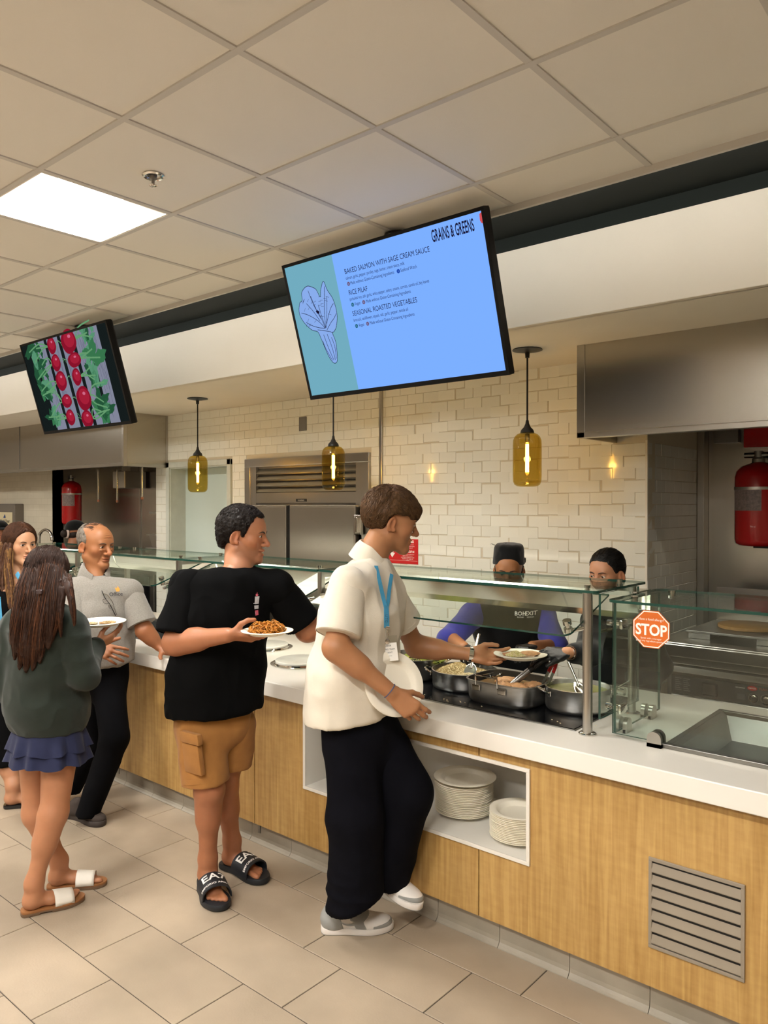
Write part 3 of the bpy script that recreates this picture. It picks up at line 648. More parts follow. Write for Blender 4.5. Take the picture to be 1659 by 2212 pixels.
# ================================================================== POTS, FOOD AND UTENSILS
M_ALU = mat('worn_aluminium', (.52, .51, .49), .32, 1.0, var=.3, vscale=9, stretch=(1, 1, 4), rvar=.08)
M_ALUL = mat('light_aluminium', (.70, .69, .66), .36, 1.0, var=.22, vscale=9, stretch=(1, 1, 4), rvar=.08)
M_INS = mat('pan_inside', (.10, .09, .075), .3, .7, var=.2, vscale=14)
def pot(name, lb, x, y, r, h, m_, hang, hs=1.0):
    t = thing(name, lb, 'pot', (x, y, ZH), 'metal pots on the hob'); c = (x, y, ZH)
    MB().lathe([(0, 0), (r*.93, 0), (r*.985, .008), (r, .02), (r, h-.004), (r+.004, h), (r-.001, h+.001)], c, 48, cap=False).build('body', m_, t, True, sharp=50)
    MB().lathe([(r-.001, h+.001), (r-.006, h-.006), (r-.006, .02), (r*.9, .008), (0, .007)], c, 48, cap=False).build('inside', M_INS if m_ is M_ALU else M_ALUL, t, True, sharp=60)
    for a in hang:
        d = np.array([math.cos(a), math.sin(a), 0]); s = np.array([-d[1], d[0], 0]); C = np.array([x, y, ZH+h-.022])
        pts = [C+d*(r-.002)-s*.035, C+d*(r+.012)-s*.035+[0, 0, .004], C+d*(r+.028)-s*.030+[0, 0, .014], C+d*(r+.038)-s*.014+[0, 0, .018], C+d*(r+.038)+s*.014+[0, 0, .018], C+d*(r+.028)+s*.030+[0, 0, .014], C+d*(r+.012)+s*.035+[0, 0, .004], C+d*(r-.002)+s*.035]
        hd = MB().tube(sm(pts, 4), .0052, 8).build('handle', M_CHROME, t, True)
        for q in (-1, 1):
            MB().obox(C+d*(r+.002)+s*.035*q, d, s, (0, 0, 1), .002, .013, .011, .0015).build('bracket', M_CHROME, hd)
            MB().lathe([(0, .0045), (.003, .004), (.004, .002), (.004, 0)], M=(C+d*(r+.003)+s*.035*q, s, np.array([0, 0, 1.]), d), n=10).build('rivet', M_CHROME, hd, True)
    return t
A0 = -2.2
pot('stock_pot', 'steel pot of roasted green vegetables, leftmost on the hob', -2.42, 3.08, .150, .105, M_ALU, (A0+.55, .35))
pot('saute_pot', 'wide steel pot of rice pilaf, second from the left on the hob', -2.10, 3.05, .152, .085, M_ALU, (A0-.55, .25))
pot('sauce_pot', 'light aluminium pot of pale green sauce beside the guard post', -1.505, 3.035, .135, .098, M_ALUL, (A0-.1, .45))
# roasting pan: rounded rectangle
def roaster():
    x, y = -1.795, 2.965; t = thing('roasting_pan', 'deep rounded roasting pan of salmon, third on the hob', 'pan', (x, y, ZH), 'metal pots on the hob'); c = (x, y, ZH)
    MB().lathe([(0, 0), (.155, 0), (.164, .01), (.167, .02), (.172, .092), (.178, .095), (.178, .098), (.170, .098)], c, 56, sx=.98, sy=.80, sup=4.5, cap=False).build('body', M_ALU, t, True, sharp=50)
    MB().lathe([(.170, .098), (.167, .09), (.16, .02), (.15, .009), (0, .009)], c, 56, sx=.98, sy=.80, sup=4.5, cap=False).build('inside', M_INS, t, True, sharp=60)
    for s in (-1,):
        yy = y-.80*.178; xh = x-.03; zz = ZH+.082
        hd = MB().tube([(xh-.055, yy+.004, zz-.01), (xh-.055, yy-.004, zz+.004), (xh-.055, yy-.006, zz+.042), (xh+.055, yy-.006, zz+.042), (xh+.055, yy-.004, zz+.004), (xh+.055, yy+.004, zz-.01)], .0042, 8).build('handle', M_CHROME, t, True)
        for q in (-.055, .075): MB().obox((xh+q, yy-.001, zz-.012), (1, 0, 0), (0, 1, 0), (0, 0, 1), .02, .003, .013, .002).build('bracket', M_CHROME, hd)
    return c
RC = roaster()
def chunk_mesh(n, r, sq=(1, 1, 1), seed=1):
    rr = random.Random(seed); bm = bmesh.new(); bmesh.ops.create_icosphere(bm, subdivisions=n, radius=r)
    for q in bm.verts: q.co = Vector((q.co.x*sq[0], q.co.y*sq[1], q.co.z*sq[2]))*rr.uniform(.75, 1.2)
    m = MB().bm(bm); return m
def grains(name, lb, cat, c, R, hfun, n, size, ms, sq=(1, .4, .4), seed=2, el=1.0, clip=None):
    """a heap of loose food: one uncountable object"""
    rr = random.Random(seed); m = MB()
    for i in range(n):
        a = rr.random()*2*PI; q = math.sqrt(rr.random()); u, v = R*q*math.cos(a), R*q*math.sin(a)*el
        if clip and not clip(u, v): continue
        z = hfun(u, v); s = size*rr.uniform(.7, 1.2); d = np.array([rr.gauss(0, 1), rr.gauss(0, 1), rr.gauss(0, .4)]); d /= np.linalg.norm(d)
        e = np.cross(d, [.3, .2, 1]); e /= np.linalg.norm(e); g = np.cross(d, e); C = np.array([c[0]+u, c[1]+v, c[2]+z])
        vs = [C+d*s*sq[0], C-d*s*sq[0], C+e*s*sq[1], C-e*s*sq[1], C+g*s*sq[2], C-g*s*sq[2]]
        m.add(vs, [(0, 2, 4), (0, 4, 3), (0, 3, 5), (0, 5, 2), (1, 4, 2), (1, 3, 4), (1, 5, 3), (1, 2, 5)], rr.randrange(len(ms)))
    # underlying mound
    k = 20; vs = [(c[0], c[1], c[2]+hfun(0, 0)-size*.4)]; fs = []
    for ring in range(1, 6):
        for j in range(k):
            u, v = R*ring/5*math.cos(2*PI*j/k), R*ring/5*math.sin(2*PI*j/k)*el; vs.append((c[0]+u, c[1]+v, c[2]+hfun(u, v)-size*.4))
    for j in range(k): fs.append((0, 1+j, 1+(j+1) % k))
    for ring in range(4):
        for j in range(k): a = 1+ring*k; fs.append((a+j, a+k+j, a+k+(j+1) % k, a+(j+1) % k))
    m.add(vs, fs, 0)
    o = m.build(name, ms, None); o['kind'] = 'stuff'; return tag(o, lb, cat)
M_RICE = mat('rice', s2l(214, 196, 150), .6); M_RICE2 = mat('rice_brown', s2l(176, 150, 100), .6); M_RICE3 = mat('rice_pale', s2l(232, 216, 178), .55)
M_VEG = mat('green_veg', s2l(128, 140, 44), .5); M_VEG2 = mat('dark_veg', s2l(56, 60, 22), .5); M_VEG3 = mat('yellow_veg', s2l(196, 184, 90), .5)
M_SALM = mat('salmon', s2l(220, 168, 120), .45, var=.3, vscale=60, bump=.3, bscale=150)
M_SAUCE = mat('green_sauce', s2l(150, 150, 96), .25, var=.2, vscale=30)
grains('rice_pilaf', 'heap of brown-gold rice pilaf in the second pot', 'rice', (-2.13, 3.07, ZH+.052), .135, lambda u, v: .040*math.exp(-((u+.03)**2+(v-.02)**2)/.006)+.006, 2600, .0055, [M_RICE, M_RICE2, M_RICE2], seed=3)
grains('white_rice', 'pale clump of rice at the front right of the second pot', 'rice', (-2.03, 2.985, ZH+.066), .055, lambda u, v: .018*math.exp(-(u*u+v*v)/.0015), 800, .0055, [M_RICE3, M_RICE3, M_RICE], seed=5)
grains('roasted_vegetables', 'green and yellow roasted vegetable pieces in the leftmost pot', 'vegetables', (-2.39, 3.10, ZH+.066), .13, lambda u, v: .02+.02*math.exp(-((u-.05)**2+v*v)/.004), 150, .019, [M_VEG, M_VEG2, M_VEG3, M_VEG], (1, .7, .5), seed=6)
for k, (dx, dy, a) in enumerate(((.06, -.045, .3), (.10, .02, 1.2), (.01, -.06, -.4), (-.04, .03, .9))):
    m = MB(); bm = bmesh.new(); bmesh.ops.create_icosphere(bm, subdivisions=3, radius=1)
    for q in bm.verts:
        x, y, z = q.co; s = 1+.12*math.sin(7*x+k)*math.cos(5*y); q.co = Vector((RC[0]+dx+(x*.05*math.cos(a)-y*.03*math.sin(a))*s, RC[1]+dy+(x*.05*math.sin(a)+y*.03*math.cos(a))*s, RC[2]+.078+z*.014*s+.004*math.sin(20*x)))
    tag(m.bm(bm).build('salmon_fillet', M_SALM, None, True, sharp=180), 'baked salmon fillet in cream sauce lying in the roasting pan', 'fish', 'salmon fillets in the roasting pan')
tag(MB().lathe([(0, .0), (.125, .0), (.128, -.003), (.1, -.01), (0, -.01)], (-1.505, 3.035, ZH+.080), 40).build('sage_sauce', M_SAUCE, None, True), 'pale green sauce filling the light aluminium pot', 'sauce')
tag(MB().lathe([(0, .0), (.15, .0), (.15, -.004), (0, -.004)], (RC[0], RC[1], ZH+.068), 40, sx=.98, sy=.8, sup=4.5).build('cream_sauce', mat('cream_sauce_brown', s2l(120, 92, 56), .3, var=.3, vscale=30), None, True), 'brown cream sauce covering the bottom of the roasting pan', 'sauce')
rr = random.Random(11); m = MB()
spill = [(-2.17, 2.80), (-2.14, 2.79), (-2.03, 2.79), (-2.01, 2.785), (-2.02, 2.775), (-2.0, 2.77), (-1.95, 2.80), (-1.94, 2.79), (-1.92, 2.795), (-1.99, 2.765), (-1.50, 2.80), (-1.45, 2.775), (-1.83, 2.79), (-1.47, 2.79), (-1.34, 2.86)]
for k, (x, y) in enumerate(spill):
    a = rr.random()*PI; zz = ZH+.002 if x < -1.38 else ZT+.002
    tag(MB().lathe([(0, -.0016), (.002, 0), (0, .0016)], (x, y, zz), 8, sx=2.2, sy=1).build('rice_grain', M_RICE3), 'loose spilled rice grain on the black hob', 'rice', 'spilled rice grains')
# serving tools
def spoon(name, lb, a, b, wb, m_, cat='utensil'):
    a, b = np.array(a, float), np.array(b, float); t = thing(name, lb, cat, tuple(a)); d = (b-a)/np.linalg.norm(b-a); s = np.cross(d, [0, 0, 1]); s /= np.linalg.norm(s); n = np.cross(s, d)
    MB().tube([a+d*.05, a+(b-a)*.5, b], [.006, .0065, .008], 8, flat=.45, up=n).build('handle', m_, t, True)
    MB().lathe([(0, -.006), (.6, -.005), (1, 0), (.92, .001), (.6, -.002), (0, -.003)], M=(a+d*.03, d*.045, s*wb, n), n=24).build('bowl', m_, t, True, sharp=60)
    return t
spoon('serving_spoon', 'steel serving spoon standing in the vegetables pot', (-2.47, 3.06, ZH+.06), (-2.37, 3.07, ZH+.16), .03, M_CHROME)
spoon('rice_spoon', 'steel serving spoon held over the rice pilaf pot', (-2.06, 3.03, ZH+.055), (-2.115, 3.20, ZH+.23), .03, M_CHROME)
def tongs(lb, a, b, sp, m1, cat='tongs'):
    a, b = np.array(a, float), np.array(b, float); t = thing('tongs', lb, cat, tuple(a)); d = (b-a)/np.linalg.norm(b-a); s = np.cross(d, [0, 0, 1]); s /= np.linalg.norm(s); n = np.cross(s, d)
    for q in (-1, 1):
        pts = [a+s*q*sp*.5, a+(b-a)*.3+s*q*sp*1.0, a+(b-a)*.7+s*q*sp*.8, b+s*q*.003]
        MB().tube(sm(pts, 4), .0095, 8, flat=.28, up=s).build('arm', M_STEELD, t, True)
        MB().tube([a+(b-a)*.55+s*q*sp*.92, a+(b-a)*.75+s*q*sp*.75, a+(b-a)*.95+s*q*sp*.2], .0115, 8, flat=.35, up=s).build('grip', m1, t, True)
    MB().cyl(b-s*.01, b+s*.01, .006, n=10).build('hinge', M_CHROME, t, True)
tongs('black-gripped steel tongs resting in the roasting pan', (-1.80, 2.955, ZH+.055), (-1.665, 3.06, ZH+.20), .018, M_BLACK)
tongs('red-gripped tongs standing between the roasting pan and the sauce pot', (-1.64, 2.98, ZH+.07), (-1.62, 3.07, ZH+.19), .014, M_RED)
spoon('ladle', 'steel ladle leaning in the pale green sauce pot', (-1.455, 2.985, ZH+.07), (-1.56, 3.06, ZH+.185), .03, M_CHROME)

# ================================================================== SNEEZE GUARDS
def pane(name, pts, d, parent, m=None):
    o = MB(); n = len(pts); v = [np.array(p, float) for p in pts]; d = np.array(d, float); v += [p+d for p in v]
    o.add(v, [tuple(range(n-1, -1, -1)), tuple(range(n, 2*n))], 0).add(v, [(k, (k+1) % n, n+(k+1) % n, n+k) for k in range(n)], 1)
    return o.build(name, [m or M_GLASS, M_GEDGE], parent)
def rrect(a, ux, uy, w, h, r, corners=(1, 1, 1, 1), n=5):
    a, ux, uy = (np.array(q, float) for q in (a, ux, uy)); out = []
    for k, (cx, cy, a0) in enumerate(((r, r, PI), (w-r, r, 1.5*PI), (w-r, h-r, 0), (r, h-r, .5*PI))):
        if corners[k]:
            for i in range(n+1): th = a0+i/n*PI/2; out.append(a+ux*(cx+r*math.cos(th))+uy*(cy+r*math.sin(th)))
        else:
            out.append(a+ux*(0 if k in (0, 3) else w)+uy*(0 if k < 2 else h))
    return out
def knob(m, p, d, r=.014, l=.03):
    p, d = np.array(p, float), np.array(d, float); m.cyl(p-d*l/2, p-d*l*.15, r, r, 16).cyl(p-d*l*.15, p+d*l*.15, r*.6, r*.6, 12).cyl(p+d*l*.15, p+d*l/2, r, r, 16)
ZG = 1.405; YG0, YG1 = 2.715, 3.20; YS0, ZS0, YS1, ZS1 = 2.60, 1.25, 2.95, 1.372
BX = [-1.315, -2.754, -3.97, -5.19, -6.41]
glab = ['glass sneeze guard with a full steel post over the pots', 'glass sneeze guard between the man in black and the young man', 'glass sneeze guard beside the older man over the cold well', 'farthest glass sneeze guard behind the older man and the women']
for i in range(4):
    x1, x0 = BX[i]+(.045 if i == 0 else -.006), BX[i+1]+.006; t = thing('sneeze_guard', glab[i], 'sneeze guard', ((x0+x1)/2, 2.95, ZT), 'glass sneeze guards')
    pane('top_glass', rrect((x0, YG0, ZG), (1, 0, 0), (0, 1, 0), x1-x0, YG1-YG0, .02, (0, 1, 1, 0) if i == 0 else (0, 0, 0, 0)), (0, 0, .010), t)
    sl = np.array([0, YS1-YS0, ZS1-ZS0]); L = np.linalg.norm(sl); sl /= L; nn = np.cross([1, 0, 0], sl)
    xe = x1-.055 if i == 0 else x1-.045
    pane('slanted_glass', rrect((x0+.045, YS0, ZS0), (1, 0, 0), sl, xe-x0-.045, L, .035, (1, 1, 0, 0)), nn*.008, t)
    for x in (x0+.10, x1-.085):
        for yy in (YG0+.10, YG1-.08): k = MB(); knob(k, (x, yy, ZG+.005), (0, 0, 1), .012, .03); k.build('glass_clamp', M_CHROME, t, True)
    for x in (x0+.075, x1-.085 if i else x1-.10):
        c = np.array([x, YS0+.08, ZS0+.028]); kb = MB(); knob(kb, c, nn, .017, .05); kb.cyl(c-nn*.022, (x+(.05 if x > (x0+x1)/2 else -.05), YS0+.13, ZS0+.02), .009, n=10); kb.build('standoff', M_CHROME, t, True)
    # stainless light trough under the glass with its lamp
    y0 = 3.02
    MB().prism([(x0, y0, 1.388), (x0, y0-.01, 1.37), (x0, y0+.015, 1.30), (x0, y0+.05, 1.27), (x0, y0+.06, 1.272), (x0, y0+.03, 1.305), (x0, y0+.012, 1.365), (x0, y0+.14, 1.365), (x0, y0+.14, 1.30), (x0, y0+.146, 1.30), (x0, y0+.146, 1.388)], (x1-x0+(.03 if i == 0 else 0), 0, 0)).build('light_trough', mat('bright_trough_steel', (.78, .77, .72), .2, 1.0, aniso=.3), t)
    MB().box(x0+.04, x1-.04, y0+.065, y0+.10, 1.335, 1.350).build('lamp_tube', glow('counter_lamp', (1, .93, .80), 17), t)
    # bracket frame at the left joint
    xb = BX[i+1]
    fr = MB().box(xb-.014, xb+.014, YG0+.01, YG0+.038, 1.235, ZG-.002, .003).box(xb-.013, xb+.013, YG0+.03, YG1-.06, ZG-.03, ZG-.003, .003)
    fr.obox((xb, (YS0+YS1)/2+.02, (ZS0+ZS1)/2-.012), (1, 0, 0), sl, nn, .011, L*.47, .007, .002)
    fr.box(xb-.016, xb+.016, YG1-.09, YG1-.058, ZT, ZG-.002, .003); fr.lathe([(0, ZT), (.04, ZT), (.04, ZT+.006), (.03, ZT+.010), (0, ZT+.010)], (xb, YG1-.074, 0), 20)
    fr.build('bracket_frame', M_STEEL, t)
    if i == 0:
        x = BX[0]
        MB().cyl((x, 2.735, ZT), (x, 2.735, ZG-.001), .019, n=24).build('post', M_STEEL, t, True)
        MB().lathe([(0, ZT), (.034, ZT), (.034, ZT+.005), (.028, ZT+.009), (.02, ZT+.010), (0, ZT+.010)], (x, 2.735, 0), 28).build('post_flange', M_CHROME, t, True)
        MB().cyl((x+.01, 3.13, ZT), (x+.01, 3.13, ZG-.001), .017, n=20).build('post', M_STEEL, t, True)
        MB().lathe([(0, ZT), (.034, ZT), (.034, ZT+.005), (.02, ZT+.010), (0, ZT+.010)], (x+.01, 3.13, 0), 24).build('post_flange', M_CHROME, t, True)
        pane('end_glass', [(x+.035, 2.755, ZT+.06), (x+.035, 3.12, ZT+.06), (x+.035, 3.12, ZG-.004), (x+.035, 2.755, ZG-.004)], (.009, 0, 0), t)
        k = MB(); knob(k, (x+.04, 2.93, 1.0), (1, 0, 0), .016, .05); k.cyl((x+.02, 2.93, 1.0), (x+.005, 3.12, 1.0), .006, n=8); k.build('end_clamp', M_CHROME, t, True)
        k = MB(); knob(k, (x+.04, 2.95, 1.26), (1, 0, 0), .016, .06); k.cyl((x+.02, 2.80, 1.25), (x+.1, 2.99, 1.27), .006, n=8); k.build('end_clamp', M_CHROME, t, True)
for (x0, x1, lb) in ((-2.965, -2.80, 'white card lying on the slanted glass just left of the bracket by the young man'), (-2.705, -2.55, 'white card lying on the slanted glass just right of the bracket by the young man')):
    sl = np.array([0, YS1-YS0, ZS1-ZS0]); L = np.linalg.norm(sl); sl /= L; nn = np.cross([1, 0, 0], sl); a = np.array([x0, YS0, ZS0])+nn*.0085+sl*.012
    t = thing('table_card', lb, 'card', tuple(a)); MB().prism([a, a+[x1-x0, 0, 0], a+[x1-x0, 0, 0]+sl*L*.9, a+sl*L*.9], nn*.002).build('sheet', mat('card_white', s2l(244, 240, 222), .5), t)
    MB().obox(a+np.array([.06, 0, 0])+sl*.09+nn*.0025, (1, 0, 0), sl, nn, .018, .006, .0004).build('printed_mark', M_BLACK, t)
# upright guard at the right with the allergy sticker
t = thing('upright_guard', 'upright glass guard on half-round clamps around the steel food well', 'sneeze guard', (-.4, 2.9, ZT))
GX = -1.228; GY = 2.762; GZ = 1.375
pane('front_glass', [(GX, GY, ZT+.015), (1.25, GY, ZT+.015), (1.25, GY, GZ-.004), (GX, GY, GZ-.004)], (0, .010, 0), t)
pane('side_glass', [(GX, GY+.012, ZT+.015), (GX, 3.215, ZT+.015), (GX, 3.215, GZ-.004), (GX, GY+.012, GZ-.004)], (.010, 0, 0), t)
pane('top_glass', rrect((GX-.01, GY-.03, GZ), (1, 0, 0), (0, 1, 0), 2.5, .50, .03, (1, 0, 0, 1)), (0, 0, .010), t)
def halfclamp(c, along, out):
    c, a, o = np.array(c, float), np.array(along, float), np.array(out, float); pts = []
    for k in range(13): th = PI*k/12; pts.append(c+a*.026*math.cos(th)+np.array([0, 0, 1.])*(.030+.026*math.sin(th)))
    pts = [c+a*.026]+pts+[c-a*.026]
    return [p-o*.022 for p in pts], o*.016, [p+o*.010 for p in pts], o*.016
for c, al, ou in (((-1.06, GY-.002, ZT), (1, 0, 0), (0, 1, 0)), ((-.30, GY-.002, ZT), (1, 0, 0), (0, 1, 0)), ((GX, 2.86, ZT), (0, 1, 0), (1, 0, 0)), ((GX, 3.11, ZT), (0, 1, 0), (1, 0, 0))):
    p, d, p2, d2 = halfclamp(c, al, ou); k = MB().prism(p, d).prism(p2, d2); cc = np.array(c, float); k.obox(cc+[0, 0, .007], al, ou, (0, 0, 1), .026, .022, .007); k.build('half_round_clamp', M_STEEL, t)
for zz, yy in ((1.285, GY+.06), (.965, GY+.05)):
    k = MB(); k.obox((GX+.018, yy, zz), (1, 0, 0), (0, 1, 0), (0, 0, 1), .008, .03, .018, .006); knob(k, (GX-.02, yy+.0, zz), (1, 0, 0), .013, .05); k.build('glass_clamp', M_CHROME, t, True)
for p_ in ((GX+.06, GY+.06, GZ+.005), (GX+.10, 3.10, GZ+.005)): k = MB(); knob(k, p_, (0, 0, 1), .014, .03); k.build('glass_clamp', M_CHROME, t, True)
MB().box(PX0-.02, 1.25, GY-.008, GY+.018, ZT, ZT+.016, .002).build('glass_track', M_STEELD, t)
t = thing('allergy_sticker', 'orange octagonal STOP food-allergy sticker on the upright glass guard', 'sticker', (-1.08, GY, 1.286))
def octo(r, y, z=1.286, x=-1.080): return [(x+r*math.cos(PI/8+k*PI/4)/math.cos(PI/8), y, z+r*math.sin(PI/8+k*PI/4)/math.cos(PI/8)) for k in range(8)]
M_ORG = mat('sticker_orange', s2l(214, 106, 36), .4); M_WHT = mat('print_white', s2l(250, 246, 238), .5)
MB().prism(octo(.068, GY-.0012), (0, .001, 0)).build('border', M_ORG, t); MB().prism(octo(.0655, GY-.0016), (0, .0006, 0)).build('white_line', M_WHT, t); MB().prism(octo(.062, GY-.002), (0, .0006, 0)).build('field', M_ORG, t)
S = lambda s, z, sz, xs=1, b=0: text(s, sz, M_WHT, (-1.080, GY-.0023, z), (1, 0, 0), (0, 0, 1), t, align='CENTER', xs=xs, bold=b)
S('Have a food allergy?', 1.318, .0125, .92); S('STOP', 1.265, .056, .86, .0016); S('Speak with a manager', 1.250, .0088); S('about any ingredient questions.', 1.240, .0088)
flush_text()
# ================================================================== KITCHEN BEHIND THE COUNTER
def hood(lb, x0, x1, yf, yb, seams, side):
    t = thing('range_hood', lb, 'hood', ((x0+x1)/2, (yf+yb)/2, 2.12), 'stainless range hoods')
    z0, z1 = 2.12, ZS-.001
    MB().box(x0, x1, yf, yf+.02, z0+.03, z1).build('front_panel', M_STEELH, t)
    MB().box(x0, x1, yf-.006, yf+.05, z0, z0+.032, .003).build('drip_lip', M_STEEL, t)
    MB().box(x0-.001, x0+.045, yf-.006, yf+.004, z0, z1).build('corner_strip', M_STEEL, t)
    if side:
        MB().box(x1-.02, x1, yf+.02, YW-.001, z0+.02, z1).build('side_panel', M_STEELH, t)
        MB().box(x1-.03, x1+.004, yf-.008, yf+.03, z0-.004, z1).build('corner_strip', M_STEEL, t)
        MB().box(x1-.012, x1+.006, yf+.03, YW-.002, z0-.004, z0+.026, .003).build('drip_lip', M_STEEL, t)
        MB().box(x1-.004, x1+.006, YW-.02, YW-.002, z0, z1).build('corner_strip', M_STEEL, t)
    else:
        MB().box(x0, x0+.02, yf+.02, YW-.001, z0+.002, z1).build('side_panel', M_STEELH, t)
    for x in seams: MB().box(x-.006, x+.006, yf-.004, yf+.002, z0+.03, z1).build('seam_strip', M_STEELD, t)
    MB().prism([(x0+.02, yf+.03, z1-.05), (x0+.02, yb-.02, z1-.25), (x0+.02, yb-.02, z1-.23), (x0+.02, yf+.03, z1-.03)], (x1-x0-.04, 0, 0)).build('filter_bank', mat('dark_filter', (.08, .08, .075), .4, .8), t)
hood('long stainless hood above the right-hand cooking alcove', -2.028, 2.2, 4.08, 5.55, (.6,), False)
hood('stainless hood at the far left behind the radish screen', -11.2, -6.833, 4.085, 5.105, (-9.08,), True)
def tank(lb, x, y, z, r, h, strap, lab_dir):
    t = thing('fire_suppression_tank', lb, 'fire tank', (x, y, z), 'red fire suppression tanks')
    MB().lathe([(0, z), (r*.8, z), (r*.96, z+.015), (r, z+.04), (r, z+h*.82), (r*.93, z+h*.89), (r*.72, z+h*.95), (r*.36, z+h*.985), (r*.25, z+h), (0, z+h)], (x, y, 0), 36).build('cylinder', M_RED, t, True, sharp=60)
    MB().lathe([(0, z+h-.004), (r*.28, z+h-.004), (r*.28, z+h+.02), (r*.2, z+h+.03), (r*.2, z+h+.07), (0, z+h+.07)], (x, y, 0), 16).cyl((x-r*.6, y, z+h+.045), (x+r*.6, y, z+h+.045), r*.13, n=10).build('valve', M_STEELD, t, True)
    MB().lathe([(r+.001, z+strap), (r+.003, z+strap), (r+.003, z+strap+.018), (r+.001, z+strap+.018)], (x, y, 0), 36).build('strap', M_STEEL, t, True)
    a0 = lab_dir; m = MB(); n = 10; vs = []
    for k in range(n+1):
        a = a0-.75+1.5*k/n
        for zz in (z+h*.42, z+h*.70): vs.append((x+(r+.0012)*math.cos(a), y+(r+.0012)*math.sin(a), zz))
    m.add(vs, [(2*k, 2*k+2, 2*k+3, 2*k+1) for k in range(n)]); m.build('data_label', mat('tank_label', s2l(150, 130, 122), .5, var=.45, vscale=70), t)
    MB().box(x-.05, x+.05, y+r*.5, y+r+.03, z-.02, z-.002).build('foot_bracket', M_BLACK, t)
tank('red fire suppression tank hanging in the right-hand alcove', -1.395, 5.36, 1.475, .142, .54, .36, -PI*.62)
t = thing('red_release_box', 'red enclosure above the fire tank under the right hood', 'fire box', (-1.3, 5.45, 2.03)); MB().box(-1.50, -.95, 5.40, 5.553, 2.115, 2.24, .006).build('enclosure', M_RED, t); MB().box(-1.72, -1.56, 5.50, 5.553, 2.16, 2.25, .003).build('junction_plate', M_STEELD, t)
tank('red fire suppression tank in the far left recess', -9.05, 4.70, 1.50, .115, .53, .36, -PI*.30)
# hanging nozzles under the left hood
for x, y, L, lb in ((-8.15, 4.55, .45, 'thin steel nozzle drop, leftmost under the far hood'), (-7.75, 4.55, .46, 'thin steel nozzle drop, middle one under the far hood'), (-7.02, 4.40, .42, 'thin steel nozzle drop nearest the tiled pier under the far hood')):
    t = thing('nozzle_drop', lb, 'pipe', (x, y, 2.12-L*.4), 'nozzle drops under the far hood')
    MB().cyl((x, y, ZS-.001), (x, y, 2.12-L*.72), .011, n=10).build('pipe', M_CHROME, t, True); MB().lathe([(.0, 2.12-L*.72-.03), (.014, 2.12-L*.72-.025), (.016, 2.12-L*.72), (0, 2.12-L*.72+.004)], (x, y, 0), 12).build('nozzle_tip', mat('copper_tip', (.45, .2, .12), .3, 1.0), t, True)
t = thing('hood_lamp_box', 'steel lamp box hanging below the far hood beside the tank', 'lamp', (-8.1, 4.9, 2.0)); MB().box(-8.28, -8.02, 4.8, 5.08, 1.93, 2.13, .01).build('box', M_STEEL, t); MB().box(-8.24, -8.06, 4.9, 5.0, 2.13, 2.3).build('neck', M_STEEL, t)
# far recess furniture
t = thing('wall_shelf', 'steel wall shelf with a tilted panel beside the tiled pier', 'shelf', (-7.15, 5.0, 1.70)); MB().box(-7.6, -7.05, 4.85, 5.10, 1.635, 1.66, .003).build('board', M_STEEL, t); MB().prism([(-7.6, 4.93, 1.665), (-7.6, 5.06, 1.82), (-7.6, 5.07, 1.82), (-7.6, 4.94, 1.665)], (.52, 0, 0)).build('tilted_panel', mat('blue_steel', (.14, .16, .2), .3, .8), t)
t = thing('price_tag', 'yellow and white tag under the steel wall shelf', 'tag', (-7.2, 4.84, 1.58)); MB().box(-7.32, -7.18, 4.843, 4.848, 1.585, 1.634).build('white_part', M_WHT, t); MB().box(-7.18, -7.06, 4.843, 4.848, 1.585, 1.634).build('yellow_part', mat('tag_yellow', s2l(200, 180, 30), .5), t)
t = thing('food_pan', 'small steel food pan on a shelf beside the tiled pier', 'pan', (-7.3, 4.95, 1.30)); MB().prism([(-7.55, 4.82, 1.40), (-7.52, 4.84, 1.27), (-7.1, 4.84, 1.27), (-7.07, 4.82, 1.40)], (0, .25, 0)).box(-7.57, -7.05, 4.80, 5.09, 1.398, 1.41).build('pan', M_STEEL, t)
t = thing('low_shelf', 'lower steel shelf in the far recess', 'shelf', (-7.3, 4.95, 1.18)); MB().box(-7.6, -7.05, 4.80, 5.10, 1.17, 1.262, .003).build('board', M_STEEL, t); MB().box(-9.2, -7.05, 5.02, 5.10, .98, 1.13, .003).build('back_splash', M_STEELD, t)
t = thing('countertop_oven', 'black countertop oven with a steel frame standing in the far recess', 'oven', (-7.5, 4.8, .5))
MB().box(-8.25, -7.12, 4.60, 5.1, .42, 1.0, .01).build('body', M_STEELD, t); MB().box(-8.2, -7.2, 4.585, 4.60, .46, .97, .004).build('door', M_BLKGL, t); MB().box(-8.0, -7.42, 4.575, 4.585, .72, .90, .003).build('panel', M_BLACK, t); MB().tube([(-7.98, 4.57, .885), (-7.44, 4.57, .885)], .006, 8).build('handle', M_CHROME, t, True)
text('Avantco', .045, mat('print_amber', s2l(210, 150, 90), .5), (-7.74, 4.573, .77), (1, 0, 0), (0, 0, 1), t)
t = thing('oven_stand', 'steel base cabinet below the countertop oven', 'cabinet', (-7.6, 4.85, 0)); MB().box(-8.6, -7.06, 4.62, 5.1, .05, .418, .005).build('body', M_STEELD, t)
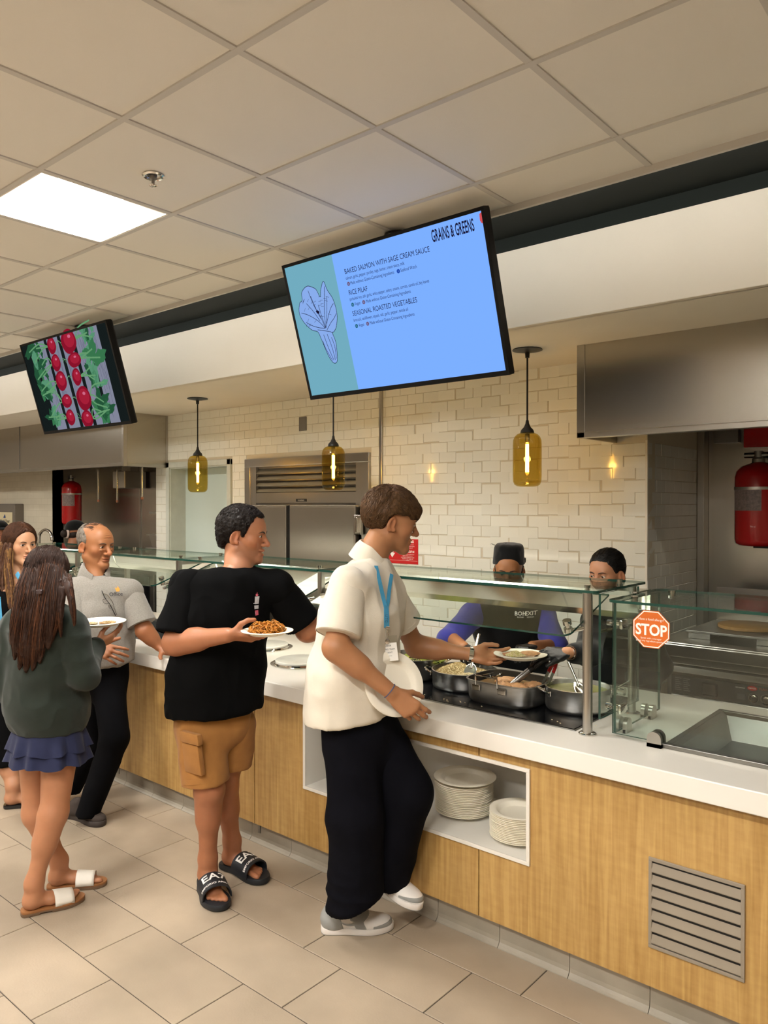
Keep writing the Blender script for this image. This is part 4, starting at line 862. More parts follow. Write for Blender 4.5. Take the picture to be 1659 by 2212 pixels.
# soap / towel dispenser and tap
t = thing('towel_dispenser', 'grey towel dispenser with a Wash Your Hands notice on the far wall', 'dispenser', (-10.3, YW, 1.2))
MB().box(-10.66, -10.07, YW-.12, YW-.001, 1.22, 1.75, .01).build('case', mat('dispenser_grey', s2l(128, 120, 110), .4, .3), t); MB().box(-10.56, -10.13, YW-.124, YW-.119, 1.44, 1.64).build('notice', mat('notice_cream', s2l(220, 206, 168), .6), t)
text('Wash Your', .062, M_BLACK, (-10.345, YW-.1255, 1.505), (1, 0, 0), (0, 0, 1), t, align='CENTER', bold=.001); text('Hands', .062, M_BLACK, (-10.345, YW-.1255, 1.455), (1, 0, 0), (0, 0, 1), t, align='CENTER', bold=.001)
MB().lathe([(0, 0), (.02, .004), (.0, .05)], M=((-10.34, YW-.126, 1.565), np.array([1., 0, 0]), np.array([0, -1., 0]), np.array([0, 0, 1.])), n=10).build('drop_mark', mat('print_blue', s2l(30, 60, 120), .5), t)
TX_ = -8.75
t = thing('goose_neck_tap', 'curved chrome goose-neck tap behind the far guard', 'tap', (TX_, 4.2, .9)); MB().tube(sm([(TX_-.1, 4.2, .9), (TX_-.1, 4.2, 1.33), (TX_-.05, 4.2, 1.42), (TX_+.07, 4.2, 1.45), (TX_+.18, 4.2, 1.41), (TX_+.21, 4.2, 1.33)], 6), .016, 10).lathe([(0, .9), (.04, .9), (.04, .92), (0, .93)], (TX_-.1, 4.2, 0), 16).build('spout', M_CHROME, t, True)
t = thing('hand_sink', 'steel sink cabinet below the goose-neck tap', 'sink', (TX_, 4.3, 0)); MB().box(TX_-.4, TX_+.4, 4.05, 4.5, .0, .90, .01).build('cabinet', M_STEELD, t)
# refrigerator
t = thing('refrigerator', 'built-in stainless two-door refrigerator in the tiled wall', 'refrigerator', ((FX0+FX1)/2, YW, 0)); yf = YW-.012
m = MB(); o_ = .035
m.box(FX0-.03, FX1+.03, yf-.012, yf+.02, FZ-.055, FZ+.02, .004); m.box(FX0-.03, FX0+.05, yf-.012, yf+.02, .05, FZ-.055, .004); m.box(FX1-.05, FX1+.03, yf-.012, yf+.02, .05, FZ-.055, .004); m.build('surround', M_STEEL, t)
MB().box(FX0+.03, FX1-.03, yf+.03, YW+.115, .05, FZ-.03).build('cabinet', M_STEELD, t)
MB().box(FX0+.05, FX0+.12, yf+.0, yf+.03, 1.72, FZ-.055).box(FX1-.12, FX1-.05, yf+.0, yf+.03, 1.72, FZ-.055).box(FX0+.12, FX1-.12, yf+.002, yf+.03, 1.755, 1.845).build('fascia', M_STEEL, t)
for k in range(4):
    z = 1.85+k*.056; MB().prism([(FX0+.12, yf+.002, z), (FX0+.12, yf+.03, z+.046), (FX0+.12, yf+.034, z+.044), (FX0+.12, yf+.006, z-.002)], (FX1-FX0-.24, 0, 0)).build('louvre', M_STEEL, t)
MB().box(FX0+.12, FX1-.12, yf+.032, yf+.036, 1.84, FZ-.05).build('louvre_backing', M_BLACK, t)
MB().box(-4.90, -4.77, yf-.003, yf+.003, 1.765, 1.79, .002).build('badge', M_BLACK, t); text('traulsen', .024, mat('print_silver', s2l(190, 184, 170), .4), (-4.835, yf-.0034, 1.771), (1, 0, 0), (0, 0, 1), t, align='CENTER')
xm = -4.958
for a, b_ in ((FX0+.055, xm-.022), (xm+.022, FX1-.085)):
    d = MB().box(a, b_, yf-.045, yf-.001, .12, 1.735, .006).build('door', M_STEELH, t)
    MB().box(a+.012, b_-.012, yf-.048, yf-.044, .14, 1.72, .001).build('door_skin', M_STEELH, d)
    h_ = b_-.012
    if a > xm: MB().box(b_-.006, b_+.075, yf-.06, yf-.03, 1.50, 1.66, .006).box(b_+.015, b_+.03, yf-.075, yf-.05, 1.515, 1.645, .004).box(b_+.045, b_+.055, yf-.085, yf-.05, 1.52, 1.64, .003).build('handle', M_CHROME, d)
MB().box(xm-.022, xm+.022, yf-.01, yf+.004, .12, 1.735).build('mullion', M_BLACK, t)
# bits on the tiled wall
t = thing('wall_conduit', 'thin steel conduit running down the tiled wall beside the refrigerator', 'pipe', (-3.934, YW, .5)); MB().box(-3.948, -3.920, YW-.020, YW-.0005, .5, ZS-.001, .004).build('channel', M_STEEL, t)
t = thing('switch_plate', 'small grey blank plate high on the tiled wall', 'plate', (-4.825, YW, 2.37)); MB().box(-4.868, -4.778, YW-.009, YW-.0005, 2.372, 2.492, .003).build('cover', M_GREYP, t)
t = thing('warning_sign', 'red bilingual caution sign with white arrow on the tiled wall', 'sign', (-3.72, YW, 1.29)); M_SGR = mat('sign_red', s2l(200, 24, 24), .4)
MB().box(-3.865, -3.572, YW-.004, YW-.0005, 1.288, 1.478).build('board', M_SGR, t)
S = lambda s, x, z, sz, al='CENTER', b=0, xs=1: text(s, sz, M_WHT, (x, YW-.0048, z), (1, 0, 0), (0, 0, 1), t, align=al, bold=b, xs=xs)
S('WARNING', -3.675, 1.450, .026, 'CENTER', .0012); S('PRECAUCIÓN', -3.672, 1.374, .0225, 'CENTER', .001, .92)
for k, l_ in enumerate(('This area may be hot and', 'can cause burns. Keep hands', 'and clothing clear of')): S(l_, -3.672, 1.432-.013*k, .0115)
for k, l_ in enumerate(('El área de servicio puede estar', 'caliente. Evite tocar las', 'superficies y mantenga la ropa', 'alejada de este equipo de', 'cocina.')): S(l_, -3.672, 1.358-.0115*k, .0105)
MB().prism([(-3.835, YW-.0046, 1.408), (-3.812, YW-.0046, 1.408), (-3.812, YW-.0046, 1.368), (-3.796, YW-.0046, 1.368), (-3.8235, YW-.0046, 1.332), (-3.851, YW-.0046, 1.368), (-3.835, YW-.0046, 1.368)], (0, .0005, 0)).build('arrow', M_WHT, t)
MB().box(-3.829, -3.818, YW-.0052, YW-.0045, 1.372, 1.402).build('arrow_slot', M_SGR, t); MB().box(-3.86, -3.577, YW-.0046, YW-.0042, 1.312, 1.3132).build('rule_line', M_WHT, t)
MB().prism([(-3.770, YW-.0046, 1.374), (-3.752, YW-.0046, 1.374), (-3.761, YW-.0046, 1.390)], (0, .0004, 0)).build('hazard_mark', M_WHT, t)
# equipment in the right alcove
t = thing('heated_griddle', 'long stainless griddle bench with a rolled front edge in the right alcove', 'griddle', (-.6, 4.6, 0)); gx0, gx1 = -1.63, 1.6
MB().box(gx0, gx1, 4.25, 5.3, .955, .985, .006).build('top_plate', M_STEEL, t); MB().box(gx0, gx1, 4.245, 4.262, .905, .975, .006).build('front_edge', M_STEEL, t); MB().box(gx0, gx1, 4.27, 4.30, .865, .905, .003).build('lower_edge', M_STEEL, t)
MB().box(gx0+.02, gx1, 4.36, 5.25, .05, .90).build('body', M_STEELD, t); MB().box(gx0, gx1, 5.28, 5.30, .985, 1.20, .003).build('back_splash', M_STEELH, t)
t = thing('holding_cabinet', 'black control panel of a heated cabinet with two round dials', 'cabinet', (-.6, 4.3, 0))
hx0 = -1.575
MB().prism([(hx0, 4.195, .835), (hx0, 4.25, .855), (hx0, 4.35, .855), (hx0, 4.35, .815), (hx0, 4.215, .815)], (3.0, 0, 0)).build('nose', M_STEEL, t)
MB().box(hx0+.04, hx0+3, 4.215, 4.35, .715, .815).build('control_panel', M_BLACK, t); MB().box(hx0+.045, hx0+3, 4.195, 4.35, .05, .713, .004).build('lower_front', M_STEEL, t)
yp = 4.2145
MB().box(-1.37, -1.29, yp-.012, yp, .728, .798, .008).build('square_button', M_BLKGL, t); MB().box(-1.195, -1.155, yp-.003, yp, .735, .765).build('rocker', mat('dark_grey_plastic', (.05, .05, .05), .4), t)
MB().box(-1.205, -1.155, yp-.002, yp, .785, .808).build('warning_plate', M_BLACK, t); text('HOT SURFACE', .007, M_WHT, (-1.18, yp-.0025, .793), (1, 0, 0), (0, 0, 1), t, align='CENTER')
MB().lathe([(0, .002), (.024, .002), (.024, 0)], M=((-1.122, yp, .80), np.array([1., 0, 0]), np.array([0, 0, .5]), np.array([0, -1., 0])), n=20).build('red_badge', M_RED, t)
text('HATCO', .010, M_WHT, (-1.122, yp-.0025, .797), (1, 0, 0), (0, 0, 1), t, align='CENTER'); text('FLAV-R-SAVOR', .017, mat('print_copper', s2l(150, 70, 40), .4), (-1.09, yp-.002, .797), (1, 0, 0), (0, 0, 1), t)
for x in (-1.115, -1.055):
    MB().lathe([(.027, .0), (.027, .004), (.024, .004), (.024, 0)], M=((x, yp, .752), np.array([1., 0, 0]), np.array([0, 0, 1.]), np.array([0, -1., 0])), n=28).build('dial_ring', M_CHROME, t, True)
    MB().lathe([(.019, 0), (.018, .014), (.015, .016), (0, .016)], M=((x, yp, .752), np.array([1., 0, 0]), np.array([0, 0, 1.]), np.array([0, -1., 0])), n=24).build('dial', M_CHROME, t, True)
for k in range(7):
    for q in (0, 1): MB().box(-1.515+q*.045, -1.48+q*.045-.006*(k % 3), yp-.001, yp, .735+k*.0105, .738+k*.0105).build('print_line', M_GREYP, t)
# board on a raised griddle plate
t = thing('griddle_plate', 'low steel plate stand on the griddle bench', 'stand', (-1.25, 4.6, .985))
MB().box(-1.53, -1.02, 4.42, 4.92, 1.02, 1.032, .002).build('plate', M_STEELD, t)
for a, b_ in ((-1.52, -1.40), (-1.16, -1.04)): MB().box(a, b_, 4.43, 4.90, .986, 1.02, .003).build('foot', M_STEELD, t)
tag(MB().lathe([(0, 1.033), (.155, 1.033), (.16, 1.037), (.16, 1.053), (.155, 1.056), (0, 1.056)], (-1.275, 4.70, 0), 40).build('round_board', mat('round_wood', s2l(150, 112, 58), .6, var=.25, vscale=20, stretch=(1, 8, 1)), None, True), 'round wooden board lying on the steel plate stand', 'board')
# hanging cloth
flush_text()
# ================================================================== FIGURE MODELLING: signed distance fields turned into meshes
f32 = np.float32
def nrm(v): v = np.array(v, float); return v/(np.linalg.norm(v)+1e-12)
class Op:
    __slots__ = ('kind', 'fn', 'lo', 'hi', 'k')
    def __init__(s, kind, fn, lo, hi, k): s.kind, s.fn, s.lo, s.hi, s.k = kind, fn, np.array(lo, float), np.array(hi, float), k
def cone(a, b, ra, rb=None, side=None, flat=1.0, k=.02, kind='add', inflate=0.0):
    a, b = np.array(a, float), np.array(b, float); rb = ra if rb is None else rb
    ra, rb = ra+inflate, rb+inflate
    ba = b-a; L2 = float(ba@ba)+1e-12; s = None if side is None else nrm(side)
    def fn(x, y, z):
        qx, qy, qz = x-f32(a[0]), y-f32(a[1]), z-f32(a[2])
        h = np.clip((qx*f32(ba[0])+qy*f32(ba[1])+qz*f32(ba[2]))/f32(L2), 0, 1)
        qx, qy, qz = qx-h*f32(ba[0]), qy-h*f32(ba[1]), qz-h*f32(ba[2])
        if s is not None:
            e = (qx*f32(s[0])+qy*f32(s[1])+qz*f32(s[2]))*f32(1/flat-1); qx, qy, qz = qx+e*f32(s[0]), qy+e*f32(s[1]), qz+e*f32(s[2])
        d = np.sqrt(qx*qx+qy*qy+qz*qz)-(f32(ra)+h*f32(rb-ra))
        return d*f32(min(1.0, flat)) if flat < 1 else d
    R = max(ra, rb)*max(1, flat)
    return Op(kind, fn, np.minimum(a, b)-R, np.maximum(a, b)+R, k)
def ell(c, r, M=None, k=.02, kind='add', inflate=0.0):
    c = np.array(c, float); r = np.array(r, float)+inflate; A = np.eye(3) if M is None else np.array(M, float)   # rows = axes
    def fn(x, y, z):
        x, y, z = x-f32(c[0]), y-f32(c[1]), z-f32(c[2])
        u = [(x*f32(A[i][0])+y*f32(A[i][1])+z*f32(A[i][2]))/f32(r[i]) for i in range(3)]
        k0 = np.sqrt(u[0]*u[0]+u[1]*u[1]+u[2]*u[2]); v = [u[i]/f32(r[i]) for i in range(3)]
        k1 = np.sqrt(v[0]*v[0]+v[1]*v[1]+v[2]*v[2])+f32(1e-9)
        return k0*(k0-1)/k1
    ext = np.abs(A.T)@r
    return Op(kind, fn, c-ext, c+ext, k)
def half(p, n, k=0.0):       # keep the side the normal points away from
    p, n = np.array(p, float), nrm(n)
    return Op('cut', lambda x, y, z: (x-f32(p[0]))*f32(n[0])+(y-f32(p[1]))*f32(n[1])+(z-f32(p[2]))*f32(n[2]), (-99,)*3, (99,)*3, k)
def field(ops, h, pad=.012, box=None):
    adds = [o for o in ops if o.kind == 'add']
    lo = np.min([o.lo for o in adds], 0)-pad; hi = np.max([o.hi for o in adds], 0)+pad
    if box is not None: lo = np.maximum(lo, box[0]); hi = np.minimum(hi, box[1])
    n = np.maximum(4, np.ceil((hi-lo)/h).astype(int)+1)
    D = np.full(n, 1.0, f32); ax = [(lo[i]+h*np.arange(n[i])).astype(f32) for i in range(3)]
    for o in ops:
        m = o.k+3*h+.006
        i0 = np.clip(np.floor((o.lo-m-lo)/h).astype(int), 0, n); i1 = np.clip(np.ceil((o.hi+m-lo)/h).astype(int)+1, 0, n)
        if np.any(i1 <= i0): continue
        sl = tuple(slice(a, b) for a, b in zip(i0, i1))
        x = ax[0][sl[0]][:, None, None]; y = ax[1][sl[1]][None, :, None]; z = ax[2][sl[2]][None, None, :]
        d = o.fn(x, y, z); C = D[sl]
        if o.kind == 'add':
            if o.k > 0:
                w = np.clip(.5+.5*(C-d)/f32(o.k), 0, 1); r = C*(1-w)+d*w-f32(o.k)*w*(1-w)
                r = np.where(C > .5, d, r)
            else: r = np.minimum(C, d)
        elif o.kind == 'sub':
            d = -d
            if o.k > 0:
                w = np.clip(.5-.5*(C-d)/f32(o.k), 0, 1); r = C*(1-w)+d*w+f32(o.k)*w*(1-w)
            else: r = np.maximum(C, d)
        else:
            if o.k > 0:
                w = np.clip(.5-.5*(C-d)/f32(o.k), 0, 1); r = C*(1-w)+d*w+f32(o.k)*w*(1-w)
            else: r = np.maximum(C, d)
        D[sl] = r
    return D, lo
_CO = np.array([(i, j, k) for i in (0, 1) for j in (0, 1) for k in (0, 1)])
_ED = [(a, b) for a in range(8) for b in range(a+1, 8) if np.abs(_CO[a]-_CO[b]).sum() == 1]
def nets(D, lo, h):
    D = np.pad(D, 1, constant_values=1.0); lo = lo-h
    s = D < 0; n = np.array(D.shape)
    c = np.zeros(n-1, np.int8)
    for i, j, k in _CO: c += s[i:n[0]-1+i, j:n[1]-1+j, k:n[2]-1+k]
    idx = np.argwhere((c > 0) & (c < 8))
    if len(idx) == 0: return np.zeros((0, 3)), np.zeros((0, 4), int)
    V = np.stack([D[idx[:, 0]+i, idx[:, 1]+j, idx[:, 2]+k] for i, j, k in _CO], 1)
    acc = np.zeros((len(idx), 3)); cnt = np.zeros(len(idx))
    for a, b in _ED:
        va, vb = V[:, a], V[:, b]; m = (va < 0) != (vb < 0)
        t = np.where(m, va/np.where(m, va-vb, 1), 0); p = _CO[a]+t[:, None]*(_CO[b]-_CO[a]); acc += np.where(m[:, None], p, 0); cnt += m
    P = lo+(idx+acc/cnt[:, None])*h
    mp = np.full(n-1, -1, np.int32); mp[idx[:, 0], idx[:, 1], idx[:, 2]] = np.arange(len(idx))
    F = []
    for ax in range(3):
        sa = [slice(None)]*3; sb = [slice(None)]*3; sa[ax] = slice(0, -1); sb[ax] = slice(1, None)
        A = s[tuple(sa)]; B = s[tuple(sb)]; e = np.argwhere(A != B)
        b1, b2 = (ax+1) % 3, (ax+2) % 3
        e = e[(e[:, b1] > 0) & (e[:, b2] > 0) & (e[:, b1] < n[b1]-1) & (e[:, b2] < n[b2]-1)]
        ins = A[e[:, 0], e[:, 1], e[:, 2]]
        q = []
        for d1, d2 in ((-1, -1), (0, -1), (0, 0), (-1, 0)):
            g = e.copy(); g[:, b1] += d1; g[:, b2] += d2; q.append(mp[g[:, 0], g[:, 1], g[:, 2]])
        q = np.stack(q, 1); q[~ins] = q[~ins][:, ::-1]; F.append(q)
    F = np.concatenate(F); F = F[(F >= 0).all(1)]
    return P, F
def vnormals(P, F):
    n = np.cross(P[F[:, 2]]-P[F[:, 0]], P[F[:, 3]]-P[F[:, 1]]); N = np.zeros_like(P)
    for k in range(4): np.add.at(N, F[:, k], n)
    return N/(np.linalg.norm(N, axis=1, keepdims=True)+1e-12)
_LAT = np.random.RandomState(5).rand(32, 32, 32)
def noise(p):
    p = np.asarray(p, float); i = np.floor(p).astype(int); f = p-i; f = f*f*(3-2*f); r = 0
    for a in (0, 1):
        for b in (0, 1):
            for c in (0, 1):
                w = (f[:, 0] if a else 1-f[:, 0])*(f[:, 1] if b else 1-f[:, 1])*(f[:, 2] if c else 1-f[:, 2])
                r = r+w*_LAT[(i[:, 0]+a) % 32, (i[:, 1]+b) % 32, (i[:, 2]+c) % 32]
    return r*2-1
def relax(P, F, it=1, lam=.5):
    for _ in range(it):
        S = np.zeros_like(P); c = np.zeros(len(P))
        for k in range(4):
            a, b = F[:, k], F[:, (k+1) % 4]; np.add.at(S, a, P[b]); np.add.at(c, a, 1); np.add.at(S, b, P[a]); np.add.at(c, b, 1)
        P = P+(S/np.maximum(c, 1)[:, None]-P)*lam
    return P
def np_mesh(name, P, F, m, parent, col=None, smooth=True, kind=None):
    me = bpy.data.meshes.new(name); me.vertices.add(len(P)); me.vertices.foreach_set('co', np.asarray(P, f32).ravel())
    nv = F.shape[1]; me.loops.add(F.size); me.loops.foreach_set('vertex_index', F.astype(np.int32).ravel())
    me.polygons.add(len(F)); me.polygons.foreach_set('loop_start', np.arange(0, F.size, nv, dtype=np.int32)); me.polygons.foreach_set('loop_total', np.full(len(F), nv, np.int32))
    if smooth: me.polygons.foreach_set('use_smooth', np.ones(len(F), bool))
    me.materials.append(m)
    if col is not None:
        a = me.color_attributes.new('tint', 'FLOAT_COLOR', 'POINT'); a.data.foreach_set('color', np.concatenate([col, np.ones((len(col), 1))], 1).astype(f32).ravel())
    me.update(calc_edges=True); me.validate()
    return link(name, me, parent, kind)
def sculpt(name, ops, h, m, parent, disp=None, it=1, box=None, col=None, xf=None):
    D, lo = field(ops, h, box=box); P, F = nets(D, lo, h)
    if it: P = relax(P, F, it)
    c = col(P) if col else None
    if disp: P = P+vnormals(P, F)*disp(P)[:, None]
    if xf: P = xf(P)
    return np_mesh(name, P, F, m, parent, c)
def chunk(ops, h, it=1, box=None, disp=None):
    D, lo = field(ops, h, box=box); P, F = nets(D, lo, h)
    if it: P = relax(P, F, it)
    if disp: P = P+vnormals(P, F)*disp(P)[:, None]
    return P, F
def join_chunks(name, chunks, m, parent):
    Ps, Fs, Cs, o = [], [], [], 0
    for P, F, C in chunks: Ps.append(P); Fs.append(F+o); Cs.append((C if C.ndim == 2 else np.tile(C, (len(P), 1)))*np.array([.76, .71, .64])); o += len(P)
    return np_mesh(name, np.concatenate(Ps), np.concatenate(Fs), m, parent, np.concatenate(Cs))
def strands(paths, r0, n=3, tip=.25):
    """paths: array (S, K, 3) -> one mesh of tapered three-sided tubes"""
    paths = np.asarray(paths, float); S, K, _ = paths.shape
    t = np.gradient(paths, axis=1); t /= np.linalg.norm(t, axis=2, keepdims=True)+1e-9
    ref = np.where(np.abs(t[..., 2:3]) < .9, np.array([0, 0, 1.]), np.array([1., 0, 0])); u = np.cross(t, ref); u /= np.linalg.norm(u, axis=2, keepdims=True)+1e-9; w = np.cross(t, u)
    rad = (r0 if np.ndim(r0) else np.full(S, r0))[:, None, None]*(1-(1-tip)*np.linspace(0, 1, K)**1.5)[None, :, None]
    rings = np.stack([paths+rad*(u*math.cos(2*PI*k/n)+w*math.sin(2*PI*k/n)) for k in range(n)], 2)
    P = rings.reshape(-1, 3); base = (np.arange(S)*K*n)[:, None, None]+(np.arange(K-1)*n)[None, :, None]+np.arange(n)[None, None, :]
    nx = (np.arange(S)*K*n)[:, None, None]+(np.arange(K-1)*n)[None, :, None]+((np.arange(n)+1) % n)[None, None, :]
    F = np.stack([base, nx, nx+n, base+n], -1).reshape(-1, 4)
    return P, F
# ------------------------------------------------------------------ skin, cloth and hair materials
M_SKIN = mat('skin', (.6, .4, .3), .48, sss=.12, attr='tint', var=.06, vscale=40, bump=.05, bscale=400)
def cloth(name, c, var=.12, bump=.25, bs=900, rough=.9, sheen=.25, vs=25): return mat(name, c, rough, spec=.10, var=var, vscale=vs, bump=bump, bscale=bs, sheen=sheen)
def hairmat(name, c, rough=.55): return mat(name, c, rough, var=.5, vscale=70, spec=.25, sheen=.0)
M_EYEW = mat('eye_white', s2l(222, 212, 200), .2, coat=.5); M_IRIS = mat('iris_dark', (.02, .011, .006), .12, coat=.6); M_LASH = mat('brow_hair', (.012, .009, .007), .6)
M_TEETH = mat('teeth', s2l(228, 218, 200), .3)
# ------------------------------------------------------------------ head: local axes x = person's left, y = forward, z = up, origin between the eyes' level and skull centre
def head_ops(o):
    w = o.get('w', 1.0); jaw = o.get('jaw', 1.0); ns = o.get('nose', 1.0); lip = o.get('lip', 1.0)
    L = [ell((0, -.012, .034), (.076*w, .099, .084), k=.02), ell((0, .028, -.030), (.062*w, .064, .086), k=.03), ell((0, .05, .03), (.055*w, .042, .05), k=.03)]
    for s in (-1, 1):
        L += [cone((s*.053*w*jaw, -.006, -.062), (s*.012, .070, -.104), .020, .017, k=.03), ell((s*.043*w, .055, -.025), (.023, .024, .022), k=.025)]
    L += [ell((0, .079, -.106), (.021*jaw, .017, .016), k=.02)]
    L += [cone((-.034*w, .083, .017), (.034*w, .083, .017), .0095, .0095, k=.016)]
    for s in (-1, 1): L += [ell((s*.031*w, .097, -.001), (.017, .012, .0105), k=.012, kind='sub')]
    nb = .004
    L += [cone((0, .089, .006), (0, .108+.006*ns, -.034), .0075, .0105*ns, k=.012), ell((0, .1085+.006*ns, -.037), (.011*ns, .010, .0095), k=.008)]
    for s in (-1, 1): L += [ell((s*.0125*ns, .100, -.040), (.0078, .010, .0075), k=.007), ell((s*.0065, .107, -.0465), (.0035, .005, .0028), k=.002, kind='sub')]
    op = o.get('mouth', 0.0)
    L += [ell((0, .090, -.0645), (.024, .0125, .0075*lip), k=.008), ell((0, .0885, -.0775-op), (.021, .0125, .0085*lip), k=.008)]
    L += [ell((0, .1015, -.0705-op*.5), (.0235, .010, .0015+op*.55), k=.003, kind='sub')]
    for s in (-1, 1):
        ec = (s*.0315*w, .0795, -.001)
        opn = o.get('eye', .0046); dz = o.get('lid', 0.0)
        def lids(x, y, z, c=ec, opn=opn, dz=dz):
            sh = np.sqrt((x-f32(c[0]))**2+(y-f32(c[1]))**2+(z-f32(c[2]))**2)-f32(.0142)
            sl = f32(1)-np.sqrt(((x-f32(c[0]))/f32(.0138))**2+((z-f32(c[2]+dz))/f32(opn))**2)
            return np.maximum(sh, sl*f32(opn))
        L += [Op('add', lids, np.array(ec)-.016, np.array(ec)+.016, .003)]
        if o.get('ears', True):
            tl = .25
            M = np.array([[math.cos(.35), s*math.sin(.35), 0], [-s*math.sin(.35), math.cos(.35)*math.cos(tl), -math.sin(tl)], [0, math.sin(tl), math.cos(tl)]])
            L += [ell((s*.0795*w, -.014, -.016), (.0085, .0185, .031), M, k=.008), ell((s*.086*w, -.010, -.012), (.006, .0105, .019), M, k=.004, kind='sub'), ell((s*.080*w, .0, -.036), (.006, .008, .009), k=.006)]
    nk = np.array(o.get('neck', (0, -.045, -.20)), float); nr = o.get('neck_r', .056)
    L += [cone((0, -.022, -.06), nk, nr*.98, nr*1.08, k=.03), cone((0, .0, -.085), nk+np.array([0, .02, .02]), nr*.62, nr*.8, k=.03)]
    if o.get('old'):
        for s in (-1, 1): L += [cone((s*.026, .086, -.048), (s*.036, .073, -.088), .0022, .003, k=.006, kind='sub'), cone((s*.018, .03, -.115), (s*.03, -.0, -.19), .012, .014, k=.012), ell((s*.031, .089, -.0185), (.012, .006, .0045), k=.008)]
        for q in (.045, .056, .067): L += [cone((-.03, .0935-.2*(q-.045), q), (.03, .0935-.2*(q-.045), q), .0012, .0012, k=.004, kind='sub')]
    return L
def head_tint(P, o):
    c = np.array(o['skin'], float); C = np.tile(c, (len(P), 1)); x, y, z = P.T
    g = lambda q, r: np.exp(-(((P-np.array(q))/np.array(r))**2).sum(1))[:, None]
    red = np.array(o.get('blush', (1.10, .86, .80)))
    wr = np.clip(g((.045, .06, -.03), (.025, .03, .022))+g((-.045, .06, -.03), (.025, .03, .022))+g((0, .115, -.036), (.018, .02, .016))+g((.082, -.01, -.012), (.016, .03, .035))+g((-.082, -.01, -.012), (.016, .03, .035)), 0, 1)*.7
    C = C*(1-wr)+C*red*wr
    op = o.get('mouth', 0.0); lp = np.clip((g((0, .100, -.0645), (.021, .02, .0055))+g((0, .10, -.0775-op), (.019, .02, .006)))*1.6, 0, 1)
    lc = np.array(o.get('lipc', tuple(c*np.array([.82, .55, .52])))); C = C*(1-lp)+lc*lp
    sk = np.clip(g((.031, .09, .002), (.02, .03, .012))+g((-.031, .09, .002), (.02, .03, .012)), 0, 1)*.25; C = C*(1-sk*.5)
    st = o.get('stubble', 0.0)
    if st:
        b = np.clip((-.045-z)/.025, 0, 1)*np.clip((y+.02)/.04, 0, 1)*np.clip((z+.16)/.03, 0, 1)*(1-lp[:, 0]); b = np.maximum(b, np.exp(-(((P-np.array([0, .1, -.055]))/np.array([.026, .03, .007]))**2).sum(1))); b = b[:, None]*st*(.75+.25*noise(P*900))[:, None]
        C = C*(1-b)+np.array([.07, .05, .04])*b
    if 'scalp' in o: C = o['scalp'](P, C)
    return C
def hairline(pts):
    a, b = [p[0] for p in pts], [p[1] for p in pts]
    return lambda x, y, z: (np.interp(np.arctan2(np.abs(x), y+0*x), a, b)-z).astype(f32)
class Head:
    def __init__(s, c, fwd, up, size=1.0):
        s.c = np.array(c, float); f = nrm(fwd); u = np.array(up, float); u = nrm(u-f*(u@f)); l = np.cross(f, u); s.A = np.stack([l, f, u]); s.k = size
    def w(s, P): return s.c+(np.asarray(P, float)@s.A)*s.k
    def l(s, P): return ((np.asarray(P, float)-s.c)@s.A.T)/s.k
def eyes(H, o, parent):
    w = o.get('w', 1.0); g = o.get('gaze', (0, 0)); out = []
    for s in (-1, 1):
        c = np.array([s*.0315*w, .0795, -.001]); e = MB()
        bm = bmesh.new(); bmesh.ops.create_uvsphere(bm, u_segments=20, v_segments=14, radius=.0128)
        for q in bm.verts: q.co = Vector(H.w(np.array(q.co)+c))
        eb = MB().bm(bm).build('eyeball', M_EYEW, parent, True, sharp=180)
        d = nrm((math.sin(g[0])*math.cos(g[1]), math.cos(g[0])*math.cos(g[1]), math.sin(g[1])))
        bm = bmesh.new(); bmesh.ops.create_uvsphere(bm, u_segments=16, v_segments=10, radius=.0064)
        for q in bm.verts:
            p = np.array(q.co); a = p@d; p = p-d*a*(1-.35); q.co = Vector(H.w(p+c+d*.0112))
        MB().bm(bm).build('iris', M_IRIS, eb, True, sharp=180)
def brows(H, o, parent, m=None, th=.0032):
    w = o.get('w', 1.0); fr = o.get('brow', 0.0); bv = o['bv']
    def on(x, z, off):
        h = bv.ray_cast(Vector((x, .3, z)), Vector((0, -1, 0))); return (x, (h[0][1] if h[0] is not None else .09)+off, z)
    for s in (-1, 1):
        pts = [on(s*.012*w, .0125-fr, -.0002), on(s*.022*w, .0165, -.0002), on(s*.034*w, .0185, -.0002), on(s*.042*w, .0170, -.0004), on(s*.049*w, .0125, -.001)]
        b = MB().tube([H.w(p) for p in sm(pts, 4)], [th*f*H.k for f in np.interp(np.linspace(0, 1, 17), (0, .3, .7, 1), (.8, 1.05, .8, .25))], 8, flat=.8).build('eyebrow', m or M_LASH, parent, True)
        lz = o.get('eye', .0046)+o.get('lid', 0.0)-.001
        pts = [on(s*.0195*w, lz-.0022, .0004), on(s*.026*w, lz+.0004, .0004), on(s*.034*w, lz+.0004, .0004), on(s*.0435*w, lz-.0026, .0004)]
        MB().tube([H.w(p) for p in sm(pts, 4)], .0013*H.k, 6).build('eyelash', M_LASH, parent, True)
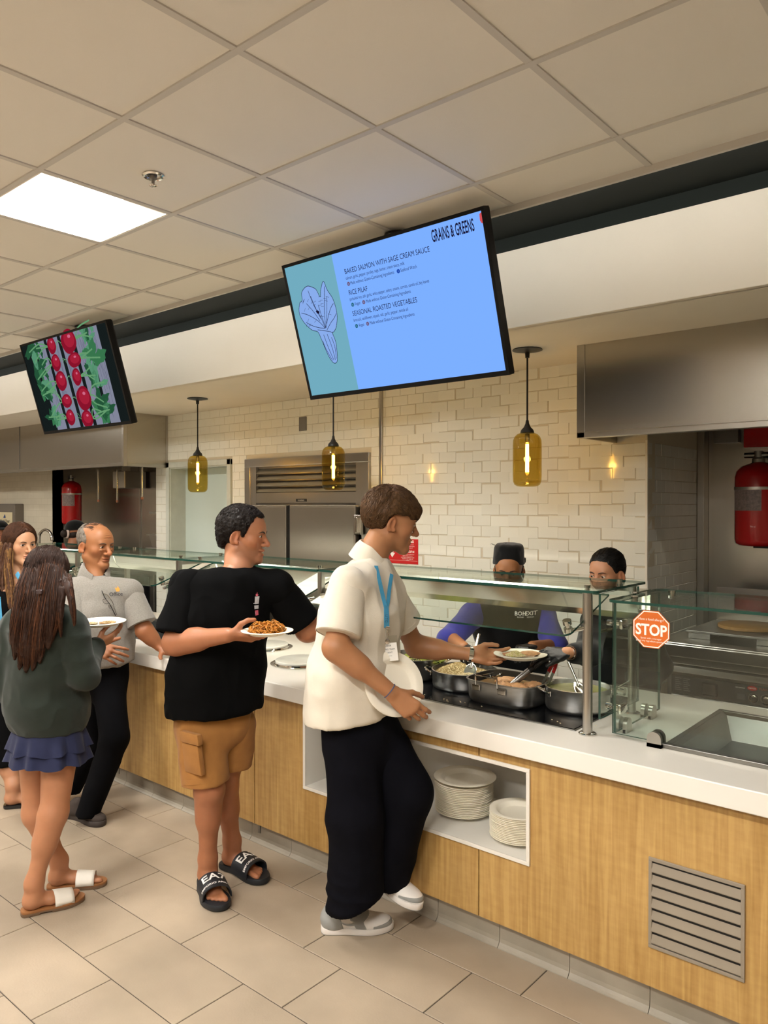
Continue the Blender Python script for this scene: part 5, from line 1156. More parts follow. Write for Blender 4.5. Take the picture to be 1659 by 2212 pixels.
# ------------------------------------------------------------------ hand
def hand_ops(W, dY, dZ, side=1, curl=((.3, .4, .3),)*4, thumb=None, s=1.0, spread=.06, k=.004):
    """W wrist, dY towards the knuckles, dZ out of the back of the hand, side=+1: thumb lies on +X = cross(dY, dZ)"""
    Y = nrm(dY); Z = np.array(dZ, float); Z = nrm(Z-Y*(Z@Y)); X = np.cross(Y, Z)*side; W = np.array(W, float)
    T = lambda p: W+(X*p[0]+Y*p[1]+Z*p[2])*s
    V = lambda p: X*p[0]+Y*p[1]+Z*p[2]
    L = []
    mx = (.030, .010, -.0105, -.0295); my = (.088, .093, .088, .078); rad = (.0092, .0095, .0089, .0078)
    seg = ((.040, .024, .019), (.044, .028, .020), (.040, .026, .020), (.031, .019, .018))
    for i in range(4):
        L.append(cone(T((mx[i]*.55, .0, -.001)), T((mx[i], my[i], 0)), .0150*s, .0118*s, side=Z, flat=.92, k=.012*s))
    L += [ell(T((.020, .036, -.010)), np.array((.017, .030, .013))*s, np.stack([X, Y, Z]), k=.012*s), ell(T((-.024, .038, -.009)), np.array((.014, .03, .011))*s, np.stack([X, Y, Z]), k=.012*s)]
    for i in range(4):
        p = np.array([mx[i], my[i]-.006, 0.]); a = 0.0; sp = spread*(1.5-i)/1.5
        for j in range(3):
            a += curl[i][j]; d = np.array([math.sin(sp)*math.cos(a), math.cos(sp)*math.cos(a), -math.sin(a)]); q = p+d*(seg[i][j]+(.006 if j == 0 else 0))
            L.append(cone(T(p), T(q), rad[i]*(1-.07*j)*s, rad[i]*(.93-.09*j)*s, k=k*s if j else .006*s)); p = q
    th = thumb or ((.75, .55, -.35), (.45, .80, -.35), (.3, .9, -.3))
    p = np.array([.024, .022, -.008]); ln = (.040, .031, .025); rr = (.0135, .0112, .0098)
    for j in range(3):
        d = nrm(th[j]); q = p+d*ln[j]; L.append(cone(T(p), T(q), rr[j]*s, rr[j]*.88*s, k=(.012 if j == 0 else .004)*s)); p = q
    return L, T
def limb(a, b, ra, rb, bulge=.0, at_=.3, k=.02, bdir=None, side=None, flat=1.0, inflate=0.0):
    a, b = np.array(a, float), np.array(b, float); L = [cone(a, b, ra, rb, k=k, side=side, flat=flat, inflate=inflate)]
    if bulge:
        c = a+(b-a)*at_+(np.array(bdir)*bulge*.4 if bdir is not None else 0); d = nrm(b-a); l = np.linalg.norm(b-a)
        L.append(cone(c-d*l*.16, c+d*l*.16, (ra+(rb-ra)*at_)*.82+bulge, (ra+(rb-ra)*at_)*.78+bulge*.8, k=.04, inflate=inflate))
    return L
def fold_noise(P, fr, amp, st=(1, 1, 1), seed=0): q = P*fr*np.array(st)+seed*7.3; return amp*(noise(q)+.5*noise(q*2.1+3.7))
def ridge(P, fr, amp, st=(1, 1, 1), seed=0): q = P*fr*np.array(st)+seed*5.1; return amp*(1-2*np.abs(noise(q)))
def decal(base, name, v2, f, O, ux, uy, ud, m, parent, off=.0015):
    """lay flat print on a curved garment: project along -ud"""
    me = base.data; n = len(me.vertices); co = np.empty(n*3, f32); me.vertices.foreach_get('co', co); co = co.reshape(-1, 3)
    bv = BVHTree.FromPolygons([tuple(map(float, p)) for p in co], [tuple(p.vertices) for p in me.polygons])
    O, ux, uy, ud = (np.array(q, float) for q in (O, ux, uy, ud)); out = []
    for a, b in v2:
        p = O+ux*a+uy*b; h = bv.ray_cast(Vector(p+ud*.25), Vector(-ud))
        q = np.array(h[0]) if h[0] is not None else p
        out.append(q+ud*off)
    return MB().add(out, f).build(name, m, parent)
def hit(base, px, py):
    bv = BVHTree.FromObject(base, bpy.context.evaluated_depsgraph_get()); o_ = np.array([0, 0, EYE]); d = nrm(at(px, py, D=1.0)-o_); h = bv.ray_cast(Vector(o_), Vector(d))
    return np.array(h[0]) if h[0] is not None else at(px, py, D=3.4)
def outline(pts, n=4): # fan polygon helper for decals
    return [tuple(p) for p in pts], [tuple(range(len(pts)))]
# ------------------------------------------------------------------ footprints and shoes: local x = to the foot's left, y = forward from heel (0) to toe (1)
class Foot:
    def __init__(s, heel, toe, z=0.0, up=(0, 0, 1)):
        s.h = np.array(heel, float); d = np.array(toe, float)-s.h; s.L = np.linalg.norm(d); s.y = d/s.L; u = np.array(up, float); s.z = nrm(u-s.y*(u@s.y)); s.x = np.cross(s.y, s.z)
    def w(s, p): return s.h+s.x*p[0]*s.L+s.y*p[1]*s.L+s.z*p[2]*s.L      # all in foot lengths; +x = right-hand side of the walking direction
def sole_outline(side, wide=1.0, n=7, rnd=0.0):
    # side=+1: inner edge (big toe) lies on +x (a left foot)
    o = [(0, 0), (.105, .03), (.125, .12), (.11, .30), (.12, .45), (.155, .62), (.17, .74), (.155, .87), (.10, .965), (.03, 1.0), (-.05, .985), (-.12, .92), (-.175, .80), (-.195, .68), (-.175, .5), (-.14, .32), (-.13, .14), (-.10, .03)]
    return [np.array([-p[0]*wide*side*-1 if False else p[0]*wide*side, p[1]]) for p in sm(o, 4, True)]
def slab(F, out, z0, z1, sx=1.0, m=None, name='sole', parent=None, bev=.012, wob=None):
    mb = MB(); n = len(out); c = np.mean(out, 0); rings = []
    for sc, zz in ((1-bev*3, z0), (1, z0+bev), (1, z1-bev), (1-bev*2, z1)):
        rings.append([F.w((c[0]+(p[0]-c[0])*sc*sx, c[1]+(p[1]-c[1])*(1-(1-sc)*.5), zz+(wob(p) if wob else 0))) for p in out])
    v = [q for r in rings for q in r]; f = [(i*n+k, i*n+(k+1) % n, (i+1)*n+(k+1) % n, (i+1)*n+k) for i in range(3) for k in range(n)]
    f += [tuple(range(n-1, -1, -1)), tuple(3*n+k for k in range(n))]
    return mb.add(v, f).build(name, m, parent, True, sharp=45)
def foot_ops(F, side, toes=True, ankle=None, s=1.0):
    """bare foot resting on z=0 of its frame"""
    L = F.L; w = F.w; O = []
    O += [ell(w((0, .12, .13)), np.array((.115, .13, .125))*L, np.stack([F.x, F.y, F.z]), k=.02), cone(w((.0, .15, .15)), w((.01*side, .60, .085)), .105*L, .075*L, side=F.x, flat=1.15, k=.03), cone(w((-.02*side, .45, .09)), w((-.02*side, .70, .06)), .095*L, .055*L, side=F.x, flat=1.5, k=.03)]
    if ankle is not None: O += [cone(w((0, .17, .18)), ankle, .135*L, .135*L, k=.04), ell(w((.1*side, .20, .27)), np.array((.03, .045, .045))*L, k=.02), ell(w((-.105*side, .19, .25)), np.array((.03, .045, .045))*L, k=.02)]
    if toes:
        tx = (.105, .035, -.025, -.085, -.14); ty = (.985, .965, .93, .885, .83); r = (.048, .034, .032, .030, .029)
        for i in range(5):
            O.append(cone(w((tx[i]*.8*side, .68-.02*i, .055)), w((tx[i]*side, ty[i]-.09, .045)), r[i]*L*.95, r[i]*L, k=.008)); O.append(ell(w((tx[i]*side, ty[i]-.055, .042)), np.array((r[i], r[i]*1.35, r[i]*.95))*L, np.stack([F.x, F.y, F.z]), k=.006))
    O.append(half(w((0, 0, .004)), -F.z))
    return O
# ================================================================== PEOPLE
VF = np.array([-math.sin(YAW), math.cos(YAW), 0.0]); VR = np.array([math.cos(YAW), math.sin(YAW), 0.0]); UP = np.array([0, 0, 1.0])
def J(px, py, d): return at(px, py, D=d)
def face_dir(r, f, down=0.0): v = nrm(VR*r+VF*f); return v*math.cos(down)-UP*math.sin(down)
def torso(secs, lat, k=.06, inflate=0.0):
    L = []
    for (c0, b0, a0), (c1, b1, a1) in zip(secs[:-1], secs[1:]): L.append(cone(c0, c1, b0, b1, side=lat, flat=(a0+a1)/(b0+b1), k=k, inflate=inflate))
    return L
def person(label, foot, cat='person'): return thing('person', label, cat, tuple(foot))
def head_build(H, o, h=.0024):
    P, F = chunk(head_ops(o), h, it=1); C = head_tint(P, o); o['bv'] = BVHTree.FromPolygons([tuple(map(float, p)) for p in P], [tuple(map(int, f)) for f in F]); return H.w(P), F, C
def hair_cap(o, thick, region, inner=(.0, -.012, .034), r=(.076, .099, .084), extra=(), soft=.01):
    w = o.get('w', 1.0); R = np.array(r)*np.array([w, 1, 1])+thick
    ops = [ell(inner, R, k=.02)]+list(extra)
    ops.append(Op('cut', region, (-9,)*3, (9,)*3, soft))
    return ops
from mathutils.kdtree import KDTree
def hair_tufts(P, N, flow, n, length, rad, seed, lift=.35, K=6, jit=.35, keep=None):
    """short strands that follow the scalp surface"""
    rs = np.random.RandomState(seed); idx = np.arange(len(P)) if keep is None else np.where(keep(P))[0]
    kd = KDTree(len(P))
    for i, p in enumerate(P): kd.insert(p, i)
    kd.balance()
    pick = rs.choice(idx, n); p = P[pick].copy(); nn = N[pick].copy(); J_ = rs.normal(0, jit, (n, 3)); L = length*rs.uniform(.6, 1.25, n); out = [p-nn*.0015]
    for q in range(1, K):
        fl = flow(p)+J_; fl -= nn*(fl*nn).sum(1, keepdims=True); fl /= np.linalg.norm(fl, axis=1, keepdims=True)+1e-9
        p = p+fl*(L/(K-1))[:, None]; t = q/(K-1)
        for i in range(n):
            co, j, d = kd.find(p[i])
            if d < .016: nn[i] = N[j]; p[i] = P[j]+(p[i]-P[j])-N[j]*((p[i]-P[j])@N[j])
            else: p[i] = p[i]*.85+np.array(co)*.15
        h = .0012+L*lift*(t-t*t*.9)
        out.append(p+nn*h[:, None])
    return np.stack(out, 1), rad*rs.uniform(.7, 1.3, n)
def lock_strands(guides, per, rad, seed, K=14, spread=1.0):
    rs = np.random.RandomState(seed); out = []; rr = []
    for pts, rads in guides:
        c = np.array(sm(pts, 6)); u = np.linspace(0, len(c)-1, K); c = np.stack([np.interp(u, np.arange(len(c)), c[:, i]) for i in range(3)], 1); r = np.interp(np.linspace(0, 1, K), np.linspace(0, 1, len(rads)), rads)
        for _ in range(per):
            d = rs.normal(0, 1, 3); d = d/np.linalg.norm(d)*rs.uniform(.5, 1.05)**.5*spread; w = rs.normal(0, .12, (4, 3)); w = np.stack([np.interp(np.linspace(0, 3, K), range(4), w[:, i]) for i in range(3)], 1)
            out.append(c+(d[None]+w)*r[:, None]); rr.append(rad*rs.uniform(.6, 1.5))
    return np.array(out), np.array(rr)
def collar(C, fwd, up, r, m, parent, hgt=.035, drop=.055, open_=.35, point=.05, tilt=.0, name='collar', sx=1.0):
    u = nrm(up); f = np.array(fwd, float); f = nrm(f-u*(f@u)); x = np.cross(f, u); C = np.array(C, float); n = 40; A = []; B = []
    for i in range(n+1):
        th = open_+(2*PI-2*open_)*i/n; e = min(i, n-i)/n; fr = max(0, 1-e/.16)
        d = f*math.cos(th)+x*math.sin(th)*sx; base = C+u*(-.03*max(0, math.cos(th)))
        A.append([base+d*(r-.004)-u*.010, base+d*r+u*hgt*(1-.25*fr), base+d*(r+.006)+u*(hgt*(1-.25*fr)+.004), base+d*(r+.018+.012*fr)+u*(hgt*.45-.01*fr), base+d*(r+.030+.012*fr)-u*(drop*.5+point*fr), base+d*(r+.026+.012*fr)-u*(drop*.5+point*fr+.001), base+d*(r+.012)+u*hgt*.35])
    k = len(A[0]); v = [q for a in A for q in a]; fs = [(i*k+j, i*k+j+1, (i+1)*k+j+1, (i+1)*k+j) for i in range(n) for j in range(k-1)]
    return MB().add(v, fs).build(name, m, parent, True, sharp=70)
def hem_ring(name, a, axis, r, m, parent, side=None, flat=1.0, t=.004, w=.012, n=40):
    """stitched band around an opening"""
    ax = nrm(axis); s = nrm(side) if side is not None else nrm(np.cross(ax, [.3, .2, 1])); s = nrm(s-ax*(s@ax)); q = np.cross(ax, s); v = []
    for i in range(n):
        th = 2*PI*i/n
        for dr, da in ((0, -w), (t, -w*.9), (t, w*.9), (0, w)): v.append(np.array(a)+(s*math.cos(th)*flat+q*math.sin(th))*(r+dr)+ax*da)
    f = [(i*4+j, i*4+(j+1) % 4, ((i+1) % n)*4+(j+1) % 4, ((i+1) % n)*4+j) for i in range(n) for j in range(4)]
    return MB().add(v, f).build(name, m, parent, True, sharp=50)

# ------------------------------------------------------------------ young man in the white polo
def young_man():
    fw = nrm((.94, .34, 0)); lat = np.cross(fw, UP)
    t = person('young man in a white polo and dark wide trousers reaching over the counter', (-2.16, 2.36, 0))
    sk = s2l(196, 142, 104); o = dict(skin=sk, k=1.08, w=.96, neck=(0, -.072, -.185), neck_r=.053, eye=.0032, lid=-.0015, gaze=(0, -.5), jaw=.95)
    H = Head(J(845, 1122, 3.30), face_dir(.97, .24, .22), UP+nrm(fw)*.1, 1.08)
    nb = J(800, 1203, 3.22)
    o['neck'] = H.l(nb+fw*.0)
    sN, sF = J(752, 1262, 3.03), J(836, 1280, 3.28)
    eN, wN = J(724, 1398, 2.93), J(846, 1496, 2.93)
    eF, wF = J(897, 1396, 3.47), J(1012, 1413, 3.42)
    ch = [head_build(H, o)]
    sk2 = np.array(s2l(190, 136, 98))
    # near (right) arm and hand
    hY = J(888, 1532, 2.92)-wN
    hops, HT = hand_ops(wN+nrm(hY)*.012, hY, -VF*1.0+UP*.15, side=-1, curl=((.35, .5, .4), (.45, .6, .4), (.55, .65, .45), (.7, .7, .5)), thumb=((.6, .7, -.5), (.3, .8, -.6), (.1, .8, -.7)), s=1.03)
    ops = limb(sN, eN, .052, .043, .006, .4)+limb(eN, wN, .046, .029, .006, .25)+[cone(eN, eN, .043, k=.02)]+hops
    P, F = chunk(ops, .0034); ch.append((P, F, sk2))
    # far (left) arm
    fY = J(1082, 1423, 3.41)-wF
    hops2, HT2 = hand_ops(wF+nrm(fY)*.01, fY, VF*.80-UP*.60, side=1, curl=((.30, .35, .2), (.30, .35, .25), (.32, .4, .3), (.35, .4, .3)), thumb=((.55, .85, -.25), (.10, 1, -.25), (-.1, 1, -.2)), s=1.03)
    ops = limb(sF, eF, .050, .043, .005, .4)+limb(eF, wF, .046, .028, .006, .25)+hops2
    P, F = chunk(ops, .0034); ch.append((P, F, sk2))
    pel, wai, che, upp = J(772, 1560, 3.2), J(772, 1450, 3.2), J(787, 1310, 3.21), J(795, 1245, 3.22)
    P, F = chunk(torso([(pel, .10, .15), (wai, .10, .135), (che, .11, .15), (upp, .075, .15)], lat)+[cone(upp, nb, .07, .055, k=.04)], .012); ch.append((P, F, sk2))
    bd = join_chunks('body', ch, M_SKIN, t); eyes(H, o, bd); brows(H, o, bd, mat('brow_brown', (.06, .035, .02), .6))
    # hair: full fringe swept forward
    region = hairline([(0, .020), (.75, .022), (1.0, .034), (1.3, .030), (1.75, .026), (1.95, .0), (2.2, -.04), (3.15, -.062)])
    ops = hair_cap(o, .017, region, extra=[ell((0, .052, .055), (.064, .056, .036), k=.02), ell((0, -.075, .01), (.062, .036, .055), k=.02)])
    P, F = chunk(ops, .0035); N = vnormals(P, F); P = P+N*(.0035*(1-2*np.abs(noise(P*np.array([75, 75, 22])))))[:, None]
    MH = hairmat('light_brown_hair', s2l(100, 72, 46)); hb = np_mesh('hair', H.w(P), F, MH, t)
    def flow(p): return np.stack([p[:, 0]*1.5, np.where(p[:, 1] > -.03, .9, -.25), -.5-np.where(p[:, 1] > .05, .6, 0)], 1)
    S, R = hair_tufts(P, N, flow, 2600, .040, .0013, 3, lift=.10, jit=.22, keep=lambda q: q[:, 2] > -.045)
    Pp, Ff = strands(S, R); np_mesh('hair_strands', H.w(Pp), Ff, MH, hb, kind='stuff')
    # polo shirt
    MW = cloth('white_pique', s2l(222, 212, 194), var=.04, bump=.3, bs=700)
    secs = [(J(752, 1660, 3.2), .165, .225), (J(758, 1535, 3.2), .165, .225), (J(764, 1450, 3.2), .165, .22), (J(782, 1330, 3.2), .150, .21), (J(793, 1258, 3.21), .105, .185)]
    axN, axF = nrm(eN-sN), nrm(eF-sF)
    ops = torso(secs, lat)+[cone(sN-axN*.0, sF, .070, .070, k=.06), cone(secs[-1][0], nb-UP*.065, .085, .07, k=.05)]
    ops += [half(J(757, 1538, 3.2), nrm(-UP+fw*.0+VR*.12))]
    slv = [cone(sN+UP*.002, sN+axN*.30, .074, .092, k=.03), half(sN+axN*.205, axN)]
    slf = [cone(sF+UP*.005, sF+axF*.29, .068, .086, k=.03), half(sF+axF*.19, axF)]
    D1 = lambda P: fold_noise(P, 10, .005, (1, 1, .5), 1)+ridge(P, 8, .007, (1, 1, .7), 2)+ridge(P, 16, .003, (1, 1, .6), 9)
    sh = sculpt('polo_shirt', ops, .006, MW, t, disp=D1, it=2)
    s1 = sculpt('sleeve', slv, .005, MW, sh, disp=lambda P: fold_noise(P, 12, .005, (1, 1, .6), 3), it=2); s2 = sculpt('sleeve', slf, .005, MW, sh, disp=lambda P: fold_noise(P, 12, .004, (1, 1, .6), 4), it=2)
    hem_ring('sleeve_hem', sN+axN*.192, axN, .0845, MW, sh, t=.003); hem_ring('sleeve_hem', sF+axF*.177, axF, .078, MW, sh, t=.003)
    collar(J(806, 1197, 3.225), nrm(fw*.9+VR*.3), UP+nrm(fw+VR*.3)*.42, .066, MW, sh, hgt=.034, drop=.075, open_=.42, point=.025)
    # lanyard and badge
    ML = mat('lanyard_blue', s2l(70, 150, 190), .6, var=.1, vscale=60); lt = []
    cA = J(815, 1240, 3.02); cB = J(836, 1306, 2.99); cC = J(834, 1355, 2.985)
    def ribbon(pts, w, m, nm, nrmv, par): 
        v = []
        pp = sm(pts, 5)
        for i, p in enumerate(pp):
            d = nrm(np.array(pp[min(i+1, len(pp)-1)])-np.array(pp[max(i-1, 0)])); s_ = nrm(np.cross(d, nrmv)); v += [p-s_*w/2, p+s_*w/2, p+s_*w/2+np.array(nrmv)*.0015, p-s_*w/2+np.array(nrmv)*.0015]
        n_ = len(pp); f = [(i*4+j, i*4+(j+1) % 4, (i+1)*4+(j+1) % 4, (i+1)*4+j) for i in range(n_-1) for j in range(4)]
        return MB().add(v, f).build(nm, m, par, True)
    out = nrm(fw*.6-VF*.7)
    bvh = None
    me = sh.data; bv = BVHTree.FromObject(sh, bpy.context.evaluated_depsgraph_get())
    def on_shirt(px, py, off=.006):
        o_ = np.array([0, 0, EYE]); d = nrm(J(px, py, 1.0)-o_); h = bv.ray_cast(Vector(o_), Vector(d)); q = np.array(h[0]) if h[0] is not None else J(px, py, 3.05)
        return q-d*off
    lan = thing('lanyard', 'blue lanyard with a name badge hanging on the white polo', 'lanyard', tuple(on_shirt(835, 1300)))
    ribbon([on_shirt(812, 1222), on_shirt(820, 1256), on_shirt(828, 1292), on_shirt(833, 1312)], .017, ML, 'strap', out, lan)
    ribbon([on_shirt(846, 1240), on_shirt(841, 1272), on_shirt(838, 1300), on_shirt(834, 1316)], .017, ML, 'strap', out, lan)
    rb = ribbon([on_shirt(834, 1308, .009), on_shirt(835, 1332, .009), on_shirt(835, 1355, .009)], .024, ML, 'joined_strap', out, lan)
    a = on_shirt(835, 1355, .010); MB().obox(a, VR, UP, -VF, .012, .004, .003, .001).build('crimp', M_CHROME, lan)
    b_ = on_shirt(836, 1386, .012); MB().tube([a, a*.5+b_*.5+VR*.006, b_, a*.5+b_*.5-VR*.006, a], .0016, 6).lathe([(0, .004), (.009, .003), (.011, 0), (0, -.002)], M=(b_, VR, UP, -VF), n=16).build('clip', M_CHROME, lan, True)
    c_ = on_shirt(837, 1402, .014); ux = nrm(VR*.97-VF*.2+UP*.12); uy = nrm(UP-ux*(UP@ux)); un = np.cross(ux, uy)
    bg_ = MB().obox(c_, ux, uy, un, .044, .052, .0012).build('badge_holder', thin_glass('badge_plastic', (.95, .95, .93), .1, 1.4), lan); MB().obox(c_-uy*.012+un*.002, ux, uy, un, .040, .036, .0006).build('badge_card', mat('badge_paper', s2l(240, 236, 228), .5), lan)
    for i_, (s_, z_) in enumerate((('SPEAKER', .010), ('VISITING TEAM', -.004), ('STUDENT', -.017))): text(s_, .009, M_BLACK, c_+un*.0032+uy*(z_), ux, uy, lan, align='CENTER')
    text('Summer programme', .006, M_BLACK, c_+un*.0032+uy*(-.029)-ux*.034, ux, uy, lan); text('UTC', .016, mat('lanyard_print', (.02, .06, .12), .6), on_shirt(832, 1336, .0125), nrm(-UP), VR, lan, align='CENTER')
    # trousers
    MP = cloth('dark_trousers', (.0035, .0035, .006), var=.2, bump=.2, bs=500, sheen=.0)
    hN, hF = J(762, 1585, 3.12), J(812, 1590, 3.22); kN, aN = J(768, 1765, 3.08), J(766, 1985, 3.10); kF, aF = J(878, 1712, 3.14), J(834, 1890, 3.20)
    DT = lambda P: ridge(P, 7, .008, (1, 1, .6), 5)+np.clip((.35-P[:, 2])/.3, 0, 1)*ridge(P, 12, .010, (.6, .6, 1.6), 6)
    ops = torso([(J(765, 1505, 3.19), .135, .17), (J(780, 1575, 3.18), .135, .172)], lat)+[cone(hN, kN, .116, .106, k=.05), cone(kN, aN-UP*.1, .106, .106, k=.04), cone(hF, hF+(kF-hF)*.3, .108, .106, k=.05), half(aN+UP*.078, nrm(-UP+VR*.36))]
    tr = sculpt('trousers', ops, .0065, MP, t, disp=DT, it=2)
    dF = nrm(aF-kF); sculpt('trouser_leg', [cone(hF, kF, .112, .100, k=.04), cone(kF, aF+dF*.1, .098, .096, k=.04), half(aF+dF*.01, nrm(dF+VR*.15))], .0065, MP, tr, disp=DT, it=2)
    # wristwatch, bracelet
    wd = nrm(fY); hem_ring('watch', J(1018, 1414, 3.42), wd, .031, M_CHROME, t, side=VF*.8-UP*.6, flat=.86, t=.004, w=.010, n=28)
    hem_ring('bracelet', wN-nrm(wN-eN)*.01, nrm(wN-eN), .031, mat('thread_blue', s2l(80, 90, 120), .8), t, t=.0012, w=.002, n=24)
    # shoes
    def sneaker(Ff, sd, nm):
        s_ = thing(nm, 'x', 'shoe'); bpy.data.objects.remove(s_); L = Ff.L; w = Ff.w; out = sole_outline(sd, 1.0)
        MSW = mat('sneaker_white', s2l(232, 226, 220), .5, bump=.1, bscale=300); MSG = mat('sneaker_grey', s2l(150, 150, 146), .6, bump=.15, bscale=300)
        ax = np.stack([Ff.x, Ff.y, Ff.z])
        root = slab(Ff, out, .005, .085, 1.03, MSW, 'shoe', t); slab(Ff, out, 0, .016, 1.0, MSG, 'outsole', root)
        up_ = [ell(w((0, .16, .17)), np.array((.125, .15, .15))*L, ax, k=.03), cone(w((0, .2, .14)), w((-.01*sd, .6, .11)), .115*L, .10*L, side=Ff.x, flat=1.1, k=.04), ell(w((-.015*sd, .72, .11)), np.array((.165, .25, .095))*L, ax, k=.04), cone(w((0, .16, .2)), w((0, .19, .34)), .115*L, .105*L, k=.03), cone(w((0, .32, .23)), w((0, .55, .17)), .075*L, .06*L, k=.03), half(w((0, 0, .075)), -Ff.z)]
        sculpt('upper', up_, .0035, MSW, root)
        def reg(fn):
            def g(x, y, z):
                X, Y, Z = x-f32(Ff.h[0]), y-f32(Ff.h[1]), z-f32(Ff.h[2]); a = (X*f32(Ff.x[0])+Y*f32(Ff.x[1])+Z*f32(Ff.x[2]))/f32(L); b = (X*f32(Ff.y[0])+Y*f32(Ff.y[1])+Z*f32(Ff.y[2]))/f32(L); c = (X*f32(Ff.z[0])+Y*f32(Ff.z[1])+Z*f32(Ff.z[2]))/f32(L)
                return (fn(a, b, c)*f32(L)).astype(f32)
            return Op('cut', g, (-9,)*3, (9,)*3, 0)
        infl = [ell(w((0, .16, .17)), np.array((.125, .15, .15))*L+.002, ax, k=.03), cone(w((0, .2, .14)), w((-.01*sd, .6, .11)), .115*L+.002, .10*L+.002, side=Ff.x, flat=1.1, k=.04), ell(w((-.015*sd, .72, .11)), np.array((.165, .25, .095))*L+.002, ax, k=.04), cone(w((0, .16, .2)), w((0, .19, .34)), .115*L+.002, .105*L+.002, k=.03), cone(w((0, .32, .23)), w((0, .55, .17)), .075*L+.002, .06*L+.002, k=.03), half(w((0, 0, .076)), -Ff.z)]
        sculpt('toe_guard', infl+[reg(lambda a, b, c: np.maximum(.70-b, c-(.115+.0*a+np.clip((b-.70)*.14, 0, .05))))], .003, MSG, root)
        sculpt('heel_panel', infl+[reg(lambda a, b, c: np.maximum(b-.30+(c-.1)*.3, c-.36))], .003, MSG, root)
        sculpt('eyestay', infl+[reg(lambda a, b, c: np.maximum(np.maximum(.40-b+(.16-c)*.3, b-.66), np.maximum(.075-c, np.abs(b-.50-(.16-c)*.55)-.075-np.clip(c-.17, 0, 1)*2)))], .003, MSG, root)
        # curved side mark, both sides
        bv_ = BVHTree.FromObject(bpy.data.objects[[c.name for c in root.children if c.name.startswith('upper')][0]], bpy.context.evaluated_depsgraph_get())
        for q in (-1, 1):
            top = [(.27, .145), (.33, .115), (.40, .105), (.46, .118), (.50, .15), (.515, .185)]; bot = [(.50, .185), (.455, .165), (.40, .148), (.34, .150), (.27, .165)]
            pts = sm(top, 4)+[np.array(p) for p in sm([(.50, .19)]+bot, 4)]
            nn = 12; A = sm([(.24, .215), (.30, .15), (.38, .118), (.45, .125), (.50, .155), (.515, .20)], 4); B = sm([(.24, .215), (.31, .165), (.37, .148), (.43, .155), (.475, .178), (.495, .205)], 4); v = []
            for a_, b2 in zip(A, B):
                for g in (a_, b2):
                    p = w((q*.3, g[0], g[1])); hh = bv_.ray_cast(Vector(p), Vector(-Ff.x*q)); z_ = np.array(hh[0]) if hh[0] is not None else p; v.append(z_+Ff.x*q*.0025)
            MB().add(v, [(2*i, 2*i+2, 2*i+3, 2*i+1) for i in range(len(A)-1)]).build('side_mark', MSG, root)
        for k_ in range(5):
            y_ = .40+.05*k_; z_ = .285-.032*k_
            MB().tube([w((-.055, y_, z_-.02)), w((0, y_+.01, z_+.012)), w((.055, y_, z_-.02))], .0028, 6, flat=.6).build('lace', mat('lace_grey', s2l(160, 154, 150), .8), root, True)
    sneaker(Foot((-2.228, 2.212, 0), (-2.020, 2.428, 0)), -1, 'shoe')
    hl = J(775, 1885, 3.30); tl = J(910, 1966, 3.09); sneaker(Foot(tl-nrm(tl-hl)*.30, tl, up=UP+fw*.3), 1, 'shoe')
    # carried plates
    nP = nrm(-VF*.80+VR*.42+UP*.38); c = J(850, 1478, 3.035); u_ = nrm(np.cross(nP, [0, 0, 1])); v_ = np.cross(nP, u_)
    for k_ in range(2):
        tag(MB().lathe(plate_prof(.128), M=(c-nP*(.012+.006*k_), u_, v_, nP), n=44).build('paper_plate', M_PAPER, None, True, sharp=60), ('empty fibre plate held upright against his hip by the young man' if k_ == 0 else 'second fibre plate nested behind the one held at the hip'), 'plate')
young_man()
flush_text()
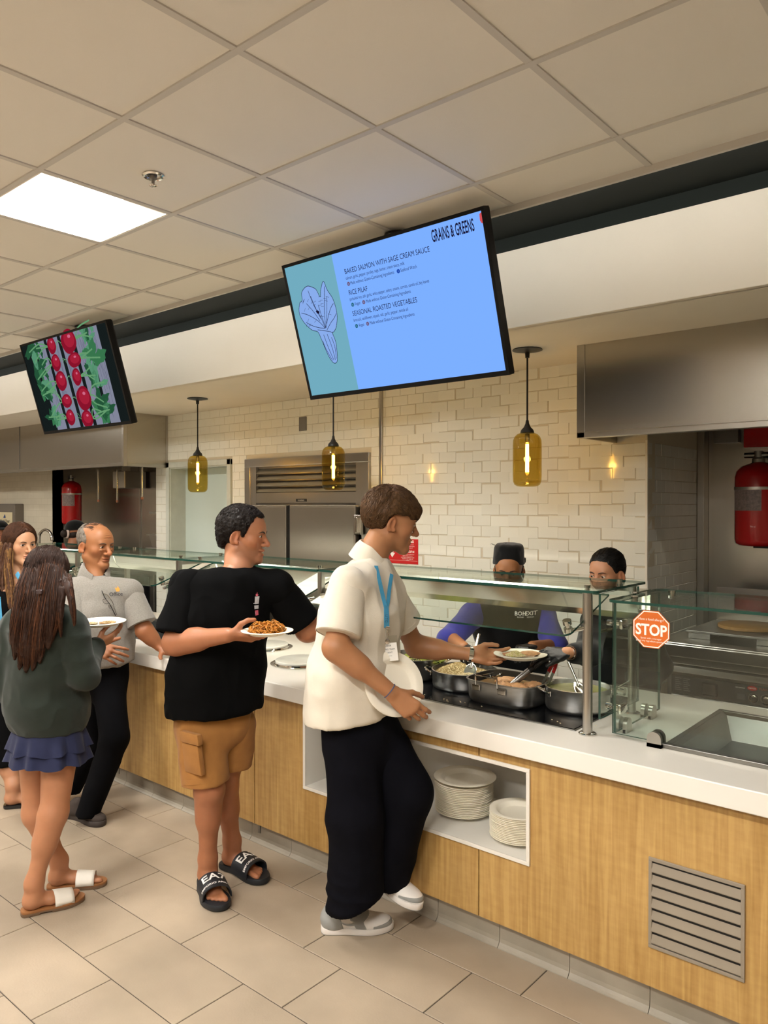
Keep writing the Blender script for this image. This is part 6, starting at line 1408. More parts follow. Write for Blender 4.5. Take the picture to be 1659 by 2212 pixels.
# ------------------------------------------------------------------ man in the black T-shirt
def black_tee_man():
    fw = nrm(-VF*.80+VR*.60); lat = np.cross(fw, UP)
    t = person('dark-haired man in a black T-shirt and tan cargo shorts holding a plate of pasta', (-2.82, 2.2, 0))
    sk = s2l(198, 138, 104); o = dict(skin=sk, neck_r=.053, eye=.0036, lid=-.001, gaze=(.1, -.25), mouth=.006, stubble=.28, nose=1.02, jaw=1.06)
    H = Head(J(525, 1153, 3.58), face_dir(1.0, -.10, .10), UP, 1.06)
    nb = J(512, 1238, 3.52); o['neck'] = H.l(nb)
    o['scalp'] = lambda P, C: C
    sR, sL = J(408, 1268, 3.44), J(598, 1272, 3.56)
    eR, wR = J(378, 1388, 3.36), J(492, 1372, 3.22)
    eL, wL = J(662, 1362, 3.62), J(770, 1330, 3.72)
    ch = [head_build(H, o)]; sk2 = np.array(s2l(192, 130, 96))
    hY = J(560, 1378, 3.20)-wR
    hops, HT = hand_ops(wR+nrm(hY)*.012, hY, -UP*.85-VF*.05+VF*.0-VR*.0+(-VF)*.45, side=-1, curl=((.22, .3, .2), (.2, .3, .2), (.2, .3, .25), (.25, .3, .25)), thumb=((.45, .65, -.75), (.0, .9, -.65), (-.25, 1, -.3)), s=1.05)
    P, F = chunk(limb(sR, eR, .058, .049, .006, .4)+limb(eR, wR, .053, .032, .008, .25)+[cone(eR, eR, .047, k=.02)]+hops, .0036); ch.append((P, F, sk2))
    hY2 = J(850, 1345, 3.75)-wL
    hops, _ = hand_ops(wL+nrm(hY2)*.01, hY2, UP, side=1, s=1.0)
    P, F = chunk(limb(sL, eL, .056, .048, .006, .4)+limb(eL, wL, .052, .03, .008, .25)+hops, .0045); ch.append((P, F, sk2))
    # legs
    hR, kR, aR = J(440, 1570, 3.46), J(452, 1700, 3.42), J(462, 1886, 3.40); hL, kL, aL = J(512, 1565, 3.56), J(484, 1690, 3.60), J(492, 1846, 3.66)
    FR = Foot(at(444, 1898, Z=.022), at(479, 1962, Z=.022)); FL = Foot(at(488, 1862, Z=.022), at(549, 1888, Z=.022))
    FR = Foot(FR.h, FR.h+FR.y*.262); FL = Foot(FL.h, FL.h+FL.y*.262)
    aR2 = FR.w((0, .17, .42)); aL2 = FL.w((0, .17, .42))
    cv = -fw
    P, F = chunk(limb(hR, kR, .088, .060, 0)+[cone(kR, kR, .058, k=.03), ell(kR+fw*.02, (.05, .05, .06), k=.03)]+limb(kR, aR2, .055, .037, .014, .27, bdir=cv)+foot_ops(FR, -1, ankle=aR2), .0042); ch.append((P, F, sk2))
    P, F = chunk(limb(hL, kL, .088, .060, 0)+[ell(kL+fw*.02, (.05, .05, .06), k=.03)]+limb(kL, aL2, .055, .037, .014, .27, bdir=cv)+foot_ops(FL, 1, ankle=aL2), .0042); ch.append((P, F, sk2))
    pel, wai, che, upp = J(470, 1545, 3.5), J(470, 1450, 3.5), J(488, 1330, 3.5), J(503, 1262, 3.51)
    P, F = chunk(torso([(pel, .11, .155), (wai, .11, .145), (che, .12, .165), (upp, .08, .15)], lat)+[cone(upp, nb, .075, .06, k=.04)], .012); ch.append((P, F, sk2))
    bd = join_chunks('body', ch, M_SKIN, t); eyes(H, o, bd); brows(H, o, bd, th=.0036)
    MB().obox(H.w((0, .094, -.0685)), H.A[0], H.A[1], H.A[2], .014, .004, .003, .001).build('teeth', M_TEETH, bd)
    # short dark hair, receding at the temples
    region = hairline([(0, .076), (.3, .078), (.6, .086), (.85, .058), (1.1, .03), (1.2, -.006), (1.36, -.01), (1.44, .018), (1.75, .020), (1.95, .0), (2.15, -.05), (3.15, -.078)])
    P, F = chunk(hair_cap(o, .011, region, extra=[ell((0, -.078, -.015), (.056, .034, .06), k=.02)]), .0032); N = vnormals(P, F); P = P+N*(.003*(1-2*np.abs(noise(P*80))))[:, None]
    MH = hairmat('black_brown_hair', s2l(34, 26, 22)); hb = np_mesh('hair', H.w(P), F, MH, t)
    S, R = hair_tufts(P, N, lambda p: np.stack([p[:, 0]*0, np.where(p[:, 2] > .07, .6, -.5), np.where(p[:, 2] > .07, .1, -.7)], 1), 2600, .017, .0012, 4, lift=.30, jit=.7)
    Pp, Ff = strands(S, R, 3); np_mesh('hair_strands', H.w(Pp), Ff, MH, hb, kind='stuff')
    # T-shirt
    MT = cloth('black_jersey', (.0022, .0022, .0024), var=.15, bump=.15, bs=800, sheen=.0)
    axR, axL = nrm(eR-sR), nrm(eL-sL)
    secs = [(J(462, 1640, 3.5), .150, .205), (J(464, 1530, 3.5), .150, .205), (J(468, 1450, 3.5), .146, .205), (J(486, 1340, 3.5), .142, .205), (J(500, 1275, 3.51), .105, .19)]
    cutn = nrm(-UP+VR*.05); ops = torso(secs, lat)+[cone(sR, sL, .080, .080, k=.05), cone(secs[-1][0], nb-UP*.055, .09, .075, k=.06), half(J(464, 1533, 3.5), cutn), ell(nb+UP*.055, (.075, .075, .06), k=.01, kind='sub')]
    sh = sculpt('t_shirt', ops, .006, MT, t, disp=lambda P: ridge(P, 6, .010, (1, 1, .8), 12)+ridge(P, 14, .005, (1, 1, .6), 13), it=2)
    for sx, ax, L, r in ((sR, axR, .215, .092), (sL, axL, .20, .088)):
        sculpt('sleeve', [cone(sx+UP*.005, sx+ax*(L+.1), .076, r+.012, k=.03), half(sx+ax*L, ax)], .005, MT, sh, disp=lambda P: ridge(P, 11, .006, (1, 1, .6), 14), it=2)
        hem_ring('sleeve_hem', sx+ax*(L-.012), ax, r-.004, MT, sh, t=.003)
    hem_ring('neck_rib', nb-UP*.002+fw*.006, nrm(UP-fw*.25+VR*.08), .066, MT, sh, t=.006, w=.010)
    # printed emblem: a small can with a flame
    ux = nrm(lat*-1.0); ux = nrm(np.cross(UP, fw)); O = hit(sh, 554, 1296); ud = nrm(fw)
    mW = mat('print_pale', s2l(190, 190, 196), .7); mP = mat('print_pink', s2l(206, 96, 118), .7)
    def rect(x0, x1, y0, y1): return [(x0, y0), (x1, y0), (x1, y1), (x0, y1)], [(0, 1, 2, 3)]
    for v, f, m_ in ((rect(-.010, .012, -.018, .016)+(mW,)), (rect(-.012, .012, -.040, -.024)+(mW,)), (rect(-.010, .010, -.068, -.046)+(mP,)), ([(-.006, .018), (.004, .018), (.006, .026), (.002, .024), (.0, .036), (-.003, .026), (-.007, .028)], [(0, 1, 2, 3, 4, 5, 6)], mP), (rect(-.004, .008, -.008, .004)+(M_BLACK,)), (rect(-.017, -.010, -.016, -.012)+(mW,)), (rect(-.008, .008, -.060, -.053)+(mW,))):
        decal(sh, 'printed_emblem', v, f, O, ux, UP, ud, m_, sh, .0022)
    # cargo shorts
    MS = cloth('tan_canvas', s2l(164, 114, 62), var=.12, bump=.2, bs=900, sheen=.1)
    dR, dL = nrm(kR-hR), nrm(kL-hL)
    cR = nrm(-UP+VR*.10); D_ = lambda P: ridge(P, 9, .006, (1, 1, .6), 21)+fold_noise(P, 18, .003, (1, 1, .6), 22)
    so = sculpt('shorts', torso([(J(462, 1500, 3.5), .125, .17), (J(464, 1565, 3.5), .13, .172)], lat)+[cone(hR-VR*.012, kR+dR*.1-VR*.012, .108, .100, k=.03), half(J(446, 1684, 3.45), cR)], .0055, MS, t, disp=D_, it=2)
    sculpt('shorts_leg', [cone(hL-VR*.02, kL+dL*.1+VR*.035, .106, .092, k=.02), half(J(512, 1660, 3.56), nrm(-UP+VR*.05))], .0055, MS, so, disp=D_, it=2)
    hem_ring('leg_hem', hR-VR*.012+(kR-hR)*.84, kR-hR, .1015, MS, so, t=.003, w=.012)
    pk = J(412, 1625, 3.38); ou = nrm(-VF*.8-VR*.55); u2 = nrm(np.cross(UP, ou)); dn = nrm(dR)
    b_ = MB(); pocket = MB().obox(J(418, 1638, 3.332), u2, nrm(UP-VR*.12), ou, .052, .066, .014, .006).build('cargo_pocket', MS, so, True); MB().obox(J(413, 1594, 3.318), u2, nrm(UP-VR*.12), ou, .057, .024, .014, .005).build('pocket_flap', MS, pocket, True)
    # slides
    MB1 = mat('slide_rubber', (.012, .014, .018), .5); MWt = mat('slide_print', s2l(236, 232, 226), .5)
    for Fo, sd in ((FR, -1), (FL, 1)):
        F2 = Foot(Fo.h-Fo.y*.02-UP*.021, Fo.h+Fo.y*.285-UP*.021); out = sole_outline(sd, 1.12)
        r_ = slab(F2, out, .0, .085, 1.0, MB1, 'slide_sandal', t, bev=.02, wob=lambda p: .02*abs(p[1]-.5))
        # strap arching over the instep
        A = []; n = 16; L = F2.L
        for i in range(n+1):
            th = PI*i/n; hw = .215; x_ = hw*math.cos(th); z_ = .08+.20*math.sin(th)**.75
            A.append([(x_, yy, z_*(1.16-.42*(yy-.42)) if True else 0) for yy in (.42, .50, .60, .70, .77)])
        def SP(u, v):   # u in 0..1 across, v in 0..1 along
            th = PI*(1-u); yy = .42+.35*v; return F2.w((.215*math.cos(th), yy, (.08+.20*abs(math.sin(th))**.75)*(1.16-.42*(yy-.42))))
        v_ = [F2.w(p) for a in A for p in a]; k_ = 5; f_ = [(i*k_+j, (i+1)*k_+j, (i+1)*k_+j+1, i*k_+j+1) for i in range(n) for j in range(k_-1)]
        inner = [F2.w((p[0]*.93, p[1], p[2]*.94)) for a in A for p in a]; off = len(v_)
        f2 = [(a+off, d+off, c+off, b+off) for a, b, c, d in f_]
        ed = [i*k_ for i in range(n+1)]; ed2 = [i*k_+k_-1 for i in range(n+1)]
        f3 = [(ed[i], ed[i+1], ed[i+1]+off, ed[i]+off) for i in range(n)]+[(ed2[i], ed2[i]+off, ed2[i+1]+off, ed2[i+1]) for i in range(n)]
        st = MB().add(v_+inner, f_+f2+f3).build('strap', MB1, r_, True, sharp=50)
        for s_, v0, sz, b0 in (('EA7', .40, .058, .0012), ('EMPORIO ARMANI', .74, .0165, .0004)):
            tv_, tf_ = text_mesh(s_, sz, b0); pts = []
            for (a, b2) in tv_:
                u = .5-a/(.168); vv = v0+.12-b2/(.35*L)*1.0
                pts.append(SP(min(max(u, .02), .98), vv)+F2.z*.0022+F2.y*0)
            MB().add(pts, tf_).build('lettering', MWt, st)
    # plate of pasta
    c = J(577, 1367, 3.18); z_ = c[2]
    tag(MB().lathe(plate_prof(.108, 0, .018), (c[0], c[1], z_-.006), 44).build('paper_plate', M_PAPER, None, True, sharp=60), 'fibre plate of orange pasta held by the man in black', 'plate')
    rs = np.random.RandomState(8); S = []
    for i in range(150):
        a = rs.rand()*6.28; r = .062*rs.rand()**.5; p0 = np.array([c[0]+r*math.cos(a), c[1]+r*math.sin(a), z_+.008+.042*(1-(r/.07)**2)*rs.rand()]); th = rs.rand()*6.28; pts = [p0]
        for k in range(9):
            th += rs.normal(0, .7); q = pts[-1]+np.array([math.cos(th)*.011, math.sin(th)*.011, rs.normal(0, .004)]); rr_ = math.hypot(q[0]-c[0], q[1]-c[1])
            if rr_ > .078: th += 2.2; q = pts[-1]+np.array([math.cos(th)*.008, math.sin(th)*.008, -.002])
            q[2] = min(max(q[2], z_+.004), z_+.012+.048*(1-(rr_/.085)**2)); pts.append(q)
        S.append(pts)
    Pp, Ff = strands(np.array(S), .0021, 5, .9); oo = np_mesh('pasta', Pp, Ff, mat('orange_pasta', s2l(206, 132, 44), .35, var=.4, vscale=60), None, kind='stuff'); tag(oo, 'heap of orange spaghetti on the plate of the man in black', 'pasta')
black_tee_man()

# ------------------------------------------------------------------ girl in the dark green sweatshirt seen from behind
def girl():
    fw = nrm(VF*.78+VR*.50); lat = np.cross(fw, UP)
    t = person('long-haired girl in a dark green sweatshirt and navy skirt seen from behind', (-3.33, 1.65, 0))
    sk = s2l(206, 150, 116); o = dict(skin=sk, w=.95, neck_r=.047)
    H = Head(J(104, 1240, 3.40), nrm(VF*.98-VR*.05), UP, .98); nb = J(98, 1318, 3.38); o['neck'] = H.l(nb)
    ch = [head_build(H, o, .004)]; sk2 = np.array(s2l(204, 146, 112))
    sR, sL = J(150, 1350, 3.34), J(42, 1352, 3.44); eR, wR = J(177, 1462, 3.33), J(202, 1397, 3.53); eL, wL = J(22, 1470, 3.42), J(60, 1480, 3.6)
    hY = J(246, 1376, 3.60)-wR
    hops, HT = hand_ops(wR+nrm(hY)*.006, hY, -UP*.7-VF*.55+VR*.3, side=-1, curl=((.25, .25, .2), (.25, .3, .2), (.3, .3, .2), (.3, .3, .2)), thumb=((.5, .7, -.5), (.2, .9, -.4), (0, 1, -.2)), s=.92)
    P, F = chunk(limb(eR, wR, .04, .026, .004, .25)+hops, .0036); ch.append((P, F, sk2))
    P, F = chunk(limb(sR, eR, .045, .04)+limb(sL, eL, .045, .04)+limb(eL, wL, .04, .028), .009); ch.append((P, F, sk2))
    hR, kR = J(133, 1585, 3.38), J(117, 1752, 3.33); hL, kL = J(80, 1585, 3.44), J(78, 1752, 3.46)
    FR = Foot(at(52, 1966, Z=.022), at(165, 1936, Z=.022)); FL = Foot(at(108, 1911, Z=.022), at(192, 1903, Z=.022)); FR = Foot(FR.h, FR.h+FR.y*.232); FL = Foot(FL.h, FL.h+FL.y*.232)
    aR, aL = FR.w((0, .17, .45)), FL.w((0, .17, .45))
    P, F = chunk(limb(hR, kR, .083, .056, 0)+[cone(kR, kR, .052, k=.03)]+limb(kR, aR, .049, .033, .013, .28, bdir=-fw)+foot_ops(FR, -1, ankle=aR), .004); ch.append((P, F, sk2))
    P, F = chunk(limb(hL, kL, .083, .056, 0)+[cone(kL, kL, .052, k=.03)]+limb(kL, aL, .049, .033, .013, .28, bdir=-fw)+foot_ops(FL, 1, ankle=aL), .004); ch.append((P, F, sk2))
    P, F = chunk(torso([(J(105, 1575, 3.4), .10, .145), (J(98, 1470, 3.4), .09, .12), (J(96, 1370, 3.39), .09, .13), (nb, .05, .06)], lat), .012); ch.append((P, F, sk2))
    bd = join_chunks('body', ch, M_SKIN, t)
    # sweatshirt
    MG = cloth('dark_green_fleece', s2l(44, 50, 44), var=.12, bump=.3, bs=600, sheen=.15)
    aU, aD = nrm(eR-sR), nrm(wR-eR)
    secs = [(J(104, 1562, 3.4), .130, .160), (J(100, 1530, 3.4), .146, .172), (J(96, 1440, 3.4), .132, .160), (J(96, 1365, 3.39), .112, .155), (J(97, 1335, 3.39), .09, .13)]
    ops = torso(secs, lat)+[cone(sR, sL, .07, .07, k=.05), cone(sR, eR, .064, .064, k=.012), cone(eR, wR-aD*.0, .062, .042, k=.015), cone(sL, eL, .07, .07, k=.04), cone(eL, wL, .068, .045, k=.04), half(J(104, 1572, 3.4), nrm(-UP)), half(wR+aD*.006, nrm(aD)) if False else ell(wR+aD*.055, (.05, .05, .05), k=0, kind='sub')]
    sh = sculpt('sweatshirt', ops, .006, MG, t, disp=lambda P: ridge(P, 6, .012, (1, 1, .9), 31)+ridge(P, 15, .005, (1, 1, .7), 32), it=2)
    hem_ring('cuff', wR-aD*.018, aD, .036, MG, sh, t=.012, w=.022); hem_ring('waist_rib', J(104, 1560, 3.4), UP, .133, MG, sh, side=lat, flat=1.22, t=.010, w=.022)
    # layered skirt
    MN = cloth('navy_cotton', s2l(44, 48, 74), var=.1, bump=.2, bs=500, sheen=.1)
    c0 = J(106, 1572, 3.4)
    for k_, (dz, h_, r0, r1) in enumerate(((0.02, .10, .14, .168), (-.03, .105, .145, .172))):
        v = []; n = 90
        for i in range(n):
            th = 2*PI*i/n; d = lat*math.cos(th)*1.12+fw*math.sin(th)*.95
            for q in range(6):
                s_ = q/5; rr_ = r0+(r1-r0)*s_+.010*s_*math.sin(th*11+k_)+.006*s_*math.sin(th*17+2); v.append(c0+d*rr_+UP*(dz-h_*s_-.006*s_*math.sin(th*7)))
        MB().add(v, [(i*6+q, ((i+1) % n)*6+q, ((i+1) % n)*6+q+1, i*6+q+1) for i in range(n) for q in range(5)]).build('skirt_tier' if k_ == 0 else 'skirt_lower_tier', MN, t, True, sharp=70)
    # sandals
    MW_ = mat('sandal_white', s2l(232, 226, 214), .6, bump=.3, bscale=40); MBn = mat('sandal_tan', s2l(150, 100, 58), .6); MSo = mat('sandal_sole', s2l(112, 88, 66), .7)
    for Fo, sd in ((FR, -1), (FL, 1)):
        F2 = Foot(Fo.h-Fo.y*.014-UP*.021, Fo.h+Fo.y*.246-UP*.021); out = sole_outline(sd, 1.0)
        r_ = slab(F2, out, .045, .085, 1, MBn, 'sandal', t, bev=.008); slab(F2, out, .02, .047, .99, MSo, 'outsole', r_, bev=.006); slab(F2, [p for p in out if p[1] < .32], .0, .03, .98, MSo, 'heel', r_, bev=.006); slab(F2, [p for p in out if p[1] > .42], .0, .03, .98, MSo, 'fore_sole', r_, bev=.006)
        A = []; n = 14
        for i in range(n+1):
            th = PI*i/n
            A.append([F2.w((.185*math.cos(th)*(1-.1*(yy-.5)), yy, (.075+.175*math.sin(th)**.75)*(1.1-.55*(yy-.5)))) for yy in (.50, .58, .66, .74, .80)])
        v_ = [p for a in A for p in a]; f_ = [(i*5+j, (i+1)*5+j, (i+1)*5+j+1, i*5+j+1) for i in range(n) for j in range(4)]
        so = MB().add(v_, f_).build('band', MW_, r_, True, sharp=80); md = so.modifiers.new('s', 'SOLIDIFY'); md.thickness = .003; md.offset = 0
    # hair: half up, long and loose
    MH = hairmat('dark_brown_hair', s2l(58, 36, 26)); MH2 = hairmat('brown_hair_ends', s2l(96, 58, 36))
    P, F = chunk([ell((0, -.012, .034), (.088, .112, .095), k=.02), ell((0, -.07, -.03), (.078, .06, .09), k=.03), ell((.0, -.03, -.05), (.085, .07, .07), k=.03), Op('cut', lambda x, y, z: (y-.045+z*.3).astype(f32), (-9,)*3, (9,)*3, .01)], .004)
    N = vnormals(P, F); P = P+N*(.004*(1-2*np.abs(noise(P*np.array([70, 70, 14])))))[:, None]; hb = np_mesh('hair', H.w(P), F, MH, t)
    S, R = hair_tufts(P, N, lambda p: np.stack([p[:, 0]*.3, np.where(p[:, 2] > .07, -.9, -.25), -.9+0*p[:, 0]], 1), 2200, .085, .0013, 9, lift=.03, jit=.10, keep=lambda q: q[:, 2] > -.06); Pp, Ff = strands(S, R); np_mesh('hair_strands', H.w(Pp), Ff, MH, hb, kind='stuff')
    back = -fw
    G = []
    base_px = [(62, 1236), (68, 1232), (77, 1228), (88, 1226), (100, 1225), (112, 1226), (124, 1230), (136, 1238), (146, 1246)]
    end_px = [(24, 1392), (32, 1425), (42, 1446), (56, 1452), (70, 1448), (86, 1432), (104, 1402), (132, 1376), (160, 1352)]
    for gi, ((ax_, ay), (bx, by)) in enumerate(zip(base_px, end_px)):
        a = J(ax_, ay, 3.297); b_ = J(bx, by, 3.225); m1 = J(ax_*.72+bx*.28, ay*.7+by*.3-6, 3.24); m2 = J(ax_*.3+bx*.7-(3 if gi % 2 else -2), ay*.32+by*.68, 3.215)
        G.append(([a, m1, m2, b_], [.022, .028, .024, .003] if gi < 7 else [.012, .013, .009, .002]))
    ops = []
    for pts, rads in G:
        c = sm(pts, 5); r = np.interp(np.linspace(0, 1, len(c)), np.linspace(0, 1, len(rads)), rads)*.8
        for i in range(len(c)-1): ops.append(cone(c[i], c[i+1], r[i], r[i+1], k=.012))
    hl = sculpt('long_hair', ops, .005, MH, hb, disp=lambda P: .005*(1-2*np.abs(noise(P*np.array([60, 60, 9])))), it=1)
    S, R = lock_strands([(p, [q*1.15 for q in r]) for p, r in G], 110, .0016, 12); Pp, Ff = strands(S, R); np_mesh('hair_strands', Pp, Ff, MH2, hl, kind='stuff')
    S, R = lock_strands([(p, [q*1.25 for q in r]) for p, r in G], 130, .0014, 13); Pp, Ff = strands(S, R); np_mesh('hair_strands', Pp, Ff, MH, hl, kind='stuff')
    cl = J(86, 1278, 3.203); MB().obox(cl, VR, UP, -VF, .012, .009, .010, .003).build('hair_clip', mat('clip_brown', s2l(70, 56, 56), .25, coat=.5), hb); 
    # plate with leftovers
    c = J(217, 1346, 3.60); n_ = nrm(UP-VF*.03); u_ = nrm(np.cross(n_, [0, 1, 0])); v_ = np.cross(n_, u_)
    tag(MB().lathe(plate_prof(.115, 0, .018), M=(c-UP*.008, u_, v_, n_), n=44).build('paper_plate', M_PAPER, None, True, sharp=60), 'fibre plate with leftovers held by the long-haired girl', 'plate')
    grains('food_leftovers', 'scattered brown leftovers on the plate of the girl', 'food', (c[0]+.01, c[1]+.03, c[2]-.003), .038, lambda u, v: .004+.006*math.exp(-(u*u+v*v)/.0006), 220, .0045, [M_RICE2, M_SALM, M_RICE], seed=15)
    grains('rice_leftovers', 'few pale rice grains left on the plate of the girl', 'rice', (c[0]-.035, c[1]-.03, c[2]-.003), .032, lambda u, v: .004, 160, .004, [M_RICE3, M_RICE], seed=16)
girl()
flush_text()
# ------------------------------------------------------------------ older man leaning on the counter
def older_man():
    fw = nrm(-VF*.75+VR*.66); lat = np.cross(fw, UP)
    t = person('balding older man in a grey polo leaning one hand on the counter', (-3.98, 2.12, 0))
    sk = s2l(186, 128, 88); o = dict(skin=sk, neck_r=.050, eye=.0030, lid=-.0016, gaze=(-.1, -.25), nose=1.12, jaw=1.05, old=True, lip=.85, w=1.02)
    H = Head(J(207, 1176, 4.46), face_dir(.86, -.50, .10), UP, 1.06); nb = J(204, 1256, 4.44); o['neck'] = H.l(nb-UP*.01)
    ch = [head_build(H, o)]; sk2 = np.array(s2l(176, 116, 80))
    sL, sR = J(280, 1280, 4.47), J(162, 1276, 4.36); eL = J(312, 1362, 4.42); hp = at(352, 1408, Z=ZT+.03); wL = hp+UP*.030-VR*.02
    eR, wR = J(150, 1392, 4.18), J(205, 1398, 4.05)
    hY = nrm(at(384, 1416, Z=ZT+.012)-wL); hops, _ = hand_ops(wL+hY*.01, hY, UP+VF*.0, side=1, curl=((.35, .25, .1), (.30, .25, .1), (.30, .25, .1), (.32, .25, .15)), thumb=((.8, .35, -.5), (.7, .6, -.3), (.5, .8, -.2)), s=1.0, spread=.25)
    hops = hops+[half((0, 0, ZT+.001), -UP)]
    P, F = chunk(limb(sL, eL, .050, .042, .004, .4)+limb(eL, wL, .044, .029, .006, .25)+[cone(eL, eL, .042, k=.02)]+hops, .004); ch.append((P, F, sk2))
    hY = nrm(J(262, 1418, 3.98)-wR); hops, _ = hand_ops(wR+hY*.01, hY, -VF*.85+UP*.35, side=-1, curl=((.2, .3, .2), (.3, .35, .25), (.35, .4, .3), (.4, .4, .3)), thumb=((.7, .7, -.1), (.6, .8, 0), (.5, .85, 0)), s=1.02, spread=.2)
    P, F = chunk(limb(sR, eR, .050, .042)+limb(eR, wR, .044, .029, .006, .25)+hops, .004); ch.append((P, F, sk2))
    pel, wai, che, upp = J(218, 1440, 4.42), J(212, 1385, 4.42), J(215, 1320, 4.42), J(214, 1282, 4.42)
    P, F = chunk(torso([(pel, .11, .15), (wai, .115, .145), (che, .115, .155), (upp, .08, .14)], lat)+[cone(upp, nb, .07, .056, k=.04)], .012); ch.append((P, F, sk2))
    bd = join_chunks('body', ch, M_SKIN, t); eyes(H, o, bd); brows(H, o, bd, mat('grey_brow', (.05, .045, .04), .7), th=.0026)
    MH = hairmat('grey_hair', s2l(150, 140, 128), .6)
    def region(x, y, z):
        hl = np.where(y > .012, 9.0, np.where(y > -.022, .012-(.012-y)*.0, .012-(-.022-y)*1.3)); hl = np.maximum(hl, -.066)
        top = z-(.082-np.clip(y+.03, -.06, .1)*.75-(.045-np.abs(x))*.0)
        return np.maximum(hl-z, np.where(np.abs(x) > .0, top, top)).astype(f32)
    P, F = chunk(hair_cap(o, .006, region), .0032); N = vnormals(P, F); P = P+N*(.002*noise(P*90))[:, None]; hb = np_mesh('hair', H.w(P), F, MH, t)
    S, R = hair_tufts(P, N, lambda p: np.stack([p[:, 0]*0, -.35+0*p[:, 0], -.8+0*p[:, 0]], 1), 1500, .016, .0011, 5, lift=.22, jit=.3); Pp, Ff = strands(S, R); np_mesh('hair_strands', H.w(Pp), Ff, MH, hb, kind='stuff')
    P2, F2 = chunk([ell((0, -.012, .034), (.0772, .100, .0852)), Op('cut', lambda x, y, z: np.maximum(np.maximum(.07-z, y-.035), np.abs(x)-.055).astype(f32), (-9,)*3, (9,)*3, .0)], .004); N2 = vnormals(P2, F2)
    S, R = hair_tufts(P2, N2, lambda p: np.stack([p[:, 0]*0+.4, -.6+0*p[:, 0], 0*p[:, 0]], 1), 420, .034, .0008, 6, lift=.06, jit=.3); Pp, Ff = strands(S, R); np_mesh('hair_strands', H.w(Pp), Ff, hairmat('thin_dark_hair', s2l(70, 58, 50)), hb, kind='stuff')
    MG = cloth('grey_marl', s2l(150, 144, 136), var=.25, bump=.2, bs=700, vs=180)
    axL = nrm(eL-sL); axR = nrm(eR-sR)
    secs = [(J(216, 1500, 4.42), .135, .175), (J(214, 1425, 4.42), .138, .178), (J(212, 1380, 4.42), .138, .18), (J(215, 1325, 4.42), .132, .185), (J(214, 1292, 4.42), .10, .17)]
    ops = torso(secs, lat)+[cone(sL, sR, .072, .072, k=.05), cone(secs[-1][0], nb-UP*.06, .085, .07, k=.05), half(J(216, 1432, 4.42), nrm(-UP))]
    sh = sculpt('polo_shirt', ops, .0065, MG, t, disp=lambda P: ridge(P, 7, .010, (1, 1, .9), 41)+ridge(P, 16, .004, (1, 1, .7), 42), it=2)
    for s_, ax, L in ((sL, axL, .20), (sR, axR, .2)): sculpt('sleeve', [cone(s_+UP*.004, s_+ax*(L+.1), .068, .088, k=.03), half(s_+ax*L, ax)], .006, MG, sh, disp=lambda P: ridge(P, 11, .005, (1, 1, .7), 43), it=2)
    hem_ring('sleeve_hem', sL+axL*.188, axL, .0785, MG, sh, t=.003)
    collar(nb+fw*.012+UP*.070, fw, UP+fw*.38, .062, MG, sh, hgt=.026, drop=.115, open_=.50, point=.035)
    ux = nrm(np.cross(UP, fw)); ud = fw; mD = mat('logo_dark', s2l(60, 58, 58), .7); mO = mat('logo_orange', s2l(226, 150, 60), .7)
    v, f = text_mesh('Office', .030, .0003); lo_ = hit(sh, 250, 1287); decal(sh, 'lettering', v, f, lo_, ux, UP, ud, mD, sh, .003)
    decal(sh, 'flame_mark', [(-.008, 0), (.008, 0), (.012, .012), (.004, .03), (-.002, .018), (-.012, .022)], [(0, 1, 2, 3, 4, 5)], lo_+UP*.024+ux*.012, ux, UP, ud, mO, sh, .003)
    # spectacles hung on the placket
    bv = BVHTree.FromObject(sh, bpy.context.evaluated_depsgraph_get())
    def on(px, py, off=.008):
        o_ = np.array([0, 0, EYE]); d = nrm(J(px, py, 1.0)-o_); h = bv.ray_cast(Vector(o_), Vector(d)); q = np.array(h[0]) if h[0] is not None else J(px, py, 4.25)
        return q-d*off
    g = thing('spectacles', 'thin metal spectacles hanging from the grey polo placket', 'spectacles', tuple(on(232, 1305)))
    MB().tube([on(220, 1276), on(226, 1290), on(238, 1306), on(250, 1330)], .0022, 6).build('temple', M_BLACK, g, True); MB().tube([on(223, 1282), on(232, 1285), on(243, 1300), on(252, 1328)], .0016, 6).build('temple', M_CHROME, g, True)
    for px, py in ((228, 1299), (240, 1311)):
        c = on(px, py, .012); MB().tube([c+VR*.017*math.cos(a*PI/8)*.8+UP*.013*math.sin(a*PI/8)-VR*.006*math.sin(a*PI/8) for a in range(17)], .0014, 6, cap=False).build('lens_rim', M_STEELD, g, True)
    # trousers, belt, shoes
    MP = cloth('black_trousers', (.0035, .0035, .0045), var=.2, bump=.15, bs=500, sheen=0)
    hL, kL, aL = J(232, 1462, 4.42), J(248, 1596, 4.28), J(180, 1765, 4.20); hR, kR, aR = J(198, 1465, 4.46), J(196, 1610, 4.45), J(128, 1748, 4.50)
    ops = torso([(J(214, 1425, 4.42), .125, .16), (J(216, 1465, 4.42), .125, .16)], lat)+[cone(hL, kL, .095, .074, k=.04), cone(kL, aL-UP*.06, .072, .060, k=.03), cone(hR, kR, .095, .074, k=.04), cone(kR, aR, .070, .058, k=.03), half(aL+UP*.01, nrm(-UP-VR*.1))]
    sculpt('trousers', ops, .0065, MP, t, disp=lambda P: ridge(P, 9, .006, (1, 1, .7), 45), it=2)
